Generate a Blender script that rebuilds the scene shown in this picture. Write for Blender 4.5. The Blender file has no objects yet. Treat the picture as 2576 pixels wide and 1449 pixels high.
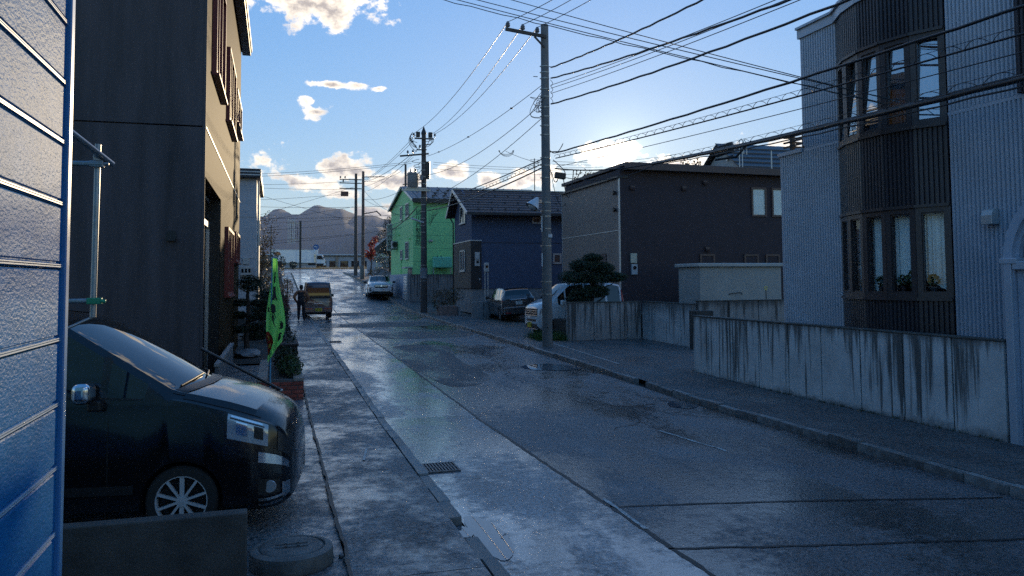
import bpy, bmesh, math, random
from mathutils import Vector, Matrix, noise as mnoise
random.seed(7)
sc = bpy.context.scene
COL = sc.collection
PI = math.pi
R = math.radians

# ------------------------------------------------------------------ camera
cam_d = bpy.data.cameras.new('camera'); cam = bpy.data.objects.new('camera', cam_d); COL.objects.link(cam)
cam_d.sensor_width = 36; cam_d.lens = 2000/2576*36; cam_d.shift_y = -131/2576
cam_d.clip_start = .05; cam_d.clip_end = 30000
_ps, _th, _ro = R(16.55), R(3.2), R(.4)
_fw = Vector((math.sin(_ps)*math.cos(_th), math.cos(_ps)*math.cos(_th), math.sin(_th)))
_r0 = Vector((math.cos(_ps), -math.sin(_ps), 0)); _u0 = _r0.cross(_fw)
_r = math.cos(_ro)*_r0-math.sin(_ro)*_u0; _u = math.sin(_ro)*_r0+math.cos(_ro)*_u0
cam.matrix_world = Matrix(((_r.x, _u.x, -_fw.x, 0), (_r.y, _u.y, -_fw.y, 0), (_r.z, _u.z, -_fw.z, 2.4), (0, 0, 0, 1)))
sc.camera = cam

# ------------------------------------------------------------------ sky, sun, exposure
SUN_AZ, SUN_EL = 24.4, 9.0           # degrees from the street axis (+Y) towards +X
sdir = Vector((math.sin(R(SUN_AZ))*math.cos(R(SUN_EL)), math.cos(R(SUN_AZ))*math.cos(R(SUN_EL)), math.sin(R(SUN_EL))))
world = bpy.data.worlds.new('World'); sc.world = world; world.use_nodes = True
def build_world():
    nt = world.node_tree; N = nt.nodes; L = nt.links; N.clear()
    out = N.new('ShaderNodeOutputWorld'); bg = N.new('ShaderNodeBackground'); L.new(bg.outputs[0], out.inputs[0])
    sky = N.new('ShaderNodeTexSky'); sky.sky_type = 'NISHITA'; sky.sun_disc = False
    sky.sun_elevation = R(SUN_EL); sky.sun_rotation = R(SUN_AZ)
    sky.altitude = 100; sky.air_density = 1.0; sky.dust_density = 0.08; sky.ozone_density = 3.0
    bg.inputs['Strength'].default_value = SKY_STRENGTH
    hsv = N.new('ShaderNodeHueSaturation'); hsv.inputs['Saturation'].default_value = SKY_SAT; hsv.inputs['Hue'].default_value = .52
    gm = N.new('ShaderNodeGamma'); gm.inputs['Gamma'].default_value = .42; L.new(sky.outputs[0], gm.inputs['Color'])     # evens the sky as the photograph's tone does
    gs = N.new('ShaderNodeVectorMath'); gs.operation = 'SCALE'; gs.inputs['Scale'].default_value = 1.17; L.new(gm.outputs[0], gs.inputs[0])
    L.new(gs.outputs[0], hsv.inputs['Color'])
    def m(op, a, b=None, c=None):
        n = N.new('ShaderNodeMath'); n.operation = op
        for i, v in enumerate((a, b, c)):
            if v is None: continue
            if isinstance(v, (int, float)): n.inputs[i].default_value = v
            else: L.new(v, n.inputs[i])
        return n.outputs[0]
    tc = N.new('ShaderNodeTexCoord'); sep = N.new('ShaderNodeSeparateXYZ'); L.new(tc.outputs['Generated'], sep.inputs[0])
    az = m('MULTIPLY', m('ARCTAN2', sep.outputs[0], sep.outputs[1]), 180/PI)
    el = m('MULTIPLY', m('ARCSINE', sep.outputs[2]), 180/PI)
    cmb = N.new('ShaderNodeCombineXYZ'); L.new(az, cmb.inputs[0]); L.new(m('MULTIPLY', el, 1.35), cmb.inputs[1])
    def nz(scale, det, rough, off=0):
        n = N.new('ShaderNodeTexNoise'); n.inputs['Scale'].default_value = scale; n.inputs['Detail'].default_value = det
        n.inputs['Roughness'].default_value = rough
        a = N.new('ShaderNodeVectorMath'); a.operation = 'ADD'; L.new(cmb.outputs[0], a.inputs[0]); a.inputs[1].default_value = (off, off*.7, off*.3)
        L.new(a.outputs[0], n.inputs['Vector']); return n.outputs[0]
    n1 = nz(.6, 8, .6)
    nd = nz(.35, 5, .6, 17.3)
    mask = None
    for (a0, e0, sa, se, g) in CLOUDS:
        u = m('DIVIDE', m('SUBTRACT', az, a0), sa); v = m('DIVIDE', m('SUBTRACT', el, e0), se)
        d = m('SUBTRACT', 1.0, m('SQRT', m('ADD', m('MULTIPLY', u, u), m('MULTIPLY', v, v))))
        d = m('MULTIPLY', d, g)
        mask = d if mask is None else m('MAXIMUM', mask, d)
    mask = m('MAXIMUM', mask, -1.0)
    dens = m('ADD', m('MULTIPLY', mask, .75), m('MULTIPLY', m('SUBTRACT', n1, .5), 2.3))
    ramp = N.new('ShaderNodeMapRange'); ramp.interpolation_type = 'SMOOTHSTEP'
    ramp.inputs['From Min'].default_value = .10; ramp.inputs['From Max'].default_value = .46; L.new(dens, ramp.inputs['Value'])
    # cloud colour: sunlit rims, greyer thick cores
    core = N.new('ShaderNodeMapRange'); core.inputs['From Min'].default_value = .30; core.inputs['From Max'].default_value = .85
    L.new(m('ADD', dens, m('MULTIPLY', m('SUBTRACT', nd, .5), 1.6)), core.inputs['Value'])
    mixc = N.new('ShaderNodeMix'); mixc.data_type = 'RGBA'; L.new(core.outputs[0], mixc.inputs[0])
    mixc.inputs[6].default_value = CLOUD_LIT; mixc.inputs[7].default_value = CLOUD_CORE
    # clouds nearer the sun are brighter (forward scattering)
    dot = N.new('ShaderNodeVectorMath'); dot.operation = 'DOT_PRODUCT'; L.new(tc.outputs['Generated'], dot.inputs[0]); dot.inputs[1].default_value = sdir
    ang = m('MULTIPLY', m('ARCCOSINE', m('MINIMUM', dot.outputs['Value'], 1.0)), 180/PI)
    fwd = m('ADD', m('ADD', 1.0, m('MULTIPLY', 1.8, m('EXPONENT', m('MULTIPLY', ang, -1/4.5)))), m('MULTIPLY', 5.0, m('EXPONENT', m('MULTIPLY', ang, -1/1.7))))
    vm = N.new('ShaderNodeVectorMath'); vm.operation = 'SCALE'; L.new(mixc.outputs[2], vm.inputs[0]); L.new(fwd, vm.inputs['Scale'])
    mix = N.new('ShaderNodeMix'); mix.data_type = 'RGBA'
    L.new(m('MULTIPLY', ramp.outputs[0], .95), mix.inputs[0]); aur = m('MULTIPLY', .8, m('EXPONENT', m('MULTIPLY', ang, -1/2.0)))     # the sun's aureole in the evening air
    ac = N.new('ShaderNodeCombineXYZ')
    for i_, k_ in enumerate((1.25, .95, .55)): L.new(m('ADD', 1.0, m('MULTIPLY', aur, k_)), ac.inputs[i_])
    am = N.new('ShaderNodeVectorMath'); am.operation = 'MULTIPLY'; L.new(hsv.outputs[0], am.inputs[0]); L.new(ac.outputs[0], am.inputs[1]); L.new(am.outputs[0], mix.inputs[6]); L.new(vm.outputs[0], mix.inputs[7])
    L.new(mix.outputs[2], bg.inputs['Color'])
SKY_STRENGTH = .15; SKY_SAT = 2.0
CLOUD_LIT = (4.5, 3.9, 3.1, 1); CLOUD_CORE = (1.5, 1.28, 1.12, 1)
CLOUDS = [(3.0, 19.0, 5.2, 2.0, 1.15), (-3.5, 20.2, 5, 2.2, 1.2), (1.9, 12.5, .8, .5, .9), (2.6, 11.8, 1.3, .7, 1.0), (4.2, 13.7, 2.8, .35, .95), (7.0, 13.6, .8, .25, .9),
          (4.6, 7.9, 3.2, 1.2, 1.15), (2.6, 6.9, 3.0, .8, .95), (8.6, 7.2, 3.6, .9, 1.1), (4.2, 6.3, 2.4, .5, 1.0), (0, 7.2, 1.8, .5, .8), (12.3, 7.8, 2.0, .9, .9), (14.8, 7.4, 1.4, .8, .95),
          (18.0, 7.2, 3.0, 1.0, 1.0), (23.8, 8.9, 2.8, 1.3, 1.5), (28, 7.8, 4, 1.1, .9), (6.8, 4.6, 2.2, .9, 1.3), (9, 5.4, 2.6, .8, 1.0), (-8, 8, 9, 2.0, 1.0), (40, 8, 9, 2, 1.0), (-30, 14, 14, 4, 1.0), (70, 16, 14, 5, 1.0), (20, 42, 16, 6, 1.0), (-50, 48, 16, 6, 1.0), (110, 40, 20, 7, 1.0), (165, 34, 18, 6, 1.0)]
build_world()
sun_d = bpy.data.lights.new('sun', 'SUN'); sun = bpy.data.objects.new('sun', sun_d); COL.objects.link(sun)
sun_d.energy = 2.0; sun_d.angle = R(.5); sun_d.color = (1.0, .77, .47)
sun.rotation_euler = sdir.to_track_quat('Z', 'Y').to_euler(); sun.location = (30, 70, 40)
vs = sc.view_settings; vs.view_transform = 'Standard'; vs.look = 'None'; vs.exposure = 1.5; vs.gamma = 1; vs.use_curve_mapping = False
sc.cycles.max_bounces = 8; sc.cycles.transparent_max_bounces = 12; sc.cycles.use_denoising = False   # the photograph itself is grainy
sc.cycles.caustics_reflective = False; sc.cycles.caustics_refractive = False

# ------------------------------------------------------------------ helpers
OFF = {}
class M:
    def __init__(s): s.v = []; s.f = []
    def add(s, vs, fs):
        b = len(s.v); s.v += [tuple(p) for p in vs]; s.f += [tuple(b+i for i in f) for f in fs]; return s
    def box(s, x0, x1, y0, y1, z0, z1):
        return s.add([(x0,y0,z0),(x1,y0,z0),(x1,y1,z0),(x0,y1,z0),(x0,y0,z1),(x1,y0,z1),(x1,y1,z1),(x0,y1,z1)],
                     [(0,3,2,1),(4,5,6,7),(0,1,5,4),(1,2,6,5),(2,3,7,6),(3,0,4,7)])
    def cbox(s, c, d, rz=0, ry=0, rx=0):
        mt = Matrix.Translation(c) @ Matrix.Rotation(rz,4,'Z') @ Matrix.Rotation(ry,4,'Y') @ Matrix.Rotation(rx,4,'X')
        h = [k/2 for k in d]
        vs = [mt @ Vector((sx*h[0], sy*h[1], sz*h[2])) for sz in (-1,1) for sx, sy in ((-1,-1),(1,-1),(1,1),(-1,1))]
        return s.add(vs, [(0,3,2,1),(4,5,6,7),(0,1,5,4),(1,2,6,5),(2,3,7,6),(3,0,4,7)])
    def tube(s, pts, r, n=8, cap=True):
        pts = [Vector(p) for p in pts]; k = len(pts); b = len(s.v)
        rr = r if isinstance(r, (list, tuple)) else [r]*k
        up = None
        for i, p in enumerate(pts):
            t = (pts[min(i+1,k-1)]-pts[max(i-1,0)])
            if t.length < 1e-9: t = Vector((0,0,1))
            t.normalize()
            if up is None: up = t.orthogonal().normalized()
            else:
                up = up - t*up.dot(t)
                up = up.normalized() if up.length > 1e-6 else t.orthogonal().normalized()
            q = t.cross(up)
            for j in range(n):
                a = 2*PI*j/n; s.v.append(tuple(p + (up*math.cos(a)+q*math.sin(a))*rr[i]))
        for i in range(k-1):
            for j in range(n):
                a = b+i*n+j; c = b+i*n+(j+1)%n; s.f.append((a, c, c+n, a+n))
        if cap:
            s.f.append(tuple(b+j for j in reversed(range(n)))); s.f.append(tuple(b+(k-1)*n+j for j in range(n)))
        return s
    def lathe(s, prof, c=(0,0,0), n=20, axis='Z', cap=True):
        b = len(s.v)
        for (r, z) in prof:
            for j in range(n):
                a = 2*PI*j/n; x, y = r*math.cos(a), r*math.sin(a)
                p = (x, y, z) if axis == 'Z' else ((z, x, y) if axis == 'X' else (x, z, y))
                s.v.append((c[0]+p[0], c[1]+p[1], c[2]+p[2]))
        k = len(prof)
        for i in range(k-1):
            for j in range(n):
                a = b+i*n+j; d = b+i*n+(j+1)%n
                s.f.append((a, d, d+n, a+n))
        if cap: s.f.append(tuple(b+j for j in reversed(range(n)))); s.f.append(tuple(b+(k-1)*n+j for j in range(n)))
        return s
    def prism(s, poly, a, b, ax='Y'):
        n = len(poly)
        def P(u, w, t): return {'Y': (u, t, w), 'X': (t, u, w), 'Z': (u, w, t)}[ax]
        vs = [P(u, w, a) for u, w in poly]+[P(u, w, b) for u, w in poly]
        fs = [tuple(range(n)), tuple(range(2*n-1, n-1, -1))]+[(i, i+n, (i+1) % n+n, (i+1) % n) for i in range(n)]
        return s.add(vs, fs)
    def bar(s, p, q, w, h=None):
        p, q = Vector(p), Vector(q); d = q-p; h = h or w
        t = d.normalized(); up = Vector((0,0,1)) if abs(t.z) < .95 else Vector((0,1,0))
        a = t.cross(up).normalized()*w/2; c = a.cross(t).normalized()*h/2
        return s.add([p-a-c, p+a-c, p+a+c, p-a+c, q-a-c, q+a-c, q+a+c, q-a+c], [(0,1,2,3),(7,6,5,4),(0,4,5,1),(1,5,6,2),(2,6,7,3),(3,7,4,0)])
    def quad(s, a, b, c, d): return s.add([a, b, c, d], [(0,1,2,3)])

def _mesh(m, name, mt, off, smooth=None):
    me = bpy.data.meshes.new(name)
    me.from_pydata([(p[0]-off[0], p[1]-off[1], p[2]-off[2]) for p in m.v], [], m.f)
    if isinstance(mt, (list, tuple)):
        for x in mt: me.materials.append(x)
    elif mt: me.materials.append(mt)
    bm = bmesh.new(); bm.from_mesh(me); bmesh.ops.recalc_face_normals(bm, faces=bm.faces); bm.to_mesh(me); bm.free()
    if smooth:
        me.polygons.foreach_set('use_smooth', [True]*len(me.polygons)); me.set_sharp_from_angle(angle=R(smooth))
    return me
def bevel(o, w, seg=2, ang=30):
    b = o.modifiers.new('bevel', 'BEVEL'); b.width = w; b.segments = seg; b.limit_method = 'ANGLE'; b.angle_limit = R(ang); return o
def link(name, me, parent=None, loc=(0,0,0)):
    o = bpy.data.objects.new(name, me); COL.objects.link(o); o.location = loc
    if parent is not None: o.parent = parent; OFF[o] = OFF.get(parent, Vector((0,0,0)))
    return o
def part(parent, name, m, mt, smooth=None, bev=0, label=None, seg=2):
    o = link(name, _mesh(m, name, mt, OFF.get(parent, Vector((0,0,0))), smooth), parent)
    if bev: bevel(o, bev, seg)
    if label: o['label'] = label
    return o
def tag(o, label, cat, group=None, kind=None):
    if label: o['label'] = label
    if cat: o['category'] = cat
    if group: o['group'] = group
    if kind: o['kind'] = kind
    return o
def thing(name, label, cat, loc=(0,0,0), rz=0, group=None, world=True):
    """Empty at the base of a thing. world=True: its parts are written in world coordinates."""
    o = bpy.data.objects.new(name, None); o.empty_display_size = .3; COL.objects.link(o)
    o.location = loc; o.rotation_euler = (0,0,rz)
    OFF[o] = Vector(loc) if world else Vector((0,0,0))
    return tag(o, label, cat, group)
def single(name, m, mt, label, cat, loc, group=None, smooth=None, bev=0, kind=None):
    o = link(name, _mesh(m, name, mt, Vector(loc), smooth), None, loc)
    if bev: bevel(o, bev)
    return tag(o, label, cat, group, kind)
def struct(name, m, mt, parent=None, smooth=None, bev=0):
    o = link(name, _mesh(m, name, mt, Vector((0,0,0)), smooth), parent)
    if bev: bevel(o, bev)
    if parent is None: o['kind'] = 'structure'
    return o
def copy_tree(o, parent=None):
    c = o.copy(); COL.objects.link(c)
    if parent is not None: c.parent = parent
    OFF[c] = OFF.get(o, Vector((0,0,0)))
    for ch in list(o.children): copy_tree(ch, c)
    return c
def text_mesh(s, size, mt, thick=.004, name='lettering'):
    cu = bpy.data.curves.new(name, 'FONT'); cu.body = s; cu.size = size; cu.extrude = thick; cu.align_x = 'CENTER'; cu.align_y = 'CENTER'; cu.resolution_u = 3
    o = bpy.data.objects.new(name, cu); COL.objects.link(o)
    bpy.context.view_layer.update()
    me = bpy.data.meshes.new_from_object(o.evaluated_get(bpy.context.evaluated_depsgraph_get()))
    bpy.data.objects.remove(o); bpy.data.curves.remove(cu)
    me.name = name; me.materials.clear(); me.materials.append(mt); return me
def lettering(parent, s, size, mt, pos, rot, thick=.004, name='lettering'):
    """flat letters; rot = euler; pos in the parent's coordinates (world if the parent has an offset)"""
    o = link(name, text_mesh(s, size, mt, thick, name), parent, Vector(pos)-OFF.get(parent, Vector((0,0,0)))); o.rotation_euler = rot; return o

GY = [-60,14,19,27,39,46,51,56,70,88,110,135,160,30000]
GZ = [0,0,.10,.22,.38,.52,.72,1.05,1.9,2.95,3.95,4.6,4.7,4.7]
def g(y):
    for i in range(len(GY)-1):
        if y <= GY[i+1]:
            t = max(0, (y-GY[i])/(GY[i+1]-GY[i])); return GZ[i]+t*(GZ[i+1]-GZ[i])
    return GZ[-1]
# ------------------------------------------------------------------ materials
MATS = {}
def mat(name, col, rough=.6, metal=0., spec=.5, var=.15, scale=2.5, bump=.0, bscale=50, rnd=0, coat=0, rvar=0, stretch=(1,1,1)):
    if name in MATS: return MATS[name]
    mt = bpy.data.materials.new(name); mt.use_nodes = True; nt = mt.node_tree; N = nt.nodes; L = nt.links
    b = N['Principled BSDF']; b.inputs['Roughness'].default_value = rough; b.inputs['Metallic'].default_value = metal
    b.inputs['Specular IOR Level'].default_value = spec
    if coat: b.inputs['Coat Weight'].default_value = coat; b.inputs['Coat Roughness'].default_value = .04
    tc = N.new('ShaderNodeTexCoord'); mp = N.new('ShaderNodeMapping'); mp.inputs['Scale'].default_value = stretch
    L.new(tc.outputs['Object'], mp.inputs[0])
    n = N.new('ShaderNodeTexNoise'); n.inputs['Scale'].default_value = scale; n.inputs['Detail'].default_value = 6; n.inputs['Roughness'].default_value = .62
    L.new(mp.outputs[0], n.inputs['Vector'])
    mr = N.new('ShaderNodeMapRange'); mr.inputs['From Min'].default_value = .3; mr.inputs['From Max'].default_value = .7
    mr.inputs['To Min'].default_value = 1-var; mr.inputs['To Max'].default_value = 1+var; L.new(n.outputs[0], mr.inputs[0])
    f = mr.outputs[0]
    if rnd:
        oi = N.new('ShaderNodeObjectInfo'); r2 = N.new('ShaderNodeMapRange'); r2.inputs['To Min'].default_value = 1-rnd; r2.inputs['To Max'].default_value = 1+rnd
        L.new(oi.outputs['Random'], r2.inputs[0]); mm = N.new('ShaderNodeMath'); mm.operation = 'MULTIPLY'; L.new(f, mm.inputs[0]); L.new(r2.outputs[0], mm.inputs[1]); f = mm.outputs[0]
    vm = N.new('ShaderNodeVectorMath'); vm.operation = 'SCALE'; vm.inputs[0].default_value = col[:3]; L.new(f, vm.inputs['Scale'])
    L.new(vm.outputs[0], b.inputs['Base Color'])
    if rvar:
        m3 = N.new('ShaderNodeMapRange'); m3.inputs['From Min'].default_value = .3; m3.inputs['From Max'].default_value = .7
        m3.inputs['To Min'].default_value = max(.02, rough-rvar); m3.inputs['To Max'].default_value = min(1, rough+rvar); L.new(n.outputs[0], m3.inputs[0]); L.new(m3.outputs[0], b.inputs['Roughness'])
    if bump:
        n2 = N.new('ShaderNodeTexNoise'); n2.inputs['Scale'].default_value = bscale; n2.inputs['Detail'].default_value = 4; L.new(mp.outputs[0], n2.inputs['Vector'])
        bp = N.new('ShaderNodeBump'); bp.inputs['Strength'].default_value = bump; bp.inputs['Distance'].default_value = .01
        L.new(n2.outputs[0], bp.inputs['Height']); L.new(bp.outputs[0], b.inputs['Normal'])
    MATS[name] = mt; return mt
def wet(name, dark, light, r_wet, r_dry, thr=.5, soft=.12, scale=.6, stretch=(1,.35,1), bump=.25, bscale=90, spec=.8, film=.6, film_r=.2, coatb=.3):
    """wet asphalt or concrete: large wet areas turn smooth and a little darker, the grain stays rough"""
    mt = bpy.data.materials.new(name); mt.use_nodes = True; nt = mt.node_tree; N = nt.nodes; L = nt.links
    b = N['Principled BSDF']; b.inputs['Specular IOR Level'].default_value = spec
    tc = N.new('ShaderNodeTexCoord'); mp = N.new('ShaderNodeMapping'); mp.inputs['Scale'].default_value = stretch; L.new(tc.outputs['Object'], mp.inputs[0])
    n = N.new('ShaderNodeTexNoise'); n.inputs['Scale'].default_value = scale; n.inputs['Detail'].default_value = 7; n.inputs['Roughness'].default_value = .6; n.inputs['Distortion'].default_value = .4; L.new(mp.outputs[0], n.inputs['Vector'])
    fine = N.new('ShaderNodeTexNoise'); fine.inputs['Scale'].default_value = bscale; fine.inputs['Detail'].default_value = 3; L.new(tc.outputs['Object'], fine.inputs['Vector'])
    mid = N.new('ShaderNodeTexNoise'); mid.inputs['Scale'].default_value = 7; mid.inputs['Detail'].default_value = 8; mid.inputs['Roughness'].default_value = .7; L.new(tc.outputs['Object'], mid.inputs['Vector'])
    grain = N.new('ShaderNodeTexNoise'); grain.inputs['Scale'].default_value = 24; grain.inputs['Detail'].default_value = 2; L.new(tc.outputs['Object'], grain.inputs['Vector'])
    broad = N.new('ShaderNodeTexNoise'); broad.inputs['Scale'].default_value = 1.3; broad.inputs['Detail'].default_value = 5; broad.inputs['Distortion'].default_value = .6; L.new(mp.outputs[0], broad.inputs['Vector'])
    def m(op, a, c):
        k = N.new('ShaderNodeMath'); k.operation = op
        for i, v in enumerate((a, c)):
            if isinstance(v, (int, float)): k.inputs[i].default_value = v
            else: L.new(v, k.inputs[i])
        return k.outputs[0]
    w0 = m('ADD', n.outputs[0], m('MULTIPLY', m('SUBTRACT', mid.outputs[0], .5), .6))
    mr = N.new('ShaderNodeMapRange'); mr.interpolation_type = 'SMOOTHSTEP'; mr.inputs['From Min'].default_value = thr-soft; mr.inputs['From Max'].default_value = thr+soft; L.new(w0, mr.inputs[0])
    wetv = mr.outputs[0]
    rr = N.new('ShaderNodeMapRange'); rr.inputs['To Min'].default_value = r_dry; rr.inputs['To Max'].default_value = r_wet; L.new(wetv, rr.inputs[0])
    rough = m('ADD', rr.outputs[0], m('MULTIPLY', m('SUBTRACT', fine.outputs[0], .5), .5)); L.new(m('MAXIMUM', rough, .03), b.inputs['Roughness'])
    mx = N.new('ShaderNodeMix'); mx.data_type = 'RGBA'; mx.inputs[6].default_value = (*light, 1); mx.inputs[7].default_value = (*dark, 1); L.new(wetv, mx.inputs[0])
    sc2 = N.new('ShaderNodeVectorMath'); sc2.operation = 'SCALE'; L.new(mx.outputs[2], sc2.inputs[0]); L.new(m('MAXIMUM', m('ADD', m('ADD', .5, m('MULTIPLY', mid.outputs[0], 1.0)), m('ADD', m('MULTIPLY', m('SUBTRACT', grain.outputs[0], .5), 3.4), m('MULTIPLY', m('SUBTRACT', broad.outputs[0], .5), 2.0))), .12), sc2.inputs['Scale'])
    L.new(sc2.outputs[0], b.inputs['Base Color'])
    L.new(m('MULTIPLY', wetv, film), b.inputs['Coat Weight']); b.inputs['Coat Roughness'].default_value = film_r     # the water film
    bc = N.new('ShaderNodeBump'); bc.inputs['Distance'].default_value = .006; bc.inputs['Strength'].default_value = coatb; L.new(m('ADD', grain.outputs[0], m('MULTIPLY', mid.outputs[0], 1.2)), bc.inputs['Height']); L.new(bc.outputs[0], b.inputs['Coat Normal'])
    bp = N.new('ShaderNodeBump'); bp.inputs['Distance'].default_value = .008
    L.new(m('MULTIPLY', m('SUBTRACT', 1.4, wetv), bump), bp.inputs['Strength'])
    L.new(m('ADD', m('ADD', fine.outputs[0], m('MULTIPLY', grain.outputs[0], 1.6)), m('MULTIPLY', mid.outputs[0], .8)), bp.inputs['Height']); L.new(bp.outputs[0], b.inputs['Normal'])
    MATS[name] = mt; return mt
def stained(name, col, ztop, h, stain=(.035,.035,.032), dens=.5, top_band=.12):
    """board-marked concrete with run-off streaks starting at the coping (weathering has its own shape)"""
    mt = bpy.data.materials.new(name); mt.use_nodes = True; nt = mt.node_tree; N = nt.nodes; L = nt.links
    b = N['Principled BSDF']; b.inputs['Roughness'].default_value = .75
    geo = N.new('ShaderNodeNewGeometry'); sep = N.new('ShaderNodeSeparateXYZ'); L.new(geo.outputs['Position'], sep.inputs[0])
    def m(op, a, c):
        k = N.new('ShaderNodeMath'); k.operation = op
        for i, v in enumerate((a, c)):
            if isinstance(v, (int, float)): k.inputs[i].default_value = v
            else: L.new(v, k.inputs[i])
        return k.outputs[0]
    def nz(sx, sz, sc_, det=5, ro=.6):
        c = N.new('ShaderNodeCombineXYZ'); L.new(m('MULTIPLY', sep.outputs[0], sx), c.inputs[0]); L.new(m('MULTIPLY', sep.outputs[1], sx), c.inputs[1]); L.new(m('MULTIPLY', sep.outputs[2], sz), c.inputs[2])
        n = N.new('ShaderNodeTexNoise'); n.inputs['Scale'].default_value = sc_; n.inputs['Detail'].default_value = det; n.inputs['Roughness'].default_value = ro; L.new(c.outputs[0], n.inputs['Vector']); return n.outputs[0]
    down = m('DIVIDE', m('SUBTRACT', ztop, sep.outputs[2]), h)       # 0 at the coping, 1 at the ground
    streak = nz(1, .05, 9.0, 4, .55); length = nz(1, 0.0, 1.1, 2)
    s = m('ADD', streak, m('MULTIPLY', m('SUBTRACT', length, .5), .4))
    thr = m('ADD', 1-dens, m('MULTIPLY', down, .10))
    mr = N.new('ShaderNodeMapRange'); mr.interpolation_type = 'SMOOTHSTEP'; mr.inputs['From Min'].default_value = 0; mr.inputs['From Max'].default_value = .16; L.new(m('SUBTRACT', s, thr), mr.inputs[0])
    band = N.new('ShaderNodeMapRange'); band.interpolation_type = 'SMOOTHSTEP'; band.inputs['From Min'].default_value = top_band+.06; band.inputs['From Max'].default_value = 0; L.new(m('ADD', down, m('MULTIPLY', m('SUBTRACT', streak, .5), -.5)), band.inputs[0])
    foot = N.new('ShaderNodeMapRange'); foot.interpolation_type = 'SMOOTHSTEP'; foot.inputs['From Min'].default_value = .90; foot.inputs['From Max'].default_value = 1.02; L.new(m('ADD', down, m('MULTIPLY', m('SUBTRACT', nz(1,1,3.0), .5), .3)), foot.inputs[0])
    allst = m('MAXIMUM', m('MAXIMUM', m('MULTIPLY', mr.outputs[0], .88), m('MULTIPLY', band.outputs[0], .8)), m('MULTIPLY', foot.outputs[0], .6))
    blot = nz(1, 1, 1.6, 8, .68)
    base = N.new('ShaderNodeVectorMath'); base.operation = 'SCALE'; base.inputs[0].default_value = col; L.new(m('ADD', .45, m('MULTIPLY', blot, 1.1)), base.inputs['Scale'])
    mx = N.new('ShaderNodeMix'); mx.data_type = 'RGBA'; L.new(allst, mx.inputs[0]); L.new(base.outputs[0], mx.inputs[6]); mx.inputs[7].default_value = (*stain, 1)
    L.new(mx.outputs[2], b.inputs['Base Color'])
    bp = N.new('ShaderNodeBump'); bp.inputs['Strength'].default_value = .25; bp.inputs['Distance'].default_value = .01; L.new(nz(1,1,30.0), bp.inputs['Height']); L.new(bp.outputs[0], b.inputs['Normal'])
    MATS[name] = mt; return mt
def glass(name, tint=(.75,.8,.82), ior=1.9, rough=.0):
    mt = bpy.data.materials.new(name); mt.use_nodes = True; nt = mt.node_tree; N = nt.nodes; L = nt.links; N.clear()
    out = N.new('ShaderNodeOutputMaterial'); mix = N.new('ShaderNodeMixShader'); fr = N.new('ShaderNodeFresnel'); fr.inputs[0].default_value = ior
    geo = N.new('ShaderNodeNewGeometry')
    tr = N.new('ShaderNodeBsdfTransparent'); tr.inputs[0].default_value = (*tint, 1); gl = N.new('ShaderNodeBsdfGlossy'); gl.inputs['Roughness'].default_value = rough
    bf = N.new('ShaderNodeMapRange'); bf.inputs['To Min'].default_value = ior; bf.inputs['To Max'].default_value = 1/ior; L.new(geo.outputs['Backfacing'], bf.inputs[0]); L.new(bf.outputs[0], fr.inputs[0])
    # faint waviness of real float glass
    n = N.new('ShaderNodeTexNoise'); n.inputs['Scale'].default_value = 2.0; tc = N.new('ShaderNodeTexCoord'); L.new(tc.outputs['Object'], n.inputs['Vector'])
    bp = N.new('ShaderNodeBump'); bp.inputs['Strength'].default_value = .05; bp.inputs['Distance'].default_value = .02; L.new(n.outputs[0], bp.inputs['Height']); L.new(bp.outputs[0], gl.inputs['Normal'])
    L.new(fr.outputs[0], mix.inputs[0]); L.new(tr.outputs[0], mix.inputs[1]); L.new(gl.outputs[0], mix.inputs[2]); L.new(mix.outputs[0], out.inputs[0])
    MATS[name] = mt; return mt
# ================================================================== THE SETTING
m_ground = wet('bare_ground', (.03,.028,.026), (.07,.065,.055), .35, .8, thr=.6, scale=.8, stretch=(1,1,1), bump=.5, bscale=40)
m_asph = wet('wet_asphalt', (.024,.0245,.027), (.085,.086,.092), .14, .50, thr=.50, soft=.10, scale=.6, stretch=(1,.5,1), bump=.75, bscale=70)
m_gut = wet('wet_gutter_concrete', (.10,.101,.107), (.18,.18,.184), .13, .40, thr=.485, soft=.10, scale=.9, stretch=(1,.45,1), bump=.4, bscale=70, spec=1.0, film=1.0, film_r=.17, coatb=.16)
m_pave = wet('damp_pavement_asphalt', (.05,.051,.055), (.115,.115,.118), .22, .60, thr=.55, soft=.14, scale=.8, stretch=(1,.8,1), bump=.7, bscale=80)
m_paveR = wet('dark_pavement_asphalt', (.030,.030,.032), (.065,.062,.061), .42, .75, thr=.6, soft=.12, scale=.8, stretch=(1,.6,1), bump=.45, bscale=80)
m_patch = wet('repair_asphalt', (.012,.012,.013), (.028,.028,.03), .30, .65, thr=.58, soft=.12, scale=.9, bump=.45, bscale=100)
m_kerb = mat('kerb_concrete', (.16,.155,.15), rough=.5, var=.45, scale=5, bump=.5, bscale=45, rnd=.3, rvar=.2)
m_water = mat('puddle_water', (.09,.10,.115), rough=.015, spec=1.0, var=.1)
m_seam = mat('tar_seam', (.008,.008,.008), rough=.55, var=.3)
m_white = mat('worn_white_paint', (.35,.35,.34), rough=.5, var=.6, scale=14)
m_grass = mat('verge_grass', (.09,.085,.03), rough=.8, var=.5, scale=3, bump=.6, bscale=20)
m_soil = mat('garden_soil', (.03,.025,.02), rough=.85, var=.4, scale=5, bump=.7, bscale=18)

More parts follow.
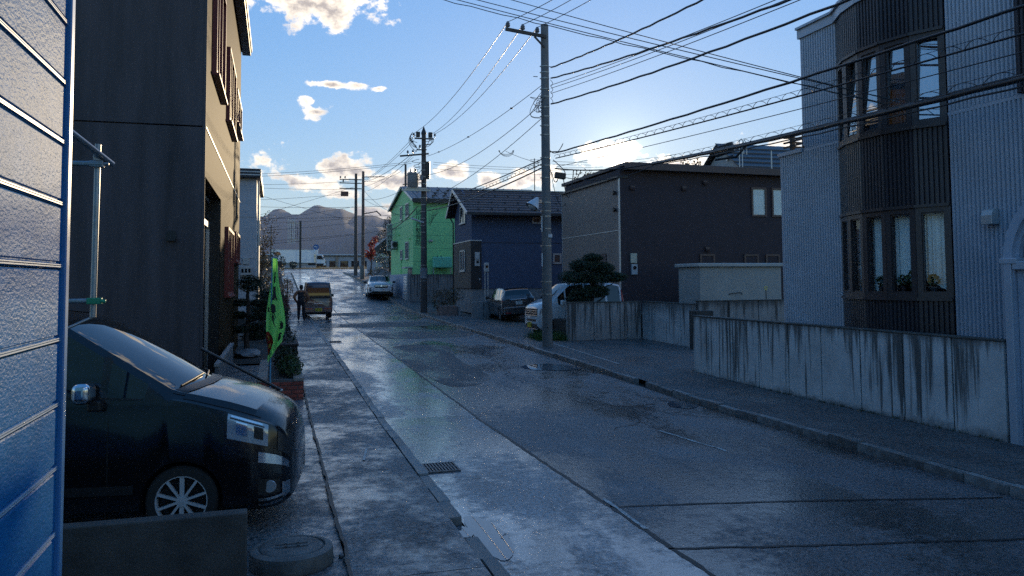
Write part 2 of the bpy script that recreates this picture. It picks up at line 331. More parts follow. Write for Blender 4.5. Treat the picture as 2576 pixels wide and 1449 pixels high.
def strip(x0, x1, ys, dz, th=0, jit=0):
    """a ground sheet following the street's slope"""
    q = M(); b = []
    f0 = x0 if callable(x0) else (lambda y: x0); f1 = x1 if callable(x1) else (lambda y: x1)
    for y in ys:
        z = g(y)+dz
        q.v += [(f0(y), y, z), ((f0(y)+f1(y))/2, y, z), (f1(y), y, z)]
    for i in range(len(ys)-1):
        a = i*3; q.f += [(a, a+1, a+4, a+3), (a+1, a+2, a+5, a+4)]
    return q
def yr(a, b, s): 
    n = max(1, int(round((b-a)/s))); return [a+(b-a)*i/n for i in range(n+1)]
ysf = [-60, -20, 0, 14, 19, 27, 33, 39, 42, 46, 51, 56, 63, 70, 79, 88, 99, 110, 122, 135, 148, 160, 400, 1200, 4000, 9000]
q = M(); xs = [-9000, -1500, -300, -60, -15, 0, 15, 60, 300, 1500, 9000]
for y in ysf:
    for x in xs: q.v.append((x, y, g(y)-.03))
for i in range(len(ysf)-1):
    for j in range(len(xs)-1):
        a = i*len(xs)+j; q.f.append((a, a+1, a+1+len(xs), a+len(xs)))
struct('ground', q, m_ground)
struct('road', strip(3.415, 7.76, yr(-12, 98, 2), 0), m_asph)
struct('gutter_lane', strip(1.80, 3.40, yr(-12, 98, 2), .002), m_gut)
struct('cross_street', strip(-60, 70, [98, 104, 110, 116, 123], .002), m_asph)
struct('verge', strip(-60, 70, [123, 124.5, 127, 131, 133.5], .10), m_grass)
struct('main_road', strip(-300, 300, [133.5, 140, 148], .02), m_asph)
struct('left_forecourt', strip(-14, .585, yr(-8, 16.3, 2), .045), m_pave)
struct('entrance_paving', strip(-1.19, .585, yr(16.3, 22.6, 2), .02), m_pave)
struct('garden_bed', strip(-9, .56, yr(22.6, 37.4, 2), .06), m_soil)
struct('left_verge', strip(-9, .58, yr(37.4, 98, 4), .03), m_soil)
# left pavement: asphalt bays parted by joints
lp = bpy.data.objects.new('left_pavement', None); COL.objects.link(lp); lp['kind'] = 'structure'; OFF[lp] = Vector((0,0,0))
y = -6.0; random.seed(3)
while y < 97:
    ln = random.choice([2.6, 3.0, 3.4]) if y > 6 else 3.1
    y1 = min(97, y+ln); q = M(); z0, z1 = g(y)+.075+random.uniform(-.004,.004), g(y1)+.075
    q.add([(.605,y+.012,z0-.09),(1.655,y+.012,z0-.09),(1.655,y1,z1-.09),(.605,y1,z1-.09),(.605,y+.012,z0),(1.655,y+.012,z0),(1.655,y1,z1),(.605,y1,z1)],
          [(4,5,6,7),(0,1,5,4),(1,2,6,5),(2,3,7,6),(3,0,4,7)])
    struct('pavement_bay', q, m_pave, lp); y = y1
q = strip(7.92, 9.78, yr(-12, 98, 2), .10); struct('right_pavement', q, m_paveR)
# driveway between the walls, car lots and yards on the right
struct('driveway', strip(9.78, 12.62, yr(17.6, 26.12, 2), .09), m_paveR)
struct('car_lot', strip(9.78, 20, yr(27.6, 42.7, 2), .05), m_ground)
struct('car_lot_apron', strip(9.78, 14, yr(42.7, 54, 3), .04), m_ground)
q = M().box(12.78, 30, 22.68, 29.4, 0, 1.15); struct('raised_yard', q, m_soil)
q = M().box(9.96, 16, 6, 17.6, 0, .55); struct('house_yard', q, m_soil)
q = M().box(9.78, 12.6, 26.30, 27.62, 0, 1.0); struct('planting_bed', q, m_soil)
# kerbs: the stones within reach are single pieces, the far run is joined
def kerb(name, xa, xb, h, y0, y1, gaps, seed):
    k = bpy.data.objects.new(name, None); COL.objects.link(k); k['kind'] = 'structure'; OFF[k] = Vector((0,0,0)); rnd = random.Random(seed)
    me = None; y = y0; far = M()
    base = bpy.data.meshes.new('kerb_stone')
    w = xb-xa; bm = bmesh.new(); bmesh.ops.create_cube(bm, size=1); bmesh.ops.scale(bm, vec=(w, .592, h+.12), verts=bm.verts)
    bmesh.ops.bevel(bm, geom=[e for e in bm.edges], offset=.016, segments=2, affect='EDGES', profile=.6)
    for v in bm.verts: v.co += Vector((rnd.uniform(-.004,.004), rnd.uniform(-.004,.004), rnd.uniform(-.004,.004)))
    bm.to_mesh(base); bm.free(); base.materials.append(m_kerb)
    while y < y1:
        yc = y+.3
        if not any(a < yc < b for a, b in gaps):
            dz = rnd.uniform(-.018,.01)
            if y < 46:
                o = link('kerb_stone', base, k, ((xa+xb)/2+rnd.uniform(-.012,.012), yc, g(yc)+(h-.12)/2+dz)); o.rotation_euler = (math.atan((g(yc+.3)-g(yc-.3))/.6)+rnd.uniform(-.01,.01), rnd.uniform(-.04,.04), rnd.uniform(-.014,.014))
            else: far.box(xa, xb, y, y+.59, g(yc)-.1, g(yc)+h)
        y += .6
    o = struct('kerb_run', far, m_kerb, k); o['kind'] = 'stuff'
kerb('left_kerb', 1.665, 1.795, .085, 2.4, 97, [(7.35, 7.75)], 5)
kerb('right_kerb', 7.775, 7.915, .12, 4.0, 97, [(15.8,16.3)], 9)
# seams, patches, puddles
def flat(name, pts, mt, dz, sub=1, wob=0.0, seed=1, smooth_n=0):
    rnd = random.Random(seed); P = list(pts)
    for _ in range(smooth_n):
        Q = []
        for i in range(len(P)):
            a, b = P[i], P[(i+1) % len(P)]
            Q += [(a[0]*.75+b[0]*.25, a[1]*.75+b[1]*.25), (a[0]*.25+b[0]*.75, a[1]*.25+b[1]*.75)]
        P = Q
    if wob: P = [(x+rnd.uniform(-wob,wob), y+rnd.uniform(-wob,wob)) for x, y in P]
    cx = sum(p[0] for p in P)/len(P); cy = sum(p[1] for p in P)/len(P)
    q = M(); q.v = [(cx, cy, g(cy)+dz)]+[(x, y, g(y)+dz) for x, y in P]; n = len(P)
    q.f = [(0, 1+i, 1+(i+1) % n) for i in range(n)]
    return struct(name, q, mt)
def seam(name, pts, w, mt, dz=.005, wob=.012, seed=2):
    rnd = random.Random(seed); q = M(); P = []
    for a, b in zip(pts, pts[1:]):
        n = max(2, int((Vector(b)-Vector(a)).length/.12)); P += [(a[0]+(b[0]-a[0])*i/n, a[1]+(b[1]-a[1])*i/n) for i in range(n)]
    P.append(pts[-1]); ox = 0
    for i, (x, y) in enumerate(P):
        j = min(i+1, len(P)-1); k = max(i-1, 0); d = Vector((P[j][0]-P[k][0], P[j][1]-P[k][1])).normalized(); nx, ny = -d.y, d.x
        ox = ox*.7+rnd.uniform(-wob, wob); hw = w/2*rnd.uniform(.6,1.25)
        q.v += [(x+nx*(ox-hw), y+ny*(ox-hw), g(y)+dz), (x+nx*(ox+hw), y+ny*(ox+hw), g(y)+dz)]
    q.f = [(2*i, 2*i+1, 2*i+3, 2*i+2) for i in range(len(P)-1)]
    return struct(name, q, mt)
seam('road_seam', [(3.41,7.9),(5.2,7.55),(6.2,7.28),(7.6,6.9)], .045, m_seam)
seam('road_seam', [(3.38,6.55),(4.9,6.15),(6.3,5.85),(7.7,5.6)], .045, m_seam, seed=4)
seam('road_seam', [(3.407,2),(3.407,60)], .05, m_seam, seed=5, wob=.008)
seam('road_crack', [(5.6,14.9),(6.4,13.9),(6.9,12.7),(7.5,12.2)], .022, m_seam, seed=6, wob=.09)
seam('road_crack', [(5.2,11.9),(5.9,12.6),(6.3,13.6)], .02, m_seam, seed=7, wob=.09)
seam('road_crack', [(3.5,27.5),(5.5,27.2),(7.6,27.4)], .035, m_seam, seed=8, wob=.06)
seam('road_crack', [(6.0,22),(5.4,17.8),(5.9,15.3)], .02, m_seam, seed=9, wob=.09)
seam('pavement_seam', [(.594,1),(.594,40)], .035, m_seam, dz=.079, seed=10, wob=.01)
flat('asphalt_patch', [(3.45,17.4),(4.2,17.2),(4.8,18.0),(5.1,19.6),(5.0,22.4),(5.3,24.5),(5.6,26.2),(5.3,27.1),(3.45,27.3)], m_patch, .004, wob=.08, seed=11, smooth_n=2)
flat('asphalt_patch', [(3.45,29.5),(7.7,29.8),(7.7,33.5),(5,33),(3.45,33.8)], m_patch, .004, wob=.06, seed=14, smooth_n=2)
flat('asphalt_patch', [(1.85,36.2),(7.7,36.0),(7.7,38.8),(4,39.6),(1.85,38.6)], m_patch, .006, wob=.06, seed=15, smooth_n=1)
flat('asphalt_patch', [(1.85,45),(7.7,45.6),(7.7,48.0),(1.85,47)], m_patch, .006, wob=.05, seed=16, smooth_n=1)
flat('puddle', [(1.81,8.0),(1.92,8.06),(2.04,7.85),(2.12,7.45),(2.09,7.0),(1.98,6.72),(1.86,6.66),(1.81,7.0)], m_water, .007, wob=.006, seed=19, smooth_n=3)
flat('puddle', [(1.63,7.40),(1.815,7.36),(1.815,7.74),(1.65,7.71)], m_water, .008, wob=.004, seed=29, smooth_n=1)
flat('puddle', [(6.0,20.2),(6.98,20.81),(7.75,20.0),(7.6,19.16),(6.63,19.14)], m_water, .008, wob=.05, seed=20, smooth_n=2)
flat('puddle', [(7.30,14.14),(7.62,14.33),(7.76,13.62),(7.38,13.27),(7.14,13.59)], m_water, .008, wob=.03, seed=21, smooth_n=2)
seam('worn_line', [(6.05,9.9),(5.9,11.6)], .05, m_white, seed=22, wob=.02)
seam('worn_line', [(3.44,7.1),(3.46,8.2)], .05, m_white, dz=.009, seed=23, wob=.005)
seam('worn_line', [(1.12,10.6),(1.22,11.3)], .03, m_white, dz=.082, seed=24, wob=.004)
seam('worn_line', [(8.9,25.2),(8.6,19.2)], .06, m_white, dz=.106, seed=25, wob=.004)

# mountains far behind the town
m_mtn = mat("wooded_mountain", (.022,.026,.024), rough=.9, var=.4, scale=.004)
def mountain(name, prof, dist, depth, seed, amp, n=520):
    q = M(); a0, a1 = prof[0][0], prof[-1][0]; rows = [0, .08, .16, .25, .33, .42, .5, .58, .66, .75, .83, .92, 1.0, 1.25, 1.6]
    def H(a):
        for (x0, e0), (x1, e1) in zip(prof, prof[1:]):
            if a <= x1: t = (a-x0)/(x1-x0); t = t*t*(3-2*t); return e0+(e1-e0)*t
        return prof[-1][1]
    for r in rows:
        for i in range(n+1):
            a = a0+(a1-a0)*i/n; d = dist+depth*(r-1)
            top = math.tan(R(max(0, H(a))))*dist
            fall = (math.sin(min(1, r)*PI/2)**1.3) if r <= 1 else max(0, 1-(r-1)*1.4)
            nz_ = (mnoise.fractal(Vector((a*.5+seed, r*2.6, seed)), .9, 2.1, 5)*amp*1.0+mnoise.fractal(Vector((a*3.1+seed, r*6, seed)), .8, 2.1, 4)*amp*.07)*min(1, r*2)*(0.5 if r == 1 else 1)*top/260
            z = 2.4+top*fall+nz_
            q.v.append((d*math.sin(R(a)), d*math.cos(R(a)), z if r > 0 else 0))
    for k in range(len(rows)-1):
        for i in range(n):
            b = k*(n+1)+i; q.f.append((b, b+1, b+n+2, b+n+1))
    return struct(name, q, m_mtn, smooth=60)
mountain('mountain', [(-40,2.2),(-20,3.0),(-8,3.2),(-3,3.6),(-1.0,4.3),(.1,4.8),(1.3,4.5),(2.8,5.2),(4.2,4.85),(5.6,4.6),(8,4.2),(12,3.6),(20,3.8),(30,3.0),(50,2.5)], 6000, 2600, 3.1, 16)
mountain('foothill', [(-40,.9),(-10,1.0),(-1,1.2),(1.5,1.4),(2.8,2.0),(3.9,2.3),(5.2,3.2),(7.0,3.7),(8.3,3.6),(11,2.9),(16,2.4),(30,2.0),(50,1.4)], 3800, 1500, 8.7, 14)
# ================================================================== LEFT SIDE
m_blue = mat('blue_embossed_steel', (.016,.145,.36), rough=.45, spec=.025, var=.12, scale=6, bump=.55, bscale=42, stretch=(1,.8,1.6))
m_seamhl = mat('painted_seam_highlight', (.40,.50,.60), rough=.4, var=.1)  # pale colour painting the bright glint along the siding seams
m_bluetrim = mat('blue_steel_trim', (.05,.19,.42), rough=.3, spec=.6, var=.1)
B = thing('storage_building', 'blue embossed metal building wall filling the left edge of the view', 'building', (-3.6,0,0))
zj = [0.03,.32,.65,1.0,1.36,1.71,2.07,2.48,2.83,3.18,3.52,3.87,4.22,4.57,4.92,5.3,5.7]
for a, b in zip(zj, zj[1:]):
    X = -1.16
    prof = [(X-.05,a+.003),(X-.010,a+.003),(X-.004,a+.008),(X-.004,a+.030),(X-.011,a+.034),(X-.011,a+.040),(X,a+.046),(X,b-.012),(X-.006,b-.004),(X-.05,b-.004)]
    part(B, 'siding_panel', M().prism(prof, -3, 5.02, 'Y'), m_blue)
    part(B, 'seam_highlight', M().box(X-.003,X+.006,-3,5.018,a+.010,a+.017).box(X-.003,X+.006,-3,5.018,a+.022,a+.027), m_seamhl)  # added pale lines: the sky highlight on each panel lip, painted in
part(B, 'wall', M().box(-6,-1.21,-3,5.0,0,5.8), m_bluetrim)
part(B, 'corner_trim', M().box(-1.22,-1.135,5.022,5.10,0,5.8), m_bluetrim, bev=.008)
part(B, 'roof', M().box(-6.1,-1.0,-3.1,5.2,5.8,5.95), m_bluetrim)
# scaffold pipes
m_pipe = mat('galvanised_pipe', (.30,.31,.33), rough=.38, metal=.75, var=.2, scale=8)
m_green = mat('green_plastic', (.02,.25,.13), rough=.4, var=.1)
S = thing('pipe_scaffold', 'galvanised scaffold pipes with a green clamp standing beside the blue wall', 'scaffold', (-1.39,7.05,2.05))
part(S, 'upright_pipe', M().tube([(-1.395,7.05,2.13),(-1.385,7.05,3.52)], .0243, 14), m_pipe, 40)
part(S, 'cross_pipe', M().tube([(-3.0,7.0,3.33),(-1.34,7.0,3.355)], .022, 12), m_pipe, 40)
part(S, 'cross_pipe', M().tube([(-3.0,7.0,2.25),(-1.345,7.0,2.262)], .020, 12), m_pipe, 40)
part(S, 'diagonal_pipe', M().tube([(-1.80,6.2,3.80),(-1.29,7.12,3.37)], .0243, 12), m_pipe, 40)
part(S, 'brace_pipe', M().tube([(-1.40,7.06,2.13),(-1.62,6.95,2.02)], .012, 10), m_pipe, 40)
part(S, 'clamp', M().cbox((-1.385,7.02,3.355),(.10,.07,.05)).cbox((-1.385,7.06,3.41),(.07,.07,.05),.3).tube([(-1.33,6.99,3.355),(-1.29,6.99,3.355)],.012,8), m_pipe, bev=.006)
part(S, 'green_clamp', M().cbox((-1.375,7.0,2.26),(.11,.05,.05)).tube([(-1.33,6.98,2.26),(-1.29,6.98,2.255)],.016,8), m_green, bev=.006)
# low wall and round concrete cover in front
m_dconc = mat('dark_concrete', (.055,.051,.047), rough=.7, var=.35, scale=4, bump=.5, bscale=60)
single('low_concrete_wall', M().box(-4,-.2,6.70,6.84,-.05,.59), m_dconc, 'low dark concrete wall in front of the black minivan', 'wall', (-2,6.77,0), bev=.012)
m_lid = mat('weathered_lid_concrete', (.10,.10,.097), rough=.65, var=.45, scale=6, bump=.6, bscale=55)
Lc = thing('drain_cover', 'round raised concrete cover on the pavement beside the low wall', 'drain cover', (.15,7.05,.045))
part(Lc, 'collar', M().lathe([(.335,0),(.345,.02),(.335,.13),(.30,.145),(.275,.145),(.268,.128),(.262,.128)], (.15,7.05,.045), 48), m_lid, 40)
part(Lc, 'lid', M().lathe([(.255,.10),(.255,.138),(.245,.146),(.20,.148)], (.15,7.05,.045), 48), m_lid, 40)
part(Lc, 'cast_mark', M().cbox((.15,7.09,.1945),(.26,.022,.006)).cbox((.10,7.05,.1945),(.022,.12,.006)).cbox((.20,7.05,.1945),(.022,.12,.006)).cbox((.15,7.01,.1945),(.26,.022,.006)), m_dconc)
q = M()
for (x, y, s) in [(.60,6.95,.07),(.56,7.06,.05),(.66,7.02,.04)]: q.cbox((x,y,.06),(s,s*.8,s*.6),x*9)
single('rubble', q, m_lid, 'broken concrete scraps beside the round cover', 'rubble', (.6,7.0,.04), bev=.01, kind='stuff')
# drain grates
m_iron = mat('cast_iron', (.10,.10,.105), rough=.45, metal=.6, var=.3, scale=8)
m_black = mat('black_void', (.004,.004,.004), rough=.9, var=0)
def grate(loc, w, l, label, n):
    G = thing('drain_grate', label, 'drain grate', loc)
    x, y, z = loc
    part(G, 'pit', M().box(x-w/2,x+w/2,y-l/2,y+l/2,z-.001,z+.001), m_black)
    f = M(); t = .022
    for a in (-1,1):
        f.box(x-w/2-t/2,x+w/2+t/2,y+a*l/2-t/2,y+a*l/2+t/2,z,z+.018); f.box(x+a*w/2-t/2,x+a*w/2+t/2,y-l/2+t/2,y+l/2-t/2,z,z+.018)
    part(G, 'frame', f, m_iron)
    for i in range(1, n): part(G, 'bar', M().box(x-w/2+w*i/n-.011,x-w/2+w*i/n+.011,y-l/2+t/2,y+l/2-t/2,z+.001,z+.016), m_iron)
    part(G, 'bar', M().box(x-w/2+t/2,x+w/2-t/2,y-.009,y+.009,z+.002,z+.0175), m_iron)
grate((2.05,10.18,.004), .40, .46, 'steel grated storm drain in the gutter near the foreground', 10)
grate((2.05,29.2,.254), .40, .46, 'small distant storm drain grate beside the left kerb', 6)

# ------------------------------------------------------------------ the dark clad building
m_clad = mat('dark_brown_cladding', (.047,.038,.042), rough=.6, spec=.4, var=.5, scale=3.2, bump=.5, bscale=26, stretch=(1,1,.10))
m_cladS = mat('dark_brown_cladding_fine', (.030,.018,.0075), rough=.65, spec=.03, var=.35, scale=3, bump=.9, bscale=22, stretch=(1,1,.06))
m_trimw = mat('pale_metal_trim', (.45,.45,.44), rough=.35, metal=.3, var=.1)
m_redf = mat('oxide_red_frame', (.20,.026,.02), rough=.4, var=.15)
m_dglass = mat('dark_window_glass', (.010,.011,.013), rough=.03, spec=.9, var=.05)
m_silver = mat('anodised_aluminium', (.42,.43,.45), rough=.35, metal=.7, var=.08)
m_dmetal = mat('dark_metal', (.02,.02,.021), rough=.4, metal=.3, var=.15)
D = thing('dark_clad_building', 'tall dark brown clad building with red framed windows on the left', 'building', (-6,20,0))
X = -1.19
for (a, b) in ((.1,5.07),(5.095,10.3)):
    for (x0, x1) in ((-3.99,X), (-6.9,-4.0), (-9.9,-6.91), (-14,-9.91)): part(D, 'wall_panel', M().box(x0,x1,14.5,14.56,a,b), m_clad)
part(D, 'wall_core', M().box(-14,-2.2,14.57,28.05,.05,10.3), m_clad)
part(D, 'side_wall', M().box(-2.2,X,14.57,28.1,5.10,10.3), m_cladS)
s = M().box(-2.2,X,18.87,28.1,.05,5.07); part(D, 'side_wall', s, m_cladS)
part(D, 'side_wall', M().box(-1.55,X,14.57,18.86,4.24,5.07), m_cladS)
part(D, 'corner_trim', M().box(X-.03,X+.012,14.48,14.50,.1,10.3), m_clad)
part(D, 'joint_trim', M().box(X-.05,X+.016,14.57,28.12,5.072,5.098), m_trimw)
part(D, 'eave', M().box(-14.3,X+.34,14.2,28.5,10.31,10.52), m_dmetal, bev=.02)
part(D, 'gutter', M().box(X+.02,X+.30,14.2,28.45,10.18,10.30), m_dmetal, bev=.02)
part(D, 'vent_hood', M().lathe([(.085,0),(.085,.05),(.06,.10),(.02,.125)], (-1.70,14.49,3.2), 16, 'Y').cbox((-1.70,14.44,3.13),(.15,.10,.05)), m_dmetal, 40)
# the vent hood points out of the wall towards -Y
def framed(parent, X, y0, y1, z0, z1, mf, depth=.09, nm=2, fw=.07, mg=None, face=1):
    """window in a wall whose plane is X=const; face=+1 looks to +X"""
    a, b = (X-.01, X+depth*face); w = part(parent, 'window', M().box(min(a,b),max(a,b),y0,y1,z1-fw,z1).box(min(a,b),max(a,b),y0,y1,z0,z0+fw).box(min(a,b),max(a,b),y0,y0+fw,z0+fw,z1-fw).box(min(a,b),max(a,b),y1-fw,y1,z0+fw,z1-fw), mf)
    part(w, 'pane', M().box(X+.012*face-.004,X+.012*face+.004,y0+fw,y1-fw,z0+fw,z1-fw), mg or m_dglass)
    for i in range(1, nm):
        yy = y0+(y1-y0)*i/nm; part(w, 'mullion', M().box(X+.016*min(face,0)*1-.0,X+depth*.8 if face>0 else X+.02,yy-.03,yy+.03,z0+fw,z1-fw) if face > 0 else M().box(X-depth*.8,X-.012,yy-.03,yy+.03,z0+fw,z1-fw), mf)
    part(w, 'sill', M().box(min(X,X+(depth+.05)*face),max(X,X+(depth+.05)*face),y0-.03,y1+.03,z0-.045,z0-.002), mf)
    return w
framed(D, X, 15.8, 18.45, 6.36, 8.6, m_redf, nm=3)
framed(D, X, 20.3, 23.25, 6.35, 8.15, m_redf, nm=3)
framed(D, X, 24.2, 27.2, 7.05, 8.05, m_redf, nm=3)
framed(D, X, 20.4, 23.1, 2.08, 3.75, m_redf, nm=3)
framed(D, X, 24.4, 26.95, 3.0, 3.88, m_redf, nm=2)
# recessed glazed entrance
E_ = part(D, 'entrance_door', M().box(-1.50,-1.42,14.62,18.84,.4,.48).box(-1.50,-1.42,14.62,18.84,3.60,3.72).box(-1.50,-1.42,14.62,18.84,4.16,4.23).box(-1.50,-1.42,14.62,14.70,.48,3.6).box(-1.50,-1.42,15.95,16.05,.48,3.6).box(-1.50,-1.42,17.35,17.45,.48,3.6).box(-1.50,-1.42,18.76,18.84,.48,3.6).box(-1.50,-1.42,16.68,16.76,3.72,4.16), m_silver)
for (a, b, c, d) in ((14.7,15.95,.48,3.6),(16.05,17.35,.48,3.6),(17.45,18.76,.48,3.6),(14.62,16.68,3.72,4.16),(16.76,18.84,3.72,4.16)): part(E_, 'pane', M().box(-1.464,-1.456,a,b,c,d), m_dglass)
part(E_, 'handle', M().tube([(-1.38,16.2,1.2),(-1.38,16.2,2.1)], .02, 8), m_silver)
part(D, 'recess_lining', M().box(-1.55,-1.2,18.845,18.865,.4,4.24), m_dmetal); part(D, 'recess_lining', M().box(-1.55,-1.2,14.565,14.60,.4,4.24), m_dmetal)
part(D, 'threshold', M().box(-2.2,-1.0,14.6,18.84,.02,.40), m_dconc)
W_ = thing('ramp_screen', 'low grey side screen with metal capping beside the entrance of the dark building', 'screen', (-1.0,18,.05))
m_greyp = mat('grey_panel', (.11,.115,.125), rough=.55, var=.15)
part(W_, 'panel', M().box(-1.04,-.98,15.4,20.6,.02,.88), m_greyp)
part(W_, 'cap', M().box(-1.055,-.965,15.38,20.62,.882,.93), m_silver)
H_ = thing('handrail', 'black sloping handrail between the entrance and the brick planter', 'handrail', (-.5,13.5,.05))
m_blackp = mat('black_paint', (.008,.008,.009), rough=.3, var=.1)
part(H_, 'rail', M().tube([(-1.12,13.5,1.36),(.10,13.5,.655)], .024, 12), m_blackp, 40)
part(H_, 'post', M().tube([(-1.05,13.5,.05),(-1.05,13.5,1.31)], .02, 10), m_blackp, 40)
part(H_, 'post', M().tube([(-.02,13.5,.05),(-.02,13.5,.72)], .02, 10), m_blackp, 40)
part(H_, 'end_cap', M().lathe([(.012,0),(.03,.008),(.03,.03),(.012,.04)], (.10,13.5,.635), 12), m_silver, 40)

# ------------------------------------------------------------------ brick planter
m_brick = mat('red_brick', (.30,.062,.04), rough=.75, var=.3, scale=9, bump=.5, bscale=60, rnd=.35)
m_capb = mat('pale_brick', (.30,.24,.20), rough=.7, var=.3, scale=9, bump=.4, bscale=60, rnd=.25)
m_mortar = mat('mortar', (.11,.10,.095), rough=.85, var=.2)
PL = thing('brick_planter', 'red brick planter with pale capping beside the pavement', 'planter', (.1,18,.05))
x0, x1, y0, y1, zb, zt = -.34, .55, 16.35, 20.4, .03, .50
part(PL, 'mortar_core', M().box(x0+.012,x1-.012,y0+.012,y0+.10,zb,zt-.01).box(x1-.10,x1-.012,y0+.10,y1-.012,zb,zt-.01).box(x0+.012,x0+.10,y0+.10,y1-.012,zb,zt-.01), m_mortar)
part(PL, 'soil', M().box(x0+.1,x1-.1,y0+.1,y1,zb,zt-.05), m_soil)
def brickmesh(name, d, mt, bv):
    me = bpy.data.meshes.new(name); bm = bmesh.new(); bmesh.ops.create_cube(bm, size=1); bmesh.ops.scale(bm, vec=d, verts=bm.verts)
    bmesh.ops.bevel(bm, geom=bm.edges[:], offset=bv, segments=1, affect='EDGES'); bm.to_mesh(me); bm.free(); me.materials.append(mt); return me
bm_f = brickmesh('brick', (.212,.09,.070), m_brick, .006); bm_h = brickmesh('half_brick', (.10,.09,.070), m_brick, .006); bm_c = brickmesh('cap_brick', (.10,.21,.062), m_capb, .007)
def putb(me, name, p, rz=0):
    o = link(name, me, PL, Vector(p)-OFF[PL]); o.rotation_euler = (random.uniform(-.01,.01), random.uniform(-.012,.012), rz+random.uniform(-.012,.012))
random.seed(11)
for r in range(5):
    z = zb+.045+r*.082
    xx = x0 if r % 2 == 0 else x0-.111
    while xx < x1-.03:
        a, b = max(xx, x0), min(xx+.212, x1)
        if b-a > .16: putb(bm_f, 'brick', ((a+b)/2, y0+.045+random.uniform(-.004,.002), z))
        elif b-a > .06: putb(bm_h, 'brick', ((a+b)/2, y0+.045+random.uniform(-.004,.002), z))
        xx += .222
    yy = y0+.1 if r % 2 == 0 else y0+.21
    while yy < y1-.2:
        putb(bm_f, 'brick', (x1-.045+random.uniform(-.002,.004), yy+.106, z), PI/2); yy += .222
yy = y0+.02
while yy < y1:
    putb(bm_c, 'cap_brick', (x1-.105, yy+.05, zt-.012), 0) if False else None
    yy += .108
cap_side = brickmesh('cap_brick', (.20,.10,.062), m_capb, .007)
yy = y0+.05
while yy < y1:
    putb(cap_side, 'cap_brick', (x1-.10, yy, zt-.02)); putb(cap_side, 'cap_brick', (x0+.10, yy, zt-.02)); yy += .108

# ------------------------------------------------------------------ foliage helper
def leafmat(name, col, var=.5, trans=.25, hue=.03):
    mt = bpy.data.materials.new(name); mt.use_nodes = True; nt = mt.node_tree; N = nt.nodes; L = nt.links; N.clear()
    out = N.new('ShaderNodeOutputMaterial'); b = N.new('ShaderNodeBsdfPrincipled'); t = N.new('ShaderNodeBsdfTranslucent'); mx = N.new('ShaderNodeMixShader'); mx.inputs[0].default_value = trans
    geo = N.new('ShaderNodeNewGeometry'); hsv = N.new('ShaderNodeHueSaturation'); hsv.inputs['Color'].default_value = (*col, 1)
    mr = N.new('ShaderNodeMapRange'); mr.inputs['To Min'].default_value = 1-var; mr.inputs['To Max'].default_value = 1+var; L.new(geo.outputs['Random Per Island'], mr.inputs[0]); L.new(mr.outputs[0], hsv.inputs['Value'])
    m2 = N.new('ShaderNodeMapRange'); m2.inputs['To Min'].default_value = .5-hue; m2.inputs['To Max'].default_value = .5+hue; L.new(geo.outputs['Random Per Island'], m2.inputs[0]); L.new(m2.outputs[0], hsv.inputs['Hue'])
    b.inputs['Roughness'].default_value = .55; L.new(hsv.outputs[0], b.inputs['Base Color']); L.new(hsv.outputs[0], t.inputs[0])
    L.new(b.outputs[0], mx.inputs[1]); L.new(t.outputs[0], mx.inputs[2]); L.new(mx.outputs[0], out.inputs[0]); MATS[name] = mt; return mt
m_pine = leafmat('pine_needles', (.018,.032,.014), .5, .1); m_bons = leafmat('trimmed_pine_needles', (.022,.045,.020), .5, .1)
m_shrub = leafmat('shrub_leaves', (.05,.075,.022), .6, .25, .05); m_redl = leafmat('red_leaves', (.30,.04,.02), .5, .35); m_dryl = leafmat('dry_brown_leaves', (.09,.065,.03), .5, .3, .05)
m_dred = leafmat('dull_red_leaves', (.12,.02,.018), .5, .2); m_conif = leafmat('conifer_needles', (.012,.022,.012), .5, .1)
m_bark = mat('bark', (.045,.035,.028), rough=.85, var=.4, scale=8, bump=.8, bscale=25)
m_twig = mat('bare_twig', (.05,.04,.035), rough=.8, var=.3)
def leaves(q, c, rad, n, size, rnd, flat_=0.0, aspect=.5, shell=.45):
    """n leaf blades through an ellipsoid, denser towards its uneven skin"""
    for _ in range(n):
        while True:
            d = Vector((rnd.uniform(-1,1), rnd.uniform(-1,1), rnd.uniform(-1,1)))
            if .05 < d.length < 1: break
        r = d.length**shell; d.normalize()
        lump = 1+.28*mnoise.noise(d*2.3+Vector(c))
        p = Vector((c[0]+d.x*r*rad[0]*lump, c[1]+d.y*r*rad[1]*lump, c[2]+d.z*r*rad[2]*lump))
        s = size*rnd.uniform(.6,1.4)
        a = Vector((rnd.gauss(0,1), rnd.gauss(0,1), rnd.gauss(0,1)*(1-flat_))).normalized(); b = a.orthogonal(); b = (Matrix.Rotation(rnd.uniform(0,6.3),3,a) @ b).normalized()
        q.add([p-a*s*.5, p+b*s*aspect*.5, p+a*s*.5, p-b*s*aspect*.5], [(0,1,2,3)])
def limbs(q, base, top, r0, r1, nb, rnd, spread=.6, up=.5, gen=2, n=6):
    """tapered stem with forking limbs"""
    base, top = Vector(base), Vector(top); ax = top-base; pts = [base+ax*t+Vector((rnd.uniform(-1,1), rnd.uniform(-1,1), 0))*ax.length*.02*(t > 0) for t in (0,.25,.5,.75,1)]
    q.tube(pts, [r0+(r1-r0)*t for t in (0,.25,.5,.75,1)], n, True); ends = [top]
    if gen > 0:
        for k in range(nb):
            t = rnd.uniform(.3,.98); p = base+ax*t; an = rnd.uniform(0,6.28); l = ax.length*spread*rnd.uniform(.5,1)*(1.15-t*.6)
            e = p+Vector((math.cos(an)*l*.7, math.sin(an)*l*.7, l*up*rnd.uniform(.6,1.4)))
            ends += limbs(q, p, e, (r0+(r1-r0)*t)*.55, r1*.5, max(2, nb-2), rnd, spread*.8, up, gen-1, max(3, n-2))
    return ends
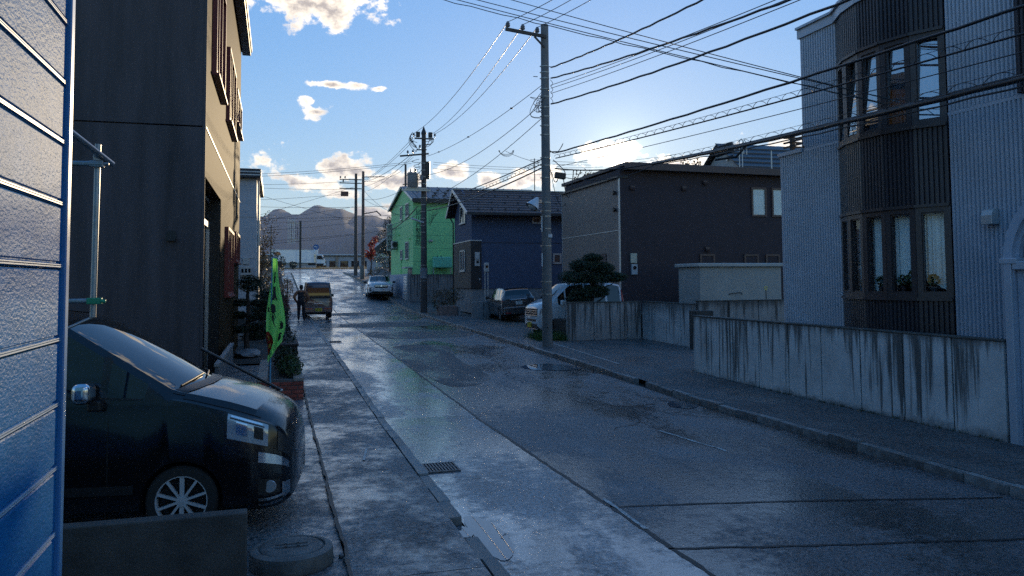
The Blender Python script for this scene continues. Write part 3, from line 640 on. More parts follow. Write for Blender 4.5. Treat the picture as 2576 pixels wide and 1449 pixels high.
def plant(name, label, cat, loc, blobs, mt, lsize, stem=None, group=None, aspect=.5, flat_=0, seed=1, shell=.45, kind_leaf='foliage', mstem=None):
    rnd = random.Random(seed); T = thing(name, label, cat, loc, 0, group)
    if stem:
        q = M(); stem(q, rnd); part(T, 'trunk', q, mstem or m_bark, 50)
    q = M()
    for (c, r, n) in blobs: leaves(q, c, r, n, lsize, rnd, flat_, aspect, shell)
    part(T, kind_leaf, q, mt); return T
def needle_pads(T, pads, mt, n, size, rnd):
    """one trimmed cloud of needles per pad, each a part of the pine"""
    for (c, r) in pads:
        q = M(); leaves(q, c, r, n, size*1.5, rnd, .2, .10, .30); leaves(q, c, (r[0]*.8, r[1]*.8, r[2]*.7), n//4, size*1.6, rnd, .2, .5, .6)
        part(T, 'needle_pad', q, mt)

# planter shrubs: separate bushes
random.seed(4)
plant('planter_shrub', 'leafy green shrub with pale tips at the front of the brick planter', 'shrub', (.28,17.6,.45), [((.30,17.7,.62),(.24,.6,.22),800),((.36,17.1,.56),(.16,.4,.16),400)], m_shrub, .075, lambda q, r: [q.tube([(.28,17.6,.45),(.28+r.uniform(-.15,.15),17.6+r.uniform(-.3,.3),.75)],.008,4) for _ in range(5)], 'planter shrubs', seed=3)
plant('planter_shrub', 'darker green shrub further back in the brick planter', 'shrub', (.25,19.2,.45), [((.25,19.2,.64),(.26,.8,.26),900)], leafmat('dark_shrub_leaves', (.028,.042,.018), .5, .2), .075, lambda q, r: [q.tube([(.25,19.2,.45),(.25+r.uniform(-.2,.2),19.2+r.uniform(-.4,.4),.8)],.008,4) for _ in range(5)], 'planter shrubs', seed=5)
# potted and edging things along the garden
m_dwood = mat('dark_timber', (.035,.025,.02), rough=.8, var=.3, scale=6)
BX = thing('planter_box', 'dark timber planter box at the pavement edge beyond the brick planter', 'planter', (.30,22.2,.15))
part(BX, 'box', M().box(.0,.56,21.4,23.4,.1,.75), m_dwood, bev=.01); part(BX, 'rim', M().box(-.03,.59,21.37,23.43,.751,.80), m_dwood, bev=.01)
plant('box_shrub', 'low dark bush growing in the timber planter box', 'shrub', (.28,22.4,.78), [((.28,22.4,.95),(.28,.8,.22),500)], m_pine, .06, seed=8)
single('edging_post', M().box(.52,.60,23.9,24.0,.1,.72), m_trimw, 'short white post at the pavement edge past the timber planter', 'post', (.56,23.95,.12), bev=.008)
m_stone = mat('garden_stone', (.20,.20,.205), rough=.7, var=.3, scale=4, bump=.5, bscale=20)
for i, (x, y, w, l, h, lab) in enumerate([(-.75,24.6,.75,1.3,.30,'large flat pale stone beneath the garden pine'),(-.9,30.5,.7,1.2,.75,'pale garden stone behind the garden pine'),(-.25,31.8,.4,.7,.9,'smaller pinkish garden stone beside the hedge')]):
    bm = bmesh.new(); bmesh.ops.create_icosphere(bm, subdivisions=3, radius=1)
    for v in bm.verts: v.co = Vector((v.co.x*w/2, v.co.y*l/2, v.co.z*h/2))*(1+.2*mnoise.noise(v.co*1.7+Vector((i*7,0,0))))
    me = bpy.data.meshes.new('garden_stone'); bm.to_mesh(me); bm.free(); me.materials.append(m_stone)
    o = link('garden_stone', me, None, (x,y,g(y)+.06+h*.25)); tag(o, lab, 'stone', 'garden stones')
# garden pines
rnd = random.Random(21)
T = thing('garden_pine', 'dark layered pine with a bare trunk in the left garden', 'tree', (-.79,25.0,.26))
q = M(); q.tube([(-.79,25,.25),(-.82,25.02,.8),(-.76,25,1.4),(-.80,25,2.0),(-.77,25,2.35)], [.085,.075,.065,.05,.03], 10)
for (z, dx, dy) in ((.75,-.25,.1),(1.25,.35,-.1),(1.4,-.3,.2),(1.75,.35,.2),(1.85,-.3,-.2),(1.0,.15,-.1)): q.tube([(-.79,25,z-.05),(-.79+dx*.6,25+dy,z+.03),(-.79+dx,25+dy*1.5,z+.05)], [.03,.022,.012], 6)
part(T, 'trunk', q, m_bark, 50)
needle_pads(T, [((-.72,25,2.36),(.40,.40,.26)),((-1.0,25.1,1.80),(.26,.35,.10)),((-.45,25.1,1.78),(.30,.35,.10)),((-1.05,25.2,1.42),(.24,.3,.10)),((-.42,24.9,1.38),(.34,.35,.11)),((-.62,25.3,1.05),(.36,.4,.12)),((-1.0,25,1.0),(.22,.3,.10)),((-.5,25.2,.78),(.26,.3,.1))], m_pine, 900, .085, rnd)
T = thing('garden_pine', 'bushy dark pine further back behind the trunked pine', 'tree', (-.2,29.5,.3))
q = M(); q.tube([(-.25,29.5,.3),(-.22,29.5,1.2),(-.25,29.5,2.0)], [.07,.055,.03], 8); part(T, 'trunk', q, m_bark, 50)
needle_pads(T, [((-.2,29.5,1.9),(.5,.5,.30)),((-.5,29.6,1.45),(.45,.5,.22)),((.05,29.4,1.35),(.42,.5,.24)),((-.15,29.5,.85),(.55,.6,.28)),((-.55,29.3,.75),(.4,.4,.22))], m_pine, 800, .10, rnd)
plant('red_shrub', 'dull red autumn shrub behind the green banner', 'shrub', (.15,33.5,.35), [((.1,33.5,1.45),(.42,.8,.45),700),((-.35,33.8,1.6),(.35,.6,.35),400)], m_dred, .09, lambda q, r: [q.tube([(0,33.5,.3),(r.uniform(-.5,.5),33.5+r.uniform(-.4,.4),1.5)],.012,4) for _ in range(7)], seed=31)
plant('hedge_bush', 'dark clipped bush below the red autumn shrub', 'shrub', (.1,31.6,.3), [((.12,31.6,.85),(.42,1.3,.5),900)], m_pine, .08, lambda q, r: [q.tube([(0.1,31.6,.3),(.1+r.uniform(-.3,.3),31.6+r.uniform(-.6,.6),.9)],.012,4) for _ in range(5)], seed=33)
for i, (x, y, h, mt_, lab) in enumerate([(.25,38.5,1.2,m_dryl,'dry brown bush at the pavement edge before the white house'),(-.1,43,1.6,m_dryl,'straw coloured stems beside the small grey shed'),(.35,47,1.1,m_pine,'dark low bush near the small grey shed'),(.8,58,1.4,m_dryl,'golden dry bush at the far pavement edge'),(.3,63,2.2,m_dryl,'tall dark dry bush before the white truck')]):
    plant('roadside_bush', lab, 'shrub', (x,y,g(y)), [((x,y,g(y)+h*.55),(.4,.9,h*.5),450)], mt_, .11, lambda q, r, x=x, y=y, h=h: [q.tube([(x,y,g(y)-.05),(x+r.uniform(-.4,.4),y+r.uniform(-.6,.6),g(y)+h*r.uniform(.7,1.25))],.014,4) for _ in range(9)], 'roadside bushes on the left', seed=40+i)

# ------------------------------------------------------------------ green banner flag
m_flag = leafmat('green_banner_cloth', (.36,.92,.22), .0, .5, 0); m_flagr = leafmat('red_banner_print', (.42,.035,.02), 0, .3, 0)
m_ltblue = mat('light_blue_pole', (.10,.32,.48), rough=.35, var=.05)
m_ink = mat('black_print', (.006,.006,.006), rough=.7, var=0)
FL = thing('banner_flag', 'narrow green advertising banner on a light blue pole by the planter', 'banner', (.0,16.15,.05))
part(FL, 'pole', M().tube([(-.08,16.15,.05),(-.085,16.15,.6),(-.07,16.15,2.88)], [.016,.016,.011], 10), m_ltblue, 40)
part(FL, 'pole_base', M().lathe([(.09,0),(.09,.05),(.03,.09)], (-.08,16.15,.045), 16), m_dconc, 40)
part(FL, 'top_arm', M().tube([(-.07,16.15,2.87),(.03,16.15,2.86)], .008, 8), m_ltblue, 40)
def flagpt(u, v):
    """u across 0..1, v down 0..1; the cloth hangs folded from the pole"""
    wd = .10+.25*min(1, v*1.5)*(1-.25*max(0, v-.75)*4)
    tilt = -.10*min(1, v*1.35)+.10*max(0, v-.7)
    x = -.075+tilt+u*wd+.02*math.sin(v*9+u*3)
    y = 16.15+.07*math.sin(u*8.0+v*2.2)*(.4+v*.6)+.03*math.sin(v*7)-.03*u
    z = 2.86-v*(2.03-.42*u*max(0, (v-.6)/.4))
    return Vector((x, y, z))
q = M(); nu, nv = 24, 60
for j in range(nv+1):
    for i in range(nu+1): q.v.append(tuple(flagpt(i/nu, j/nv)))
for j in range(nv):
    for i in range(nu): a = j*(nu+1)+i; q.f.append((a, a+1, a+nu+2, a+nu+1))
part(FL, 'cloth', q, m_flag, 180)
# print on the cloth: brush strokes laid just off its surface on the street side
def stroke(q, uv, w):
    P = [flagpt(u, v)+Vector((0,-.008,0)) for u, v in uv]
    for a, b in zip(P, P[1:]):
        d = (b-a).normalized(); n_ = Vector((-d.z, 0, d.x))*w/2; q.add([a-n_, a+n_, b+n_, b-n_], [(0,1,2,3)])
def glyph(q, u0, v0, s, strokes, w):
    for st in strokes:
        pts = []
        for (x0, y0), (x1, y1) in zip(st, st[1:]):
            for k in range(5): t = k/4; pts.append((u0+(x0+(x1-x0)*t)*s*2.6, v0+(y0+(y1-y0)*t)*s))
        stroke(q, pts, w)
G1 = [[(.1,.35),(.9,.3)],[(.5,0),(.48,.5),(.2,1)],[(.5,.4),(.65,.8),(.9,1)]]
G2 = [[(.5,0),(.5,1)],[(.2,.3),(.35,.55)],[(.85,.25),(.6,.5)],[(.15,.6),(.9,.6)],[(.1,.95),(.3,.75)],[(.9,.95),(.7,.75)]]
G3 = [[(.2,0),(.15,.9),(.8,.9),(.9,.1),(.2,0)],[(.2,.45),(.85,.45)],[(.5,.05),(.5,.85)]]
G4 = [[(.1,.1),(.9,.1)],[(.5,0),(.2,.6),(.9,.55)],[(.25,.7),(.2,1),(.85,1),(.85,.7),(.25,.7)]]
q = M(); glyph(q, .42, .13, .06, G4, .02); glyph(q, .42, .19, .045, G3, .02); glyph(q, .35, .27, .13, G1, .05); glyph(q, .62, .60, .10, G2, .035); glyph(q, .60, .76, .10, G4, .035)
glyph(q, .30, .44, .08, G3, .04); glyph(q, .28, .54, .05, G1, .02); glyph(q, .06, .46, .05, G1, .022)
stroke(q, [(.42,.48),(.30,.55),(.34,.60),(.50,.56),(.42,.52),(.36,.62),(.44,.66)], .014)
part(FL, 'lettering', q, m_ink)
q = M()
for k in range(12):
    v0, v1 = .70+k*.019, .70+(k+1)*.019; u1 = .10+.22*math.sin((k+.5)/12*PI)
    for a, b in ((0,.5),(.5,1)): q.add([flagpt(u1*a,v0)+Vector((0,-.006,0)), flagpt(u1*b,v0)+Vector((0,-.006,0)), flagpt(u1*b,v1)+Vector((0,-.006,0)), flagpt(u1*a,v1)+Vector((0,-.006,0))], [(0,1,2,3)])
part(FL, 'red_panel', q, m_flagr)
q = M(); glyph(q, .03, .74, .05, G2, .018); glyph(q, .05, .82, .05, G3, .016); part(FL, 'yellow_lettering', q, mat('yellow_print', (.6,.5,.05), rough=.7, var=0))

# ------------------------------------------------------------------ white house, shed, bare trees on the left
m_wsiding = mat('white_lap_siding', (.46,.45,.46), rough=.6, var=.1, scale=3, bump=.5, bscale=9, stretch=(.05,.05,1.8))
m_droof = mat('dark_roofing', (.03,.031,.035), rough=.5, var=.2, scale=4)
WH = thing('white_house', 'tall narrow white sided house with a dark roof edge behind the pines', 'house', (-4,42,.4))
part(WH, 'wall', M().box(-8,-.88,38.5,47,.3,7.2), m_wsiding)
for k in range(3): part(WH, 'siding_joint', M().box(-8,-.868,38.488,38.50,1.6+k*1.9,1.62+k*1.9), m_trimw)
part(WH, 'roof', M().box(-8.3,-.70,38.2,47.3,7.2,7.62), m_droof, bev=.02)
part(WH, 'roof_board', M().box(-8.3,-.68,38.17,38.2,7.30,7.36).box(-8.3,-.68,38.17,38.2,7.44,7.50), m_trimw)
part(WH, 'downpipe', M().tube([(-.80,38.6,.4),(-.80,38.6,7.1)], .04, 8), m_trimw, 40)
part(WH, 'base', M().box(-8.02,-.86,38.47,47.02,.25,.75), m_dconc)
mb = part(WH, 'meter_box', M().box(-1.55,-1.08,38.38,38.5,2.72,3.12), m_trimw, bev=.01)
for k in range(3): part(mb, 'meter_dial', M().box(-1.51+k*.15,-1.41+k*.15,38.372,38.379,2.84,3.02), m_dglass)
part(WH, 'vent_cover', M().box(-1.45,-1.18,38.42,38.5,3.22,3.52), m_trimw, bev=.01)
framed(WH, -.88, 40.5, 42.0, 4.4, 5.6, m_trimw, depth=.06); framed(WH, -.88, 43.5, 45.0, 4.4, 5.6, m_trimw, depth=.06)
SH = thing('garden_shed', 'small grey shed with a dark flat roof beside the far left pavement', 'shed', (-.4,52,.7))
part(SH, 'wall', M().box(-1.3,.18,51,53.5,.6,3.5), mat('grey_shed_sheet', (.26,.26,.26), rough=.6, var=.2, scale=3)); part(SH, 'roof', M().box(-1.4,.32,50.8,53.7,3.5,3.68), m_droof); part(SH, 'door', M().box(-.9,-.1,50.97,50.995,.8,3.0), m_trimw)
rnd = random.Random(55)
def baretree(name, label, loc, h, leafs, mt, r0=.09, seed=1, cat='tree', nb=6, lsize=.12, spread=.6, up=.9, group=None):
    rn = random.Random(seed); T = thing(name, label, cat, loc, 0, group); q = M()
    ends = limbs(q, loc, (loc[0]+rn.uniform(-.2,.2), loc[1], loc[2]+h*.75), r0, r0*.25, nb, rn, spread, up, 3 if h > 3 else 2)
    part(T, 'trunk', q, m_twig, 60)
    if leafs:
        q = M()
        for e in ends:
            leaves(q, tuple(e), (.35*h/5,)*3, max(1, leafs//len(ends)), lsize, rn, 0, .55, .6)
        part(T, 'foliage', q, mt)
    return T
baretree('bare_tree', 'thin leafless tree beside the white house', (-.9,50.0,.65), 6.2, 900, m_dryl, .08, 4, spread=.42, up=1.3)
plant('garden_shrub', 'brownish evergreen bush in front of the leafless tree', 'tree', (-1.0,48.6,.6), [((-1.0,48.6,2.9),(.75,.9,1.6),1600),((-.8,48.7,1.9),(.7,.9,1.0),700)], leafmat('olive_leaves', (.055,.048,.022), .6, .2, .04), .12, lambda q, r: [q.tube([(-1,48.6,.6),(-1+r.uniform(-.5,.5),48.6+r.uniform(-.4,.4),4.2)],.03,5) for _ in range(5)], seed=61)
# ================================================================== RIGHT SIDE: walls
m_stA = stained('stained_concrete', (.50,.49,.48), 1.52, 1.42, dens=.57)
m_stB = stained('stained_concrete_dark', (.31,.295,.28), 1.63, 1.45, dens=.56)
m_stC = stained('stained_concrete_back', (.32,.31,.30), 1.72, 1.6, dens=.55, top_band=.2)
m_coping = mat('mossy_coping', (.07,.068,.06), rough=.75, var=.5, scale=6, bump=.5, bscale=40)
def panel_wall(name, label, axis, fixed, cuts, z0, z1, th, mt, zb=None):
    """concrete wall of cast panels with recessed joints; axis 'Y': runs along Y at X=fixed"""
    a0, a1 = cuts[0], cuts[-1]; loc = (fixed, (a0+a1)/2, z0) if axis == 'Y' else ((a0+a1)/2, fixed, z0)
    T = thing(name, label, 'wall', loc)
    rn = random.Random(int(fixed*10))
    for a, b in zip(cuts, cuts[1:]):
        a, b = min(a,b), max(a,b); o = rn.uniform(-.004,.004); gp = .013
        m = M().box(fixed+o, fixed+th, a+gp, b-gp, z0-.25, z1-.03) if axis == 'Y' else M().box(a+gp, b-gp, fixed+o, fixed+th, z0-.25, z1-.03)
        part(T, 'concrete_panel', m, mt, bev=.008)
    lo, hi = min(a0,a1), max(a0,a1)
    part(T, 'joint_core', M().box(fixed+.02,fixed+th-.02,lo+.02,hi-.02,z0-.25,z1-.04) if axis == 'Y' else M().box(lo+.02,hi-.02,fixed+.02,fixed+th-.02,z0-.25,z1-.04), m_dconc)
    part(T, 'coping', M().box(fixed-.012,fixed+th+.012,lo,hi,z1-.03,z1) if axis == 'Y' else M().box(lo,hi,fixed-.012,fixed+th+.012,z1-.03,z1), m_coping, bev=.008)
    return T
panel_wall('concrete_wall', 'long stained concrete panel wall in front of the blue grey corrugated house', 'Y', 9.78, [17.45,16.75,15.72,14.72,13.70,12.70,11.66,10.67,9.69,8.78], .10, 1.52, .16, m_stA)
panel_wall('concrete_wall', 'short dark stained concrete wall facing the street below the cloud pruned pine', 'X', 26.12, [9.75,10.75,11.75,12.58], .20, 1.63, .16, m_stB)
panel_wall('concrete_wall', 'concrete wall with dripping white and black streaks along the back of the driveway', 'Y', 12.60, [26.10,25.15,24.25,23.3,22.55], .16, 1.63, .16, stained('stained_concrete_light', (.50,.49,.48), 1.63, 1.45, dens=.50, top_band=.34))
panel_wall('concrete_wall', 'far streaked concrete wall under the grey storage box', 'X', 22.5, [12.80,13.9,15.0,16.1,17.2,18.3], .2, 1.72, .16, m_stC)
single('wall_block', M().box(12.45,13.05,22.0,22.45,.1,1.42), m_dconc, 'small concrete block against the end of the streaked driveway wall', 'block', (12.7,22.2,.15), bev=.015)
# moss and weeds at the wall foot
def tuft(q, x, y, z, h, rn, n=14, r=.08):
    for _ in range(n):
        a = rn.uniform(0,6.28); px, py = x+rn.gauss(0,r), y+rn.gauss(0,r); l = h*rn.uniform(.5,1.2); dx, dy = math.cos(a)*l*.35, math.sin(a)*l*.35
        q.add([(px-.004*math.sin(a),py+.004*math.cos(a),z),(px+.004*math.sin(a),py-.004*math.cos(a),z),(px+dx,py+dy,z+l)], [(0,1,2)])
rn = random.Random(8); q = M()
for k in range(170): tuft(q, 9.76, rn.uniform(8.9,17.4), .1, .05, rn, 6, .02)
o = single('moss_line', q, leafmat('moss_green', (.05,.055,.02), .4, .1), 'thin moss along the foot of the long stained wall', 'moss', (9.76,13,.1)); o['kind'] = 'stuff'
q = M()
for k in range(260): tuft(q, rn.uniform(8.75,9.68), rn.uniform(26.0,27.6), .28, .34, rn, 12, .08)
o = single('grass_patch', q, leafmat('fresh_grass', (.05,.10,.02), .5, .3), 'patch of fresh green grass between the utility pole and the short wall', 'grass', (9.2,26.8,.28)); o['kind'] = 'stuff'
q = M()
for k in range(700):
    x, y = rn.uniform(7.95,13), rn.uniform(28,46); 
    if x > 10.2 and y < 33: continue
    tuft(q, x, y, g(y)+.05, .06, rn, 4, .12)
o = single('lot_weeds', q, leafmat('dry_weeds', (.07,.06,.03), .5, .2), 'short dry weeds scattered over the gravel car lot', 'weeds', (10,37,.4)); o['kind'] = 'stuff'

# ------------------------------------------------------------------ corrugated house
m_corr = mat('blue_grey_corrugated_steel', (.42,.455,.51), rough=.42, spec=.5, metal=.15, var=.10, scale=1.2)
m_corrd = mat('dark_corrugated_steel', (.036,.032,.038), rough=.40, spec=.5, metal=.1, var=.15, scale=1.2)
m_flash = mat('blue_grey_flashing', (.42,.455,.51), rough=.4, metal=.15, var=.1)
m_brownf = mat('bronze_window_frame', (.045,.034,.034), rough=.40, spec=.5, var=.15)
m_glass = glass('window_glass', (.97,.98,.98), 1.40); m_glassb = glass('coated_window_glass', (.85,.88,.92), 6.5)
m_curt = mat('pale_curtain', (.74,.78,.75), rough=.9, var=.12, scale=2)
m_curtb = mat('blue_white_curtain', (.36,.40,.46), rough=.9, var=.08, scale=2)
m_room = mat('dark_room', (.03,.028,.026), rough=.9, var=.2)
def corr(q, p, r, z0, z1, pitch=.080, amp=.034):
    p, r = Vector(p), Vector(r); d = r-p; L_ = d.length; d.normalize(); n = Vector((d.y, -d.x))   # n: outward for walls walked with decreasing Y at +X side
    k = max(1, int(round(L_/pitch))); st = L_/k; b = len(q.v); pts = []
    for i in range(k):
        for t, a in ((0,0),(.22,0),(.38,1),(.84,1)): pts.append(p+d*(i+t)*st+n*amp*a)
    pts.append(p+d*L_)
    for w in pts: q.v += [(w.x,w.y,z0),(w.x,w.y,z1)]
    q.f += [(b+2*i, b+2*i+2, b+2*i+3, b+2*i+1) for i in range(len(pts)-1)]
    return q
HX = 10.8; ZT = 5.13
CH = thing('corrugated_house', 'two storey blue grey corrugated steel house with a dark curved window bay', 'house', (13,12,.5))
def cw(name, p, r, z0, z1, mt): return part(CH, name, corr(M(), p, r, z0, z1), mt)
yF, yB0, yB1, yN = 14.35, 13.24, 10.59, 6.0
cw('wall_panel', (HX,15.16), (HX,yB0+.02), .5, ZT-.03, m_corr); cw('wall_panel', (HX,yF), (HX,yB0+.02), ZT+.03, 7.55, m_corr)
cw('wall_panel', (HX,yB1-.02), (HX,yN), .5, ZT-.03, m_corr); cw('wall_panel', (HX,yB1-.02), (HX,9.15), ZT+.03, 7.55, m_corr)
part(CH, 'wall_core', M().box(HX+.35,18,6,yF,.5,7.5).box(HX+.02,18,yF,15.14,.5,ZT-.06).box(HX+.02,HX+.35,6,yB1-.05,.5,7.5).box(HX+.02,HX+.35,yB0+.05,yF,.5,7.5), m_room)
part(CH, 'gable_wall', M().box(HX+.02,18,15.145,15.16,.5,ZT-.06).box(HX+.02,18,yF+.001,yF+.02,ZT-.02,7.5), m_corr)
part(CH, 'corner_trim', M().box(HX-.02,HX+.03,15.16,15.20,.5,ZT-.04), m_flash); part(CH, 'corner_trim', M().box(HX-.02,HX+.03,yF+.002,yF+.045,ZT+.1,7.55), m_flash)
part(CH, 'belt_trim', M().box(HX-.03,HX+.02,yB0+.03,yF-.0,ZT-.028,ZT+.028), m_flash); part(CH, 'belt_trim', M().box(HX-.03,HX+.02,yN,yB1-.03,ZT-.028,ZT+.028), m_flash)
part(CH, 'wing_cap', M().box(HX-.06,18.05,yF+.05,15.24,ZT-.035,ZT+.055), m_flash, bev=.01)
# second bay beginning at the picture's right edge
cw('bay_cladding', (HX-.16,9.12), (HX-.16,yN), ZT+.02, 8.2, m_corrd); part(CH, 'bay_cheek', M().box(HX-.16,HX+.02,9.125,9.145,ZT+.02,8.2), m_corrd)
part(CH, 'bay_soffit', M().box(HX-.15,HX-.01,yN,9.12,ZT+.03,ZT+.06), m_brownf)
# the bow
sg = .40; c_ = (yB0-yB1)/2; RR = (c_*c_+sg*sg)/(2*sg); al = math.asin(c_/RR); ym = (yB0+yB1)/2
BV = [(HX-(RR*math.cos(al-2*al*i/5)-(RR-sg)), ym+RR*math.sin(al-2*al*i/5)) for i in range(6)]
BANDS = [(.5,2.03),(3.62,4.98),(6.62,7.55)]
for z0, z1 in BANDS:
    for a, b in zip(BV, BV[1:]): cw('bay_cladding', a, b, z0, z1, m_corrd)
rn = random.Random(3)
def bay_window(a, b, z0, z1, mc, idx, upper):
    a, b = Vector((*a,0)), Vector((*b,0)); d = (b-a).normalized(); n = Vector((d.y,-d.x,0)); L_ = (b-a).length
    n = -n if n.x > 0 else n                       # outward = towards the street
    def bx(q, u0, u1, w0, w1, za, zb):
        p = [a+d*u+n*w for u, w in ((u0,w0),(u1,w0),(u1,w1),(u0,w1))]
        return q.add([(v.x,v.y,za) for v in p]+[(v.x,v.y,zb) for v in p], [(0,3,2,1),(4,5,6,7),(0,1,5,4),(1,2,6,5),(2,3,7,6),(3,0,4,7)])
    fs = .095; q = M(); wd = .035
    bx(q,0,L_,-.10,wd,z0,z0+.11); bx(q,0,L_,-.10,wd,z1-.11,z1); bx(q,0,fs,-.10,wd,z0+.11,z1-.11); bx(q,L_-fs,L_,-.10,wd,z0+.11,z1-.11)
    w = part(CH, 'window', q, m_brownf)
    q = M(); e = .022
    bx(q,fs,L_-fs,-.05,.01,z0+.11,z0+.11+e); bx(q,fs,L_-fs,-.05,.01,z1-.11-e,z1-.11); bx(q,fs,fs+e,-.05,.01,z0+.11+e,z1-.11-e); bx(q,L_-fs-e,L_-fs,-.05,.01,z0+.11+e,z1-.11-e)
    part(w, 'sash', q, m_brownf)
    q = M(); p = [a+d*u+n*w_+Vector((0,0,z_)) for u, w_, z_ in ((fs+e,.020 if upper else -.024,z0+.11+e),(L_-fs-e,.020 if upper else -.024,z0+.11+e),(L_-fs-e,-.082 if upper else -.024,z1-.11-e),(fs+e,-.082 if upper else -.024,z1-.11-e))]
    q.quad(*p); pn = part(w, 'pane', q, m_glassb if upper else m_glass)
    if pn.data.polygons[0].normal.dot(n) < 0: pn.data.flip_normals()
    # pleated curtain behind the glass
    q = M(); k = 44; u0, u1 = fs*.4, L_-fs*.4; ph = rn.uniform(0,6); zc = z0+.05
    for i in range(k+1):
        t = i/k; u = u0+(u1-u0)*t; wv = -.17+.022*math.sin(t*34+ph)+.012*math.sin(t*13+ph*2); p = a+d*u+n*wv
        drop = zc if not (not upper and idx >= 1) else zc+.16+.10*math.sin(t*3+ph)
        q.v += [(p.x,p.y,drop),(p.x,p.y,z1-.02)]
    q.f = [(2*i,2*i+2,2*i+3,2*i+1) for i in range(k)]
    part(w, 'curtain', q, mc, 80)
    return w
for i, (a, b) in enumerate(zip(BV, BV[1:])):
    bay_window(a, b, 2.03, 3.62, m_curt, i, False); bay_window(a, b, 4.98, 6.62, m_curtb, i, True)
for z in (2.03, 3.62, 4.98, 6.62):
    q = M()
    for a, b in zip(BV, BV[1:]): q.bar((a[0]-.03,a[1],z), (b[0]-.03,b[1],z), .09, .05)
    part(CH, 'bay_sill', q, m_brownf)
# parapet flashing follows the bow
P_ = [(HX,yF+.08),(HX,yB0+.05)]+BV[1:5]+[(HX,yB1-.05),(HX,9.13)]
q = M()
for a, b in zip(P_, P_[1:]):
    q.bar((a[0]-.02,a[1],7.645), (b[0]-.02,b[1],7.645), .10, .20); q.bar((a[0]-.03,a[1],7.76), (b[0]-.03,b[1],7.76), .18, .05)
part(CH, 'parapet_flashing', q, m_flash); part(CH, 'roof', M().box(HX-.02,18,6,yF,7.51,7.55).add([(x,y,7.70) for x,y in P_]+[(HX+.2,9.13,7.7),(HX+.2,yF+.08,7.7)], [tuple(range(len(P_)+2))]), m_flash)
# balcony rail on the wing
rl = part(CH, 'balcony_rail', M().box(HX+.0,HX+.09,14.42,15.10,5.50,5.55), m_dmetal)
for z in (5.40,5.30): part(rl, 'rail_slat', M().box(HX+.01,HX+.06,14.42,15.12,z-.017,z+.017), m_dmetal)
part(rl, 'post', M().box(HX+.02,HX+.10,14.82,14.90,ZT+.056,5.50), m_dmetal); part(rl, 'post', M().box(HX+.02,HX+.10,14.42,14.48,ZT+.056,5.50), m_dmetal)
for z in (5.52,5.42,5.32): part(rl, 'rail_slat', M().box(HX+.1,HX+2.6,15.04,15.08,z-.02,z+.02), m_dmetal)
# lamp on the wall
WL = part(CH, 'wall_lamp', M().cbox((HX-.02,9.74,3.33),(.06,.12,.24)), m_flash, bev=.01)
part(WL, 'lamp_shade', M().prism([(HX-.05,3.22),(HX-.20,3.22),(HX-.20,3.36),(HX-.17,3.44),(HX-.10,3.47),(HX-.05,3.47)], 9.64, 9.84, 'Y'), m_trimw, bev=.008)
# porch with an arched head
m_porch = mat('blue_grey_porch_render', (.36,.40,.47), rough=.55, var=.12, bump=.2, bscale=60)
def arc(cy, cz, r, n=16): return [(cy+r*math.cos(PI*k/n), cz+r*math.sin(PI*k/n)) for k in range(n+1)]
cy, cz = 7.72, 2.62
def archband(q, ro, ri, xa, xb, n=16):
    o, i_ = arc(cy,cz,ro,n), arc(cy,cz,ri,n)
    for k in range(n):
        pl = [o[k], o[k+1], i_[k+1], i_[k]]; q.prism(pl, xa, xb, 'X')
    return q
PO = part(CH, 'porch', M().box(9.82,HX-.02,8.60,8.76,.0,2.62), m_porch); part(PO, 'side_wall', M().box(9.82,HX-.02,6.68,6.84,.0,2.62), m_porch)
part(PO, 'arch', archband(archband(M(),1.04,.90,9.80,10.2),.90,.84,9.86,10.2), m_porch)
part(PO, 'arch_roof', archband(M(),1.0,.92,10.2,HX-.02), m_porch)
part(PO, 'tympanum', M().prism(arc(cy,cz,.85), 9.93, 9.97, 'X'), mat('tympanum_panel', (.13,.15,.18), rough=.5, var=.2))
part(PO, 'impost', M().box(9.77,10.2,8.52,8.80,2.58,2.66).box(9.78,10.0,6.85,8.60,2.50,2.615), m_flash, bev=.01)
part(PO, 'door_frame', M().box(9.86,9.96,8.44,8.59,0,2.5).box(9.90,9.98,8.36,8.44,0,2.42).box(9.90,9.98,6.85,8.44,2.42,2.5), m_porch)
dr = part(PO, 'door', M().box(9.95,10.0,6.9,8.36,.02,2.42), mat('brown_door', (.055,.04,.036), rough=.5, var=.2)); part(dr, 'handle', M().lathe([(.02,0),(.02,.05)], (9.9,8.2,1.1), 10, 'X'), m_silver, 40)
part(PO, 'pilaster', M().box(9.78,9.86,8.62,8.74,0,2.58), m_flash, bev=.008)
# potted plants standing on the inner sill
for i, (fi, t, s) in enumerate([(1,.6,.10),(2,.5,.14),(3,.35,.15),(3,.7,.22),(4,.3,.15)]):
    a, b = BV[fi], BV[fi+1]; x = a[0]+(b[0]-a[0])*t+.10; y_ = a[1]+(b[1]-a[1])*t
    rn2 = random.Random(70+i); Tq = thing('potted_plant', ['small potted plant behind the far lower bay window','dark potted plant in the second lower bay window','low pot plant left of the largest one on the bay sill','largest leafy pot plant in the lower bay window','pot plant behind the nearest lower bay window'][i], 'plant', (x,y_,2.15), 0, 'plants in the lower bay window')
    part(Tq, 'pot', M().lathe([(.04,2.145),(.06,2.24),(.065,2.25)], (x,y_,0), 12), m_brownf, 40); q = M(); leaves(q, (x,y_,2.28+s*.5), (s*.6,s*.6,s*.7), 90, .06, rn2); part(Tq, 'foliage', q, m_shrub)
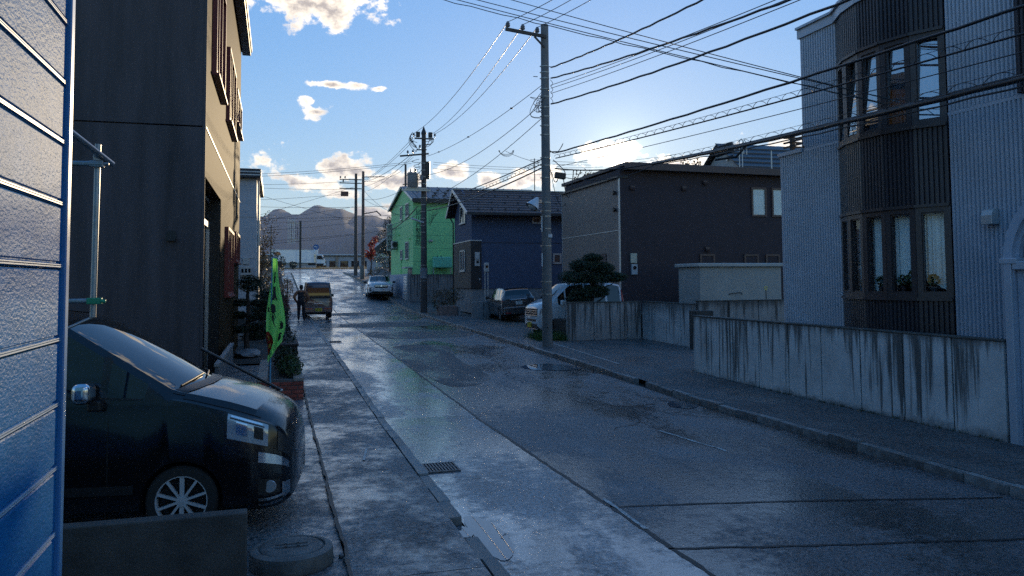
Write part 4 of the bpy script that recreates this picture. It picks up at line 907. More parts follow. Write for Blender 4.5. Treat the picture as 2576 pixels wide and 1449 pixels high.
# cat-shaped dark ornament and slatted frame seen in the upper panes are left as furniture
Tq = thing('slatted_stand', 'white slatted stand behind the upper bay window', 'furniture', (10.60,11.6,5.1))
a, b = BV[3], BV[4]
for k in range(5): t = .25+.13*k; part(Tq, 'slat', M().cbox((a[0]+(b[0]-a[0])*t+.07, a[1]+(b[1]-a[1])*t, 5.27), (.02,.045,.34)), m_trimw)
part(Tq, 'top_rail', M().bar((a[0]+(b[0]-a[0])*.2+.07,a[1]+(b[1]-a[1])*.2,5.45),(a[0]+(b[0]-a[0])*.82+.07,a[1]+(b[1]-a[1])*.82,5.45),.03,.02), m_trimw)

# ------------------------------------------------------------------ brown house beyond the driveway
m_brn = mat('dark_brown_render', (.05,.037,.042), rough=.75, spec=.3, var=.12, scale=2, bump=.35, bscale=45)
m_brnL = mat('brown_ribbed_siding', (.17,.135,.12), rough=.50, spec=.5, var=.10, scale=2, bump=.5, bscale=26, stretch=(1,1,.06))
m_fasc = mat('brown_fascia', (.07,.042,.040), rough=.5, var=.15)
BH = thing('brown_house', 'dark brown two storey house with a low sloping roof behind the grey storage box', 'house', (17,33,1.1))
bx, by = 13.32, 29.5
part(BH, 'front_wall', M().box(bx+.015,24,by,by+.1,1.0,7.0), m_brn)
part(BH, 'side_wall', M().box(bx,bx+.1,by+.101,36.2,1.0,4.38), m_brnL); part(BH, 'side_wall', M().box(bx,bx+.1,by+.101,36.2,4.42,6.52), m_brnL)
part(BH, 'wall_core', M().box(bx+.11,23.9,by+.11,36.1,1.0,6.9), m_brn)
part(BH, 'side_parapet', M().box(bx+.35,bx+.45,by+.6,36.2,6.56,6.95), m_brnL)
part(BH, 'joint_trim', M().box(bx-.015,bx+.1,by+.1,36.22,4.383,4.417), m_trimw); part(BH, 'corner_trim', M().box(bx-.018,bx+.012,by-.02,by+.10,1.0,6.52), m_trimw); part(BH, 'corner_trim', M().box(bx-.018,bx+.02,36.2,36.24,1.0,6.52), m_trimw)
part(BH, 'ledge', M().box(bx-.12,bx+.35,by-.05,36.3,6.525,6.60), m_dmetal)
q = M(); q.add([(bx+.1,by-.42,6.98),(24.2,by-.42,6.90),(24.2,36.6,6.90),(bx+.1,36.6,6.98),(bx+.1,by-.42,7.13),(24.2,by-.42,7.05),(24.2,36.6,7.05),(bx+.1,36.6,7.13)], [(0,3,2,1),(4,5,6,7),(0,1,5,4),(1,2,6,5),(2,3,7,6),(3,0,4,7)]); part(BH, 'roof', q, m_fasc, bev=.02)
part(BH, 'fascia', M().add([(bx+.05,by-.45,6.84),(24.2,by-.45,6.76),(24.2,by-.42,6.76),(bx+.05,by-.42,6.84),(bx+.05,by-.45,7.06),(24.2,by-.45,6.98),(24.2,by-.42,6.98),(bx+.05,by-.42,7.06)], [(0,3,2,1),(4,5,6,7),(0,1,5,4),(1,2,6,5),(2,3,7,6),(3,0,4,7)]), m_fasc)
part(BH, 'soffit', M().box(bx+.1,24.1,by-.42,by-.002,6.82,6.84), m_dmetal)
def fwin(parent, y, x0, x1, z0, z1, mf, mc=None, fw=.08, mg=None, depth=.06):
    """window in a wall facing -Y whose plane is y"""
    w = part(parent, 'window', M().box(x0,x1,y-depth,y-.001,z1-fw,z1).box(x0,x1,y-depth,y-.001,z0,z0+fw).box(x0,x0+fw,y-depth,y-.001,z0+fw,z1-fw).box(x1-fw,x1,y-depth,y-.001,z0+fw,z1-fw), mf)
    if mc:
        q = M(); k = 20
        for i in range(k+1):
            t = i/k; q.v += [(x0+fw+(x1-x0-2*fw)*t, y-.012+.006*math.sin(t*22), z0+fw),(x0+fw+(x1-x0-2*fw)*t, y-.012+.006*math.sin(t*22), z1-fw)]
        q.f = [(2*i,2*i+2,2*i+3,2*i+1) for i in range(k)]; part(w, 'curtain', q, mc, 80)
        part(w, 'pane', M().box(x0+fw,x1-fw,y-.040,y-.036,z0+fw,z1-fw), m_glass)
    else: part(w, 'pane', M().box(x0+fw,x1-fw,y-.03,y-.022,z0+fw,z1-fw), mg or m_dglass)
    return w
m_brwf = mat('brown_frame', (.10,.055,.045), rough=.5, var=.15)
for x0 in (19.42,20.42): fwin(BH, by, x0, x0+.74, 5.05, 6.30, m_brwf, m_curt)
for x0 in (16.9,19.0,20.05): fwin(BH, by, x0, x0+.7, 2.6, 3.44, m_brwf, mg=m_brn)
def vent(parent, p, s=.2):
    part(parent, 'vent_hood', M().cbox((p[0],p[1]-.05,p[2]),(s,.12,s*.7)).cbox((p[0],p[1]-.09,p[2]-.05),(s*.9,.12,s*.5),0,0,.4), m_fasc, bev=.01)
for p in ((13.87,by,6.15),(16.2,by,6.18),(17.2,by,6.45),(17.24,by,3.66)): vent(BH, p)
part(BH, 'meter_box', M().box(13.74,14.02,by-.09,by-.001,3.06,3.46), mat('cream_box', (.42,.41,.33), rough=.5, var=.1), bev=.01)
mt_ = part(BH, 'meter_box', M().box(13.77,14.03,by-.10,by-.001,2.60,3.02), mat('grey_meter_box', (.40,.41,.42), rough=.5, var=.1), bev=.01); part(mt_, 'meter_dial', M().lathe([(.07,0),(.07,.03)], (13.9,by-.132,2.88), 16, 'Y'), m_dglass, 40)
framed(BH, bx+.35, 34.6, 35.3, 6.60, 6.92, m_trimw, depth=.04, nm=1, face=-1)
part(BH, 'side_window', M().box(bx-.03,bx-.001,30.9,31.9,3.0,3.5), m_dglass)
for z in (5.95,5.25): part(BH, 'side_vent', M().lathe([(.09,0),(.10,.06),(.05,.14)], (bx-.13,29.9,z), 14, 'X'), m_dmetal, 40)
part(BH, 'base', M().box(bx-.01,24,by-.012,36.25,.4,1.02), m_dconc)
# grey storage box with overhanging lid, shovel
m_box = mat('grey_green_sheet', (.30,.31,.30), rough=.5, spec=.4, var=.10, scale=2)
SB = thing('storage_box', 'large grey storage box with a pale overhanging lid behind the concrete wall', 'storage box', (16.5,26.6,1.15))
part(SB, 'body', M().box(14.78,18.2,25.8,27.4,1.15,2.84), m_box, bev=.01); part(SB, 'lid', M().box(14.66,18.32,25.68,27.5,2.842,2.98), mat('pale_grey_lid', (.36,.37,.36), rough=.45, var=.1), bev=.03)
part(SB, 'handle', M().tube([(15.94,25.77,1.82),(16.0,25.74,1.86),(16.44,25.74,1.90),(16.5,25.77,1.82)], .014, 8), m_dmetal, 40)
SV = thing('shovel', 'shovel with a yellow handle grip standing behind the far wall', 'shovel', (16.95,24.9,1.15))
part(SV, 'shaft', M().tube([(16.95,24.9,1.2),(16.95,24.95,1.98)], .016, 8), m_dmetal, 40)
q = M(); pr = [(0,0),(.055,.10),(.05,.14),(-.05,.14),(-.055,.10)]
for a, b in zip(pr, pr[1:]+pr[:1]): q.bar((16.95+a[0],24.95,1.97+a[1]), (16.95+b[0],24.95,1.97+b[1]), .022)
part(SV, 'grip', q, mat('yellow_plastic', (.62,.55,.14), rough=.4, var=.1))

# dark roofed house behind, steel ladder loops and mast on it
FR = thing('far_roof_house', 'far house with a dark course roof and pale gable above the brown house', 'house', (30,47,1))
m_gable = mat('pale_grey_gable', (.30,.30,.31), rough=.6, var=.1); m_slate = mat('dark_metal_roof', (.028,.03,.038), rough=.4, metal=.2, var=.25, scale=3)
part(FR, 'wall', M().prism([(42.2,1),(42.2,8.6),(45.6,11.0),(49,8.6),(49,1)], 27.9, 42, 'X'), m_gable)
for k in range(7):
    t0, t1 = k/7, (k+1)/7; ya, yb = 41.9+(45.6-41.9)*t0, 41.9+(45.6-41.9)*t1+.12; za, zb = 8.55+2.62*t0, 8.55+2.62*t1
    part(FR, 'roof_course', M().add([(27.5,ya,za),(42.2,ya,za),(42.2,yb,zb+.04),(27.5,yb,zb+.04),(27.5,ya,za+.12),(42.2,ya,za+.12),(42.2,yb,zb+.10),(27.5,yb,zb+.10)], [(0,3,2,1),(4,5,6,7),(0,1,5,4),(1,2,6,5),(2,3,7,6),(3,0,4,7)]), m_slate)
part(FR, 'back_roof', M().add([(27.5,45.6,11.2),(42.2,45.6,11.2),(42.2,49.4,8.55),(27.5,49.4,8.55)], [(0,1,2,3)]), m_slate)
part(FR, 'lamp', M().cbox((27.83,44.8,10.1),(.12,.18,.22)), m_trimw); part(FR, 'lamp', M().cbox((27.83,43.4,9.2),(.12,.18,.2)), m_trimw)
part(FR, 'mast', M().tube([(29.3,42.2,8.7),(29.3,42.2,10.3)], .04, 8), m_trimw, 40)
part(FR, 'roof_ladder', M().tube([(26.6,41.5,8.4),(26.6,41.5,10.6),(26.75,41.5,10.8),(26.9,41.5,10.6),(26.9,41.5,9.9)], .03, 6).tube([(27.0,41.8,8.4),(27.0,41.8,10.6),(27.15,41.8,10.8),(27.3,41.8,10.6),(27.3,41.8,9.9)], .03, 6), m_trimw, 60)

# ------------------------------------------------------------------ dark blue house with brown roof
m_navy = mat('navy_render', (.068,.088,.145), rough=.7, spec=.3, var=.10, scale=2, bump=.3, bscale=40)
m_dwoodc = mat('dark_board_cladding', (.022,.018,.018), rough=.6, var=.25, scale=3, bump=.4, bscale=20, stretch=(1,1,.1))
m_shing = mat('brown_shingle', (.036,.022,.024), rough=.6, var=.3, scale=6, bump=.4, bscale=30, rnd=.15)
m_fnd = mat('house_foundation', (.20,.205,.21), rough=.7, var=.25, scale=3, bump=.2)
NH = thing('navy_house', 'dark blue rendered house with a steep brown shingle roof', 'house', (13,45,.8))
part(NH, 'wall', M().box(10.44,17.5,43,47.4,1.95,6.2), m_navy)
part(NH, 'gable_wall', M().prism([(43,6.2),(45.6,7.75),(47.4,6.2)], 10.44, 10.55, 'X'), m_navy)
part(NH, 'foundation', M().box(10.48,17.5,43.04,47.36,.6,1.948), m_fnd)
part(NH, 'joint_trim', M().box(10.43,17.5,42.985,42.999,4.50,4.53), m_dwoodc)
nc = 9
for k in range(nc):
    t0, t1 = k/nc, (k+1)/nc; y0, z0 = 42.15, 6.06; y1, z1 = 45.9, 7.72
    ya, yb = y0+(y1-y0)*t0, y0+(y1-y0)*t1+.05; za, zb = z0+(z1-z0)*t0, z0+(z1-z0)*t1
    part(NH, 'roof_course', M().add([(9.98,ya,za),(17.8,ya,za),(17.8,yb,zb+.05),(9.98,yb,zb+.05),(9.98,ya,za+.10),(17.8,ya,za+.10),(17.8,yb,zb+.085),(9.98,yb,zb+.085)], [(0,3,2,1),(4,5,6,7),(0,1,5,4),(1,2,6,5),(2,3,7,6),(3,0,4,7)]), m_shing)
rn = random.Random(2); q = M()
for r_ in range(3):
    for k in range(9): q.box(10.7+k*.78+.3*(r_ % 2), 10.78+k*.78+.3*(r_ % 2), 42.6+r_*1.1, 42.72+r_*1.1, 6.06+.4427*(.45+r_*1.1)+.08, 6.06+.4427*(.45+r_*1.1)+.16)
part(NH, 'snow_guard', q, m_dmetal)
part(NH, 'back_roof', M().add([(9.98,45.9,7.81),(17.8,45.9,7.81),(17.8,47.7,6.3),(9.98,47.7,6.3),(9.98,45.9,7.72),(17.8,45.9,7.72),(17.8,47.7,6.2),(9.98,47.7,6.2)], [(0,1,2,3),(7,6,5,4),(0,3,7,4),(0,4,5,1),(2,1,5,6),(3,2,6,7)]), m_shing)
part(NH, 'ridge_cap', M().box(9.96,17.8,45.82,45.98,7.80,7.86), m_trimw)
part(NH, 'bargeboard', M().bar((9.96,42.13,6.08),(9.96,45.9,7.74),.05,.16).bar((9.96,47.72,6.22),(9.96,45.9,7.74),.05,.16), m_trimw)
part(NH, 'eave_gutter', M().box(9.98,17.8,42.05,42.14,6.0,6.09), m_dmetal)
part(NH, 'entry_block', M().box(10.37,10.98,42.94,47.42,1.97,4.60), m_dwoodc); part(NH, 'entry_cap', M().box(10.34,11.0,42.91,47.45,4.602,4.66), m_trimw)
framed(NH, 10.37, 44.25, 45.5, 2.95, 4.15, m_trimw, depth=.06, nm=2, face=-1); framed(NH, 10.44, 44.4, 45.8, 5.72, 6.72, m_trimw, depth=.06, nm=2, face=-1)
fwin(NH, 43, 13.98, 14.50, 5.62, 5.98, m_trimw, fw=.07, mg=m_brwf); fwin(NH, 43, 15.2, 15.72, 3.32, 3.93, m_trimw, fw=.10, mg=m_brwf)
part(NH, 'meter_box', M().box(10.58,10.86,42.86,42.935,3.60,3.98), m_trimw, bev=.01); o = part(NH, 'meter_box', M().box(10.58,10.86,42.85,42.935,3.20,3.57), m_trimw, bev=.01); part(o, 'meter_dial', M().box(10.66,10.80,42.842,42.849,3.36,3.52), m_dglass)
part(NH, 'wall_socket', M().box(10.83,10.89,42.90,42.935,2.42,2.54), m_trimw); part(NH, 'downpipe', M().tube([(10.2,47.5,6.2),(10.36,47.45,5.9),(10.36,47.45,1.0)], .04, 8), m_dwoodc, 40)
MP = thing('meter_post', 'white twin post with an electric meter head in front of the navy house', 'meter post', (10.75,41,.5))
for x in (10.67,10.83): part(MP, 'post', M().tube([(x,41,.45),(x,41,3.25)], .026, 10), m_trimw, 40)
o = part(MP, 'meter', M().box(10.62,10.88,40.93,41.05,2.85,3.35), m_trimw, bev=.03); part(o, 'meter_dial', M().lathe([(.07,0),(.07,.03)], (10.75,40.90,3.15), 16, 'Y'), m_dglass, 40)
LB = thing('block_wall', 'low pale block wall in front of the navy house', 'wall', (10.9,40.2,.5))
for k in range(5): part(LB, 'block', M().box(9.75+k*.62,9.75+k*.62+.60,40.1,40.3,.42,1.32), m_fnd, bev=.012)
PB = thing('stone_planter', 'reddish stone planter with a drooping bush left of the block wall', 'planter', (9.0,43,.5))
part(PB, 'box', M().box(8.55,9.45,42.2,43.5,.4,1.05), mat('reddish_stone', (.17,.12,.105), rough=.75, var=.35, scale=6, bump=.4), bev=.02); part(PB, 'post', M().box(9.47,9.60,42.1,42.3,.4,1.0), m_fnd, bev=.01)
plant('drooping_bush', 'dark leafless looking bush above the reddish stone planter', 'shrub', (8.9,43.2,.95), [((8.9,43.2,1.35),(.75,.6,.6),900),((9.5,43.4,1.6),(.6,.5,.4),400)], m_dryl, .08, lambda q, r: [q.tube([(8.9,43.2,.9),(8.9+r.uniform(-.8,1.0),43.2+r.uniform(-.5,.5),1.9)],.012,4) for _ in range(14)], seed=81)
for i, (x, y) in enumerate([(8.25,46.0),(8.75,46.6)]):
    tag(link('loose_block', _mesh(M().box(x-.16,x+.16,y-.1,y+.1,.62,.86), 'loose_block', m_trimw, (x,y,.62)), None, (x,y,.60)), ['pale loose block lying beside the second utility pole','pale loose block behind the first one near the drooping bush'][i], 'block', 'loose blocks')

# ------------------------------------------------------------------ green clinic
m_grn = mat('green_siding', (.29,.67,.27), rough=.6, spec=.35, var=.08, scale=2, bump=.2, bscale=30)
m_grnd = mat('green_joint', (.14,.40,.19), rough=.6, var=.1)
m_lroof = mat('blue_grey_metal_roof', (.055,.068,.085), rough=.45, metal=.2, var=.15, scale=2)
GC = thing('green_clinic', 'bright green two storey clinic building with black characters on its corner', 'building', (12,59,1))
gx, gy = 9.15, 55.0
part(GC, 'wall', M().box(gx,19,gy,66,2.87,8.15), m_grn)
part(GC, 'gable_wall', M().prism([(gy,8.15),(59.5,9.3),(66,8.15)], gx, gx+.2, 'X'), m_grn)
for z in (3.78,4.69,5.6,6.51,7.42):
    part(GC, 'siding_joint', M().box(gx-.004,19,gy-.006,gy-.001,z-.012,z+.012), m_grnd); part(GC, 'siding_joint', M().box(gx-.006,gx-.001,gy,66,z-.012,z+.012), m_grnd)
def slab(a, b, c, d, t): 
    return M().add([*a_(a,0),*a_(b,0),*a_(c,0),*a_(d,0),*a_(a,t),*a_(b,t),*a_(c,t),*a_(d,t)] if False else [tuple(a),tuple(b),tuple(c),tuple(d)]+[(p[0],p[1],p[2]+t) for p in (a,b,c,d)], [(0,3,2,1),(4,5,6,7),(0,1,5,4),(1,2,6,5),(2,3,7,6),(3,0,4,7)])
part(GC, 'roof', slab((9.05,54.6,8.0),(19.3,54.6,8.0),(19.3,59.5,9.42),(9.05,59.5,9.42),.12), m_lroof)
for k in range(13): part(GC, 'roof_seam', M().bar((9.5+k*.75,54.62,8.14),(9.5+k*.75,59.48,9.55),.04,.04), m_lroof)
part(GC, 'back_roof', slab((8.95,59.5,9.42),(19.3,59.5,9.42),(19.3,66.4,8.2),(8.95,66.4,8.2),.10), m_lroof)
part(GC, 'fascia', M().box(9.05,19.3,54.5,54.598,7.86,8.14), m_dmetal)
q = M()
for r_ in range(3):
    for k in range(12): q.cbox((9.9+k*.75+.35*(r_ % 2), 55.3+r_*1.1, 8.22+.29*(r_*1.1+.7)), (.2,.06,.12))
part(GC, 'snow_guard', q, m_dmetal)
part(GC, 'white_bargeboard', M().bar((8.93,66.4,8.22),(8.93,59.5,9.44),.05,.18).bar((9.02,54.6,8.02),(9.02,59.4,9.40),.04,.16), m_trimw)
for (y0, y1, z0, z1) in ((59.7,60.7,7.05,8.05),(56.7,58.1,7.05,8.05),(56.7,58.2,4.0,5.25),(59.6,60.6,4.05,4.75)): framed(GC, gx, y0, y1, z0, z1, m_trimw, depth=.07, nm=2, face=-1)
m_ac = mat('air_conditioner_shell', (.38,.38,.37), rough=.5, var=.1)
ac = part(GC, 'air_conditioner', M().box(gx-.42,gx-.06,62.2,63.0,4.95,5.55), m_ac, bev=.03); part(ac, 'fan_grille', M().lathe([(.22,0),(.22,.02)], (gx-.24,62.185,5.25), 20, 'Y'), m_dmetal, 40); part(ac, 'bracket', M().box(gx-.4,gx-.01,62.3,62.36,4.88,4.94).box(gx-.4,gx-.01,62.84,62.9,4.88,4.94), m_dmetal)
for (y_, z_) in ((61.3,5.95),(56.1,5.4)): part(GC, 'vent_hood', M().lathe([(.07,0),(.09,.05),(.03,.12)], (gx-.13,y_,z_), 12, 'X'), m_grn, 40)
part(GC, 'pipe', M().tube([(gx-.04,60.3,4.0),(gx-.04,60.3,2.9)], .03, 6), m_grn, 40)
part(GC, 'door_canopy', M().box(gx-.5,gx-.002,55.3,57.0,3.30,3.40), m_trimw); part(GC, 'entry_recess', M().box(gx-.03,gx-.001,55.3,57.2,2.88,3.28), m_dmetal)
sg_ = part(GC, 'sign_board', M().box(gx-.62,gx-.16,64.0,64.12,4.85,7.0), m_trimw, bev=.01); lettering(sg_, '旭\n川\n西\n整\n骨', .40, m_ink, (gx-.39,63.99,5.92), (PI/2,0,0))
part(sg_, 'bracket', M().box(gx-.16,gx,64.02,64.1,6.6,6.66).box(gx-.16,gx,64.02,64.1,5.1,5.16), m_dmetal)
for i, ch in enumerate('旭川西整骨院'): lettering(GC, ch, .44, m_ink, (9.53,gy-.008,7.16-.425*i), (PI/2,0,0))
o = part(GC, 'wall_lamp', M().box(10.25,10.52,54.86,54.995,5.15,5.28), m_trimw, bev=.01)
tk = part(GC, 'oil_tank', M().box(10.45,11.80,54.35,54.9,3.30,4.08), mat('green_tank_paint', (.16,.55,.36), rough=.4, var=.1), bev=.08, seg=3)
for x in (10.52,11.73): part(tk, 'leg', M().box(x-.03,x+.03,54.6,54.66,2.9,3.3), m_trimw)
part(tk, 'filler_cap', M().lathe([(.05,4.08),(.05,4.16)], (10.8,54.6,0), 10).lathe([(.05,4.08),(.05,4.16)], (11.05,54.6,0), 10), m_dmetal, 40)
GW = thing('garage_base', 'stained concrete garage base with a louvred door below the green clinic', 'garage', (12,58,.9))
part(GW, 'front_wall', M().box(8.78,12.3,54.0,54.2,.6,2.86), stained('garage_stained_concrete', (.21,.20,.19), 2.86, 2.0, dens=.56)); part(GW, 'side_wall', M().box(8.70,8.78,54.3,63.5,.6,2.9), mat('pale_blue_render', (.34,.37,.44), rough=.6, var=.15, scale=2)); part(GW, 'core', M().box(8.79,18.9,54.21,65.9,.6,2.86), m_dconc)
dr = part(GW, 'louvre_door', M().box(8.66,8.70,54.55,56.0,.9,2.78), m_trimw)
for k in range(17): part(dr, 'louvre_slat', M().cbox((8.645,55.27,1.0+k*.105),(.03,1.36,.06),0,.5), m_trimw)
part(GW, 'pillar', M().box(8.62,8.80,53.98,54.28,.6,2.9), m_fnd)
# ================================================================== VEHICLES
m_tyre = mat('tyre_rubber', (.012,.012,.012), rough=.75, var=.2, scale=6)
m_alloy = mat('alloy_rim', (.38,.38,.39), rough=.28, metal=.85, var=.08)
m_chrome = mat('chrome', (.66,.67,.70), rough=.16, metal=1, var=.03)
m_blackpl = mat('black_trim_plastic', (.010,.010,.011), rough=.45, var=.1)
m_cglass = mat('car_tinted_glass', (.008,.010,.011), rough=.02, spec=.9, var=0)
m_lens = mat('headlamp_lens', (.42,.44,.47), rough=.08, spec=1, metal=.35, var=.1)
m_redlens = mat('red_lamp_lens', (.32,.012,.01), rough=.12, spec=.8, var=.1)
m_orlens = mat('amber_lamp_lens', (.5,.16,.02), rough=.15, spec=.8, var=.1)
m_plw = mat('white_number_plate', (.6,.6,.6), rough=.5, var=.05); m_ply = mat('yellow_number_plate', (.62,.45,.03), rough=.5, var=.05); m_plg = mat('plate_green_ink', (.01,.10,.06), rough=.6, var=0)
def paint(name, col, metal=.3, rough=.28): return mat(name, col, rough=rough, metal=metal, spec=.6, var=.05, coat=1.0)
class Car:
    def __init__(s, T, L, W, st, arches, paint_m, R_=.30):
        s.T, s.L, s.W, s.st, s.ar, s.p, s.R = T, L, W, st, arches, paint_m, R_; s.bulge = []
    def at(s, v):
        S = s.st
        if v <= S[0][0]: return S[0][1:]
        for a, b in zip(S, S[1:]):
            if v <= b[0]:
                t = (v-a[0])/(b[0]-a[0]); return tuple(a[i]+(b[i]-a[i])*t for i in range(1, 6))
        return S[-1][1:]
    def sm(s, v, w=.05):
        vals = [s.at(v+k*w) for k in (-1,-.5,0,.5,1)] if .02 < v < s.L-.02 else [s.at(v)]
        return tuple(sum(x[i] for x in vals)/len(vals) for i in range(5))
    def ring(s, v):
        zl, zb, wb, zt, wt = s.sm(v)
        sh = max(zb+.012, zt-.075)
        P = [(wb*.90, zl), (wb*.985, zl+.07), (wb, zl+(zb-zl)*.45), (wb*.992, zb-.07), (wb*.965, zb), (max(wt, wt+(wb*.93-wt)*max(0, 1-(zt-zb)/.15)), sh), (wt*.94, zt-.02 if zt-zb > .1 else max(sh+.006, zt-.015)), (wt*.55, zt+.004), (0, zt+.012)]
        for c in s.ar:
            d = abs(v-c); ra = s.R*1.14
            if d < ra:
                za = s.R+math.sqrt(ra*ra-d*d); P = [(w_, max(z_, za)) if i < 4 else (w_, z_) for i, (w_, z_) in enumerate(P)]
        return P
    def X(s, v, w_):
        """length position: nose and cowl bow forward in plan"""
        b = 0
        for (a, x0), (c, x1) in zip(s.bulge, s.bulge[1:]):
            if a <= v <= c: b = x0+(x1-x0)*(v-a)/(c-a)
        return s.L/2-v+b*(1-(w_/(s.W/2))**2)
    def pt(s, v, k, side, off=0.0):
        P = s.ring(v); i = min(int(k), 7); t = k-i; a, b = P[i], P[i+1]
        w_, z_ = a[0]+(b[0]-a[0])*t, a[1]+(b[1]-a[1])*t
        n = Vector((b[1]-a[1], -(b[0]-a[0]))); n = n.normalized() if n.length > 1e-6 else Vector((1,0))
        return (s.X(v, w_), side*(w_+n.x*off), z_+n.y*off)
    def shell(s, side_glass, top_glass):
        xs = sorted(set([round(i*.07, 3) for i in range(int(s.L/.07)+1)]+[q_[0] for q_ in s.st]+[s.L]+[x for r in side_glass+top_glass for x in r]+[c+k*s.R*1.14*math.cos(j*PI/12) for c in s.ar for k in (1,) for j in range(13)]))
        xs = [x for i, x in enumerate(xs) if 0 <= x <= s.L and (i == 0 or x-xs[i-1] > .004 or x in (0, s.L))]
        body, gl = M(), {}
        for sd in (1,-1):
            for v in xs: pass
        rings = [s.ring(v) for v in xs]; n = 9
        for sd in (1,-1):
            b0 = len(body.v)
            for v, P in zip(xs, rings): body.v += [(s.X(v, w_), sd*w_, z_) for w_, z_ in P]
            for i in range(len(xs)-1):
                mid = (xs[i]+xs[i+1])/2
                for k in range(n-1):
                    f = [(b0+i*n+k), (b0+i*n+k+1), (b0+(i+1)*n+k+1), (b0+(i+1)*n+k)]
                    key = None
                    if k == 4:
                        for r in side_glass:
                            if r[0] <= mid <= r[1]: key = ('side_window', r, sd)
                    if k in (6,7):
                        for r in top_glass:
                            if r[0] <= mid <= r[1]: key = ('windscreen', r, 0)
                    if key is None: body.f.append(tuple(f))
                    else: gl.setdefault(key, M()).add([body.v[j] for j in f], [(0,1,2,3)])
            for i in (0, len(xs)-1): pass
        c0 = len(xs)
        for i in (0, c0-1):     # nose and tail caps
            r = [(s.X(xs[i], w_), w_, z_) for w_, z_ in rings[i]]+[(s.X(xs[i], w_), -w_, z_) for w_, z_ in reversed(rings[i][:-1])]
            body.add(r, [tuple(range(len(r)))])
        me = _mesh(body, 'body', s.p, (0,0,0)); bm = bmesh.new(); bm.from_mesh(me); bmesh.ops.remove_doubles(bm, verts=bm.verts, dist=.0008); bmesh.ops.recalc_face_normals(bm, faces=bm.faces); bm.to_mesh(me); bm.free()
        me.polygons.foreach_set('use_smooth', [True]*len(me.polygons)); me.set_sharp_from_angle(angle=R(38)); s.body = link('body', me, s.T)
        for (nm, r, sd), q in gl.items():
            me = _mesh(q, nm, m_cglass, (0,0,0)); bm = bmesh.new(); bm.from_mesh(me); bmesh.ops.remove_doubles(bm, verts=bm.verts, dist=.0008); bmesh.ops.recalc_face_normals(bm, faces=bm.faces); bm.to_mesh(me); bm.free()
            me.polygons.foreach_set('use_smooth', [True]*len(me.polygons)); link(nm, me, s.T)
        part(s.T, 'underbody', M().box(-s.L/2+.35, s.L/2-.35, -s.W/2+.22, s.W/2-.22, .20, .62), m_blackpl)
        return s.body
    def patch(s, name, v0, v1, k0, k1, mt, off=.006, parent=None, sides=(1,-1), nv=8, nk=5):
        for sd in sides:
            q = M()
            for i in range(nv+1):
                for j in range(nk+1): q.v.append(s.pt(v0+(v1-v0)*i/nv, k0+(k1-k0)*j/nk, sd, off))
            q.f = [(i*(nk+1)+j, i*(nk+1)+j+1, (i+1)*(nk+1)+j+1, (i+1)*(nk+1)+j) for i in range(nv) for j in range(nk)]
            part(parent or s.T, name, q, mt, 60)
    def wheels(s, style=5, rim=.66, rim_m=None, wd=.20):
        for c in s.ar:
            for sd in (1,-1):
                x = s.L/2-c; y = sd*(s.W/2-.025-wd/2); a = y-wd/2; b = y+wd/2; r = s.R
                t = part(s.T, 'wheel', M().lathe([(r*rim,a),(r*.93,a),(r,a+.025),(r,b-.025),(r*.93,b),(r*rim,b)], (x,0,r), 32, 'Y', cap=False), m_tyre, 40)
                o = b if sd > 0 else a; q = M(); rr = r*rim
                q.lathe([(rr,o-sd*.10),(rr*1.01,o-sd*.004),(rr*.95,o-sd*.006),(rr*.93,o-sd*.06)], (x,0,r), 32, 'Y', cap=False)
                q2 = M().lathe([(rr*.95,o-sd*.095),(rr*.95,o-sd*.09)], (x,0,r), 24, 'Y'); part(t, 'wheel_well', q2, m_blackpl)
                q.lathe([(rr*.24,o-sd*.06),(rr*.22,o-sd*.012),(rr*.10,o-sd*.008)], (x,0,r), 16, 'Y')
                for k in range(style):
                    for da in ((-.10,.10) if style <= 7 else (0,)):
                        an = 2*PI*k/style+PI/2; c0, c1 = Vector((math.cos(an+da*.6),0,math.sin(an+da*.6))), Vector((math.cos(an+da*1.6),0,math.sin(an+da*1.6)))
                        q.bar(Vector((x,o-sd*.03,r))+c0*rr*.16, Vector((x,o-sd*.022,r))+c1*rr*.96, rr*.13 if style <= 7 else rr*.17, .022)
                part(t, 'rim', q, rim_m or m_alloy, 35)
    def mirror(s, v, z, mt, h=.15, w=.20, k=4.0):
        for sd in (1,-1):
            y = sd*(s.at(v)[2]+.12); q = M(); q.cbox((s.L/2-v, y, z), (.10, w, h))
            o = part(s.T, 'mirror', q, mt, smooth=80, bev=.035, seg=4); part(o, 'mirror_arm', M().cbox((s.L/2-v, sd*(s.at(v)[2]-.01), z-.06), (.07,.12,.05)), m_blackpl, bev=.01)
    def plate(s, front, z, txt, mt, ink, y=0, w=.33, x=None):
        x = (s.L/2+.012 if front else -s.L/2-.012) if x is None else x; sg_ = 1 if front else -1
        p = part(s.T, 'number_plate', M().box(x-.006, x+.006, y-w/2, y+w/2, z-.0825, z+.0825), mt)
        lettering(p, txt, .12, ink, (x+sg_*.008, y, z-.018), (PI/2,0,sg_*PI/2), .001); lettering(p, '旭川 500', .045, ink, (x+sg_*.008, y, z+.055), (PI/2,0,sg_*PI/2), .001)

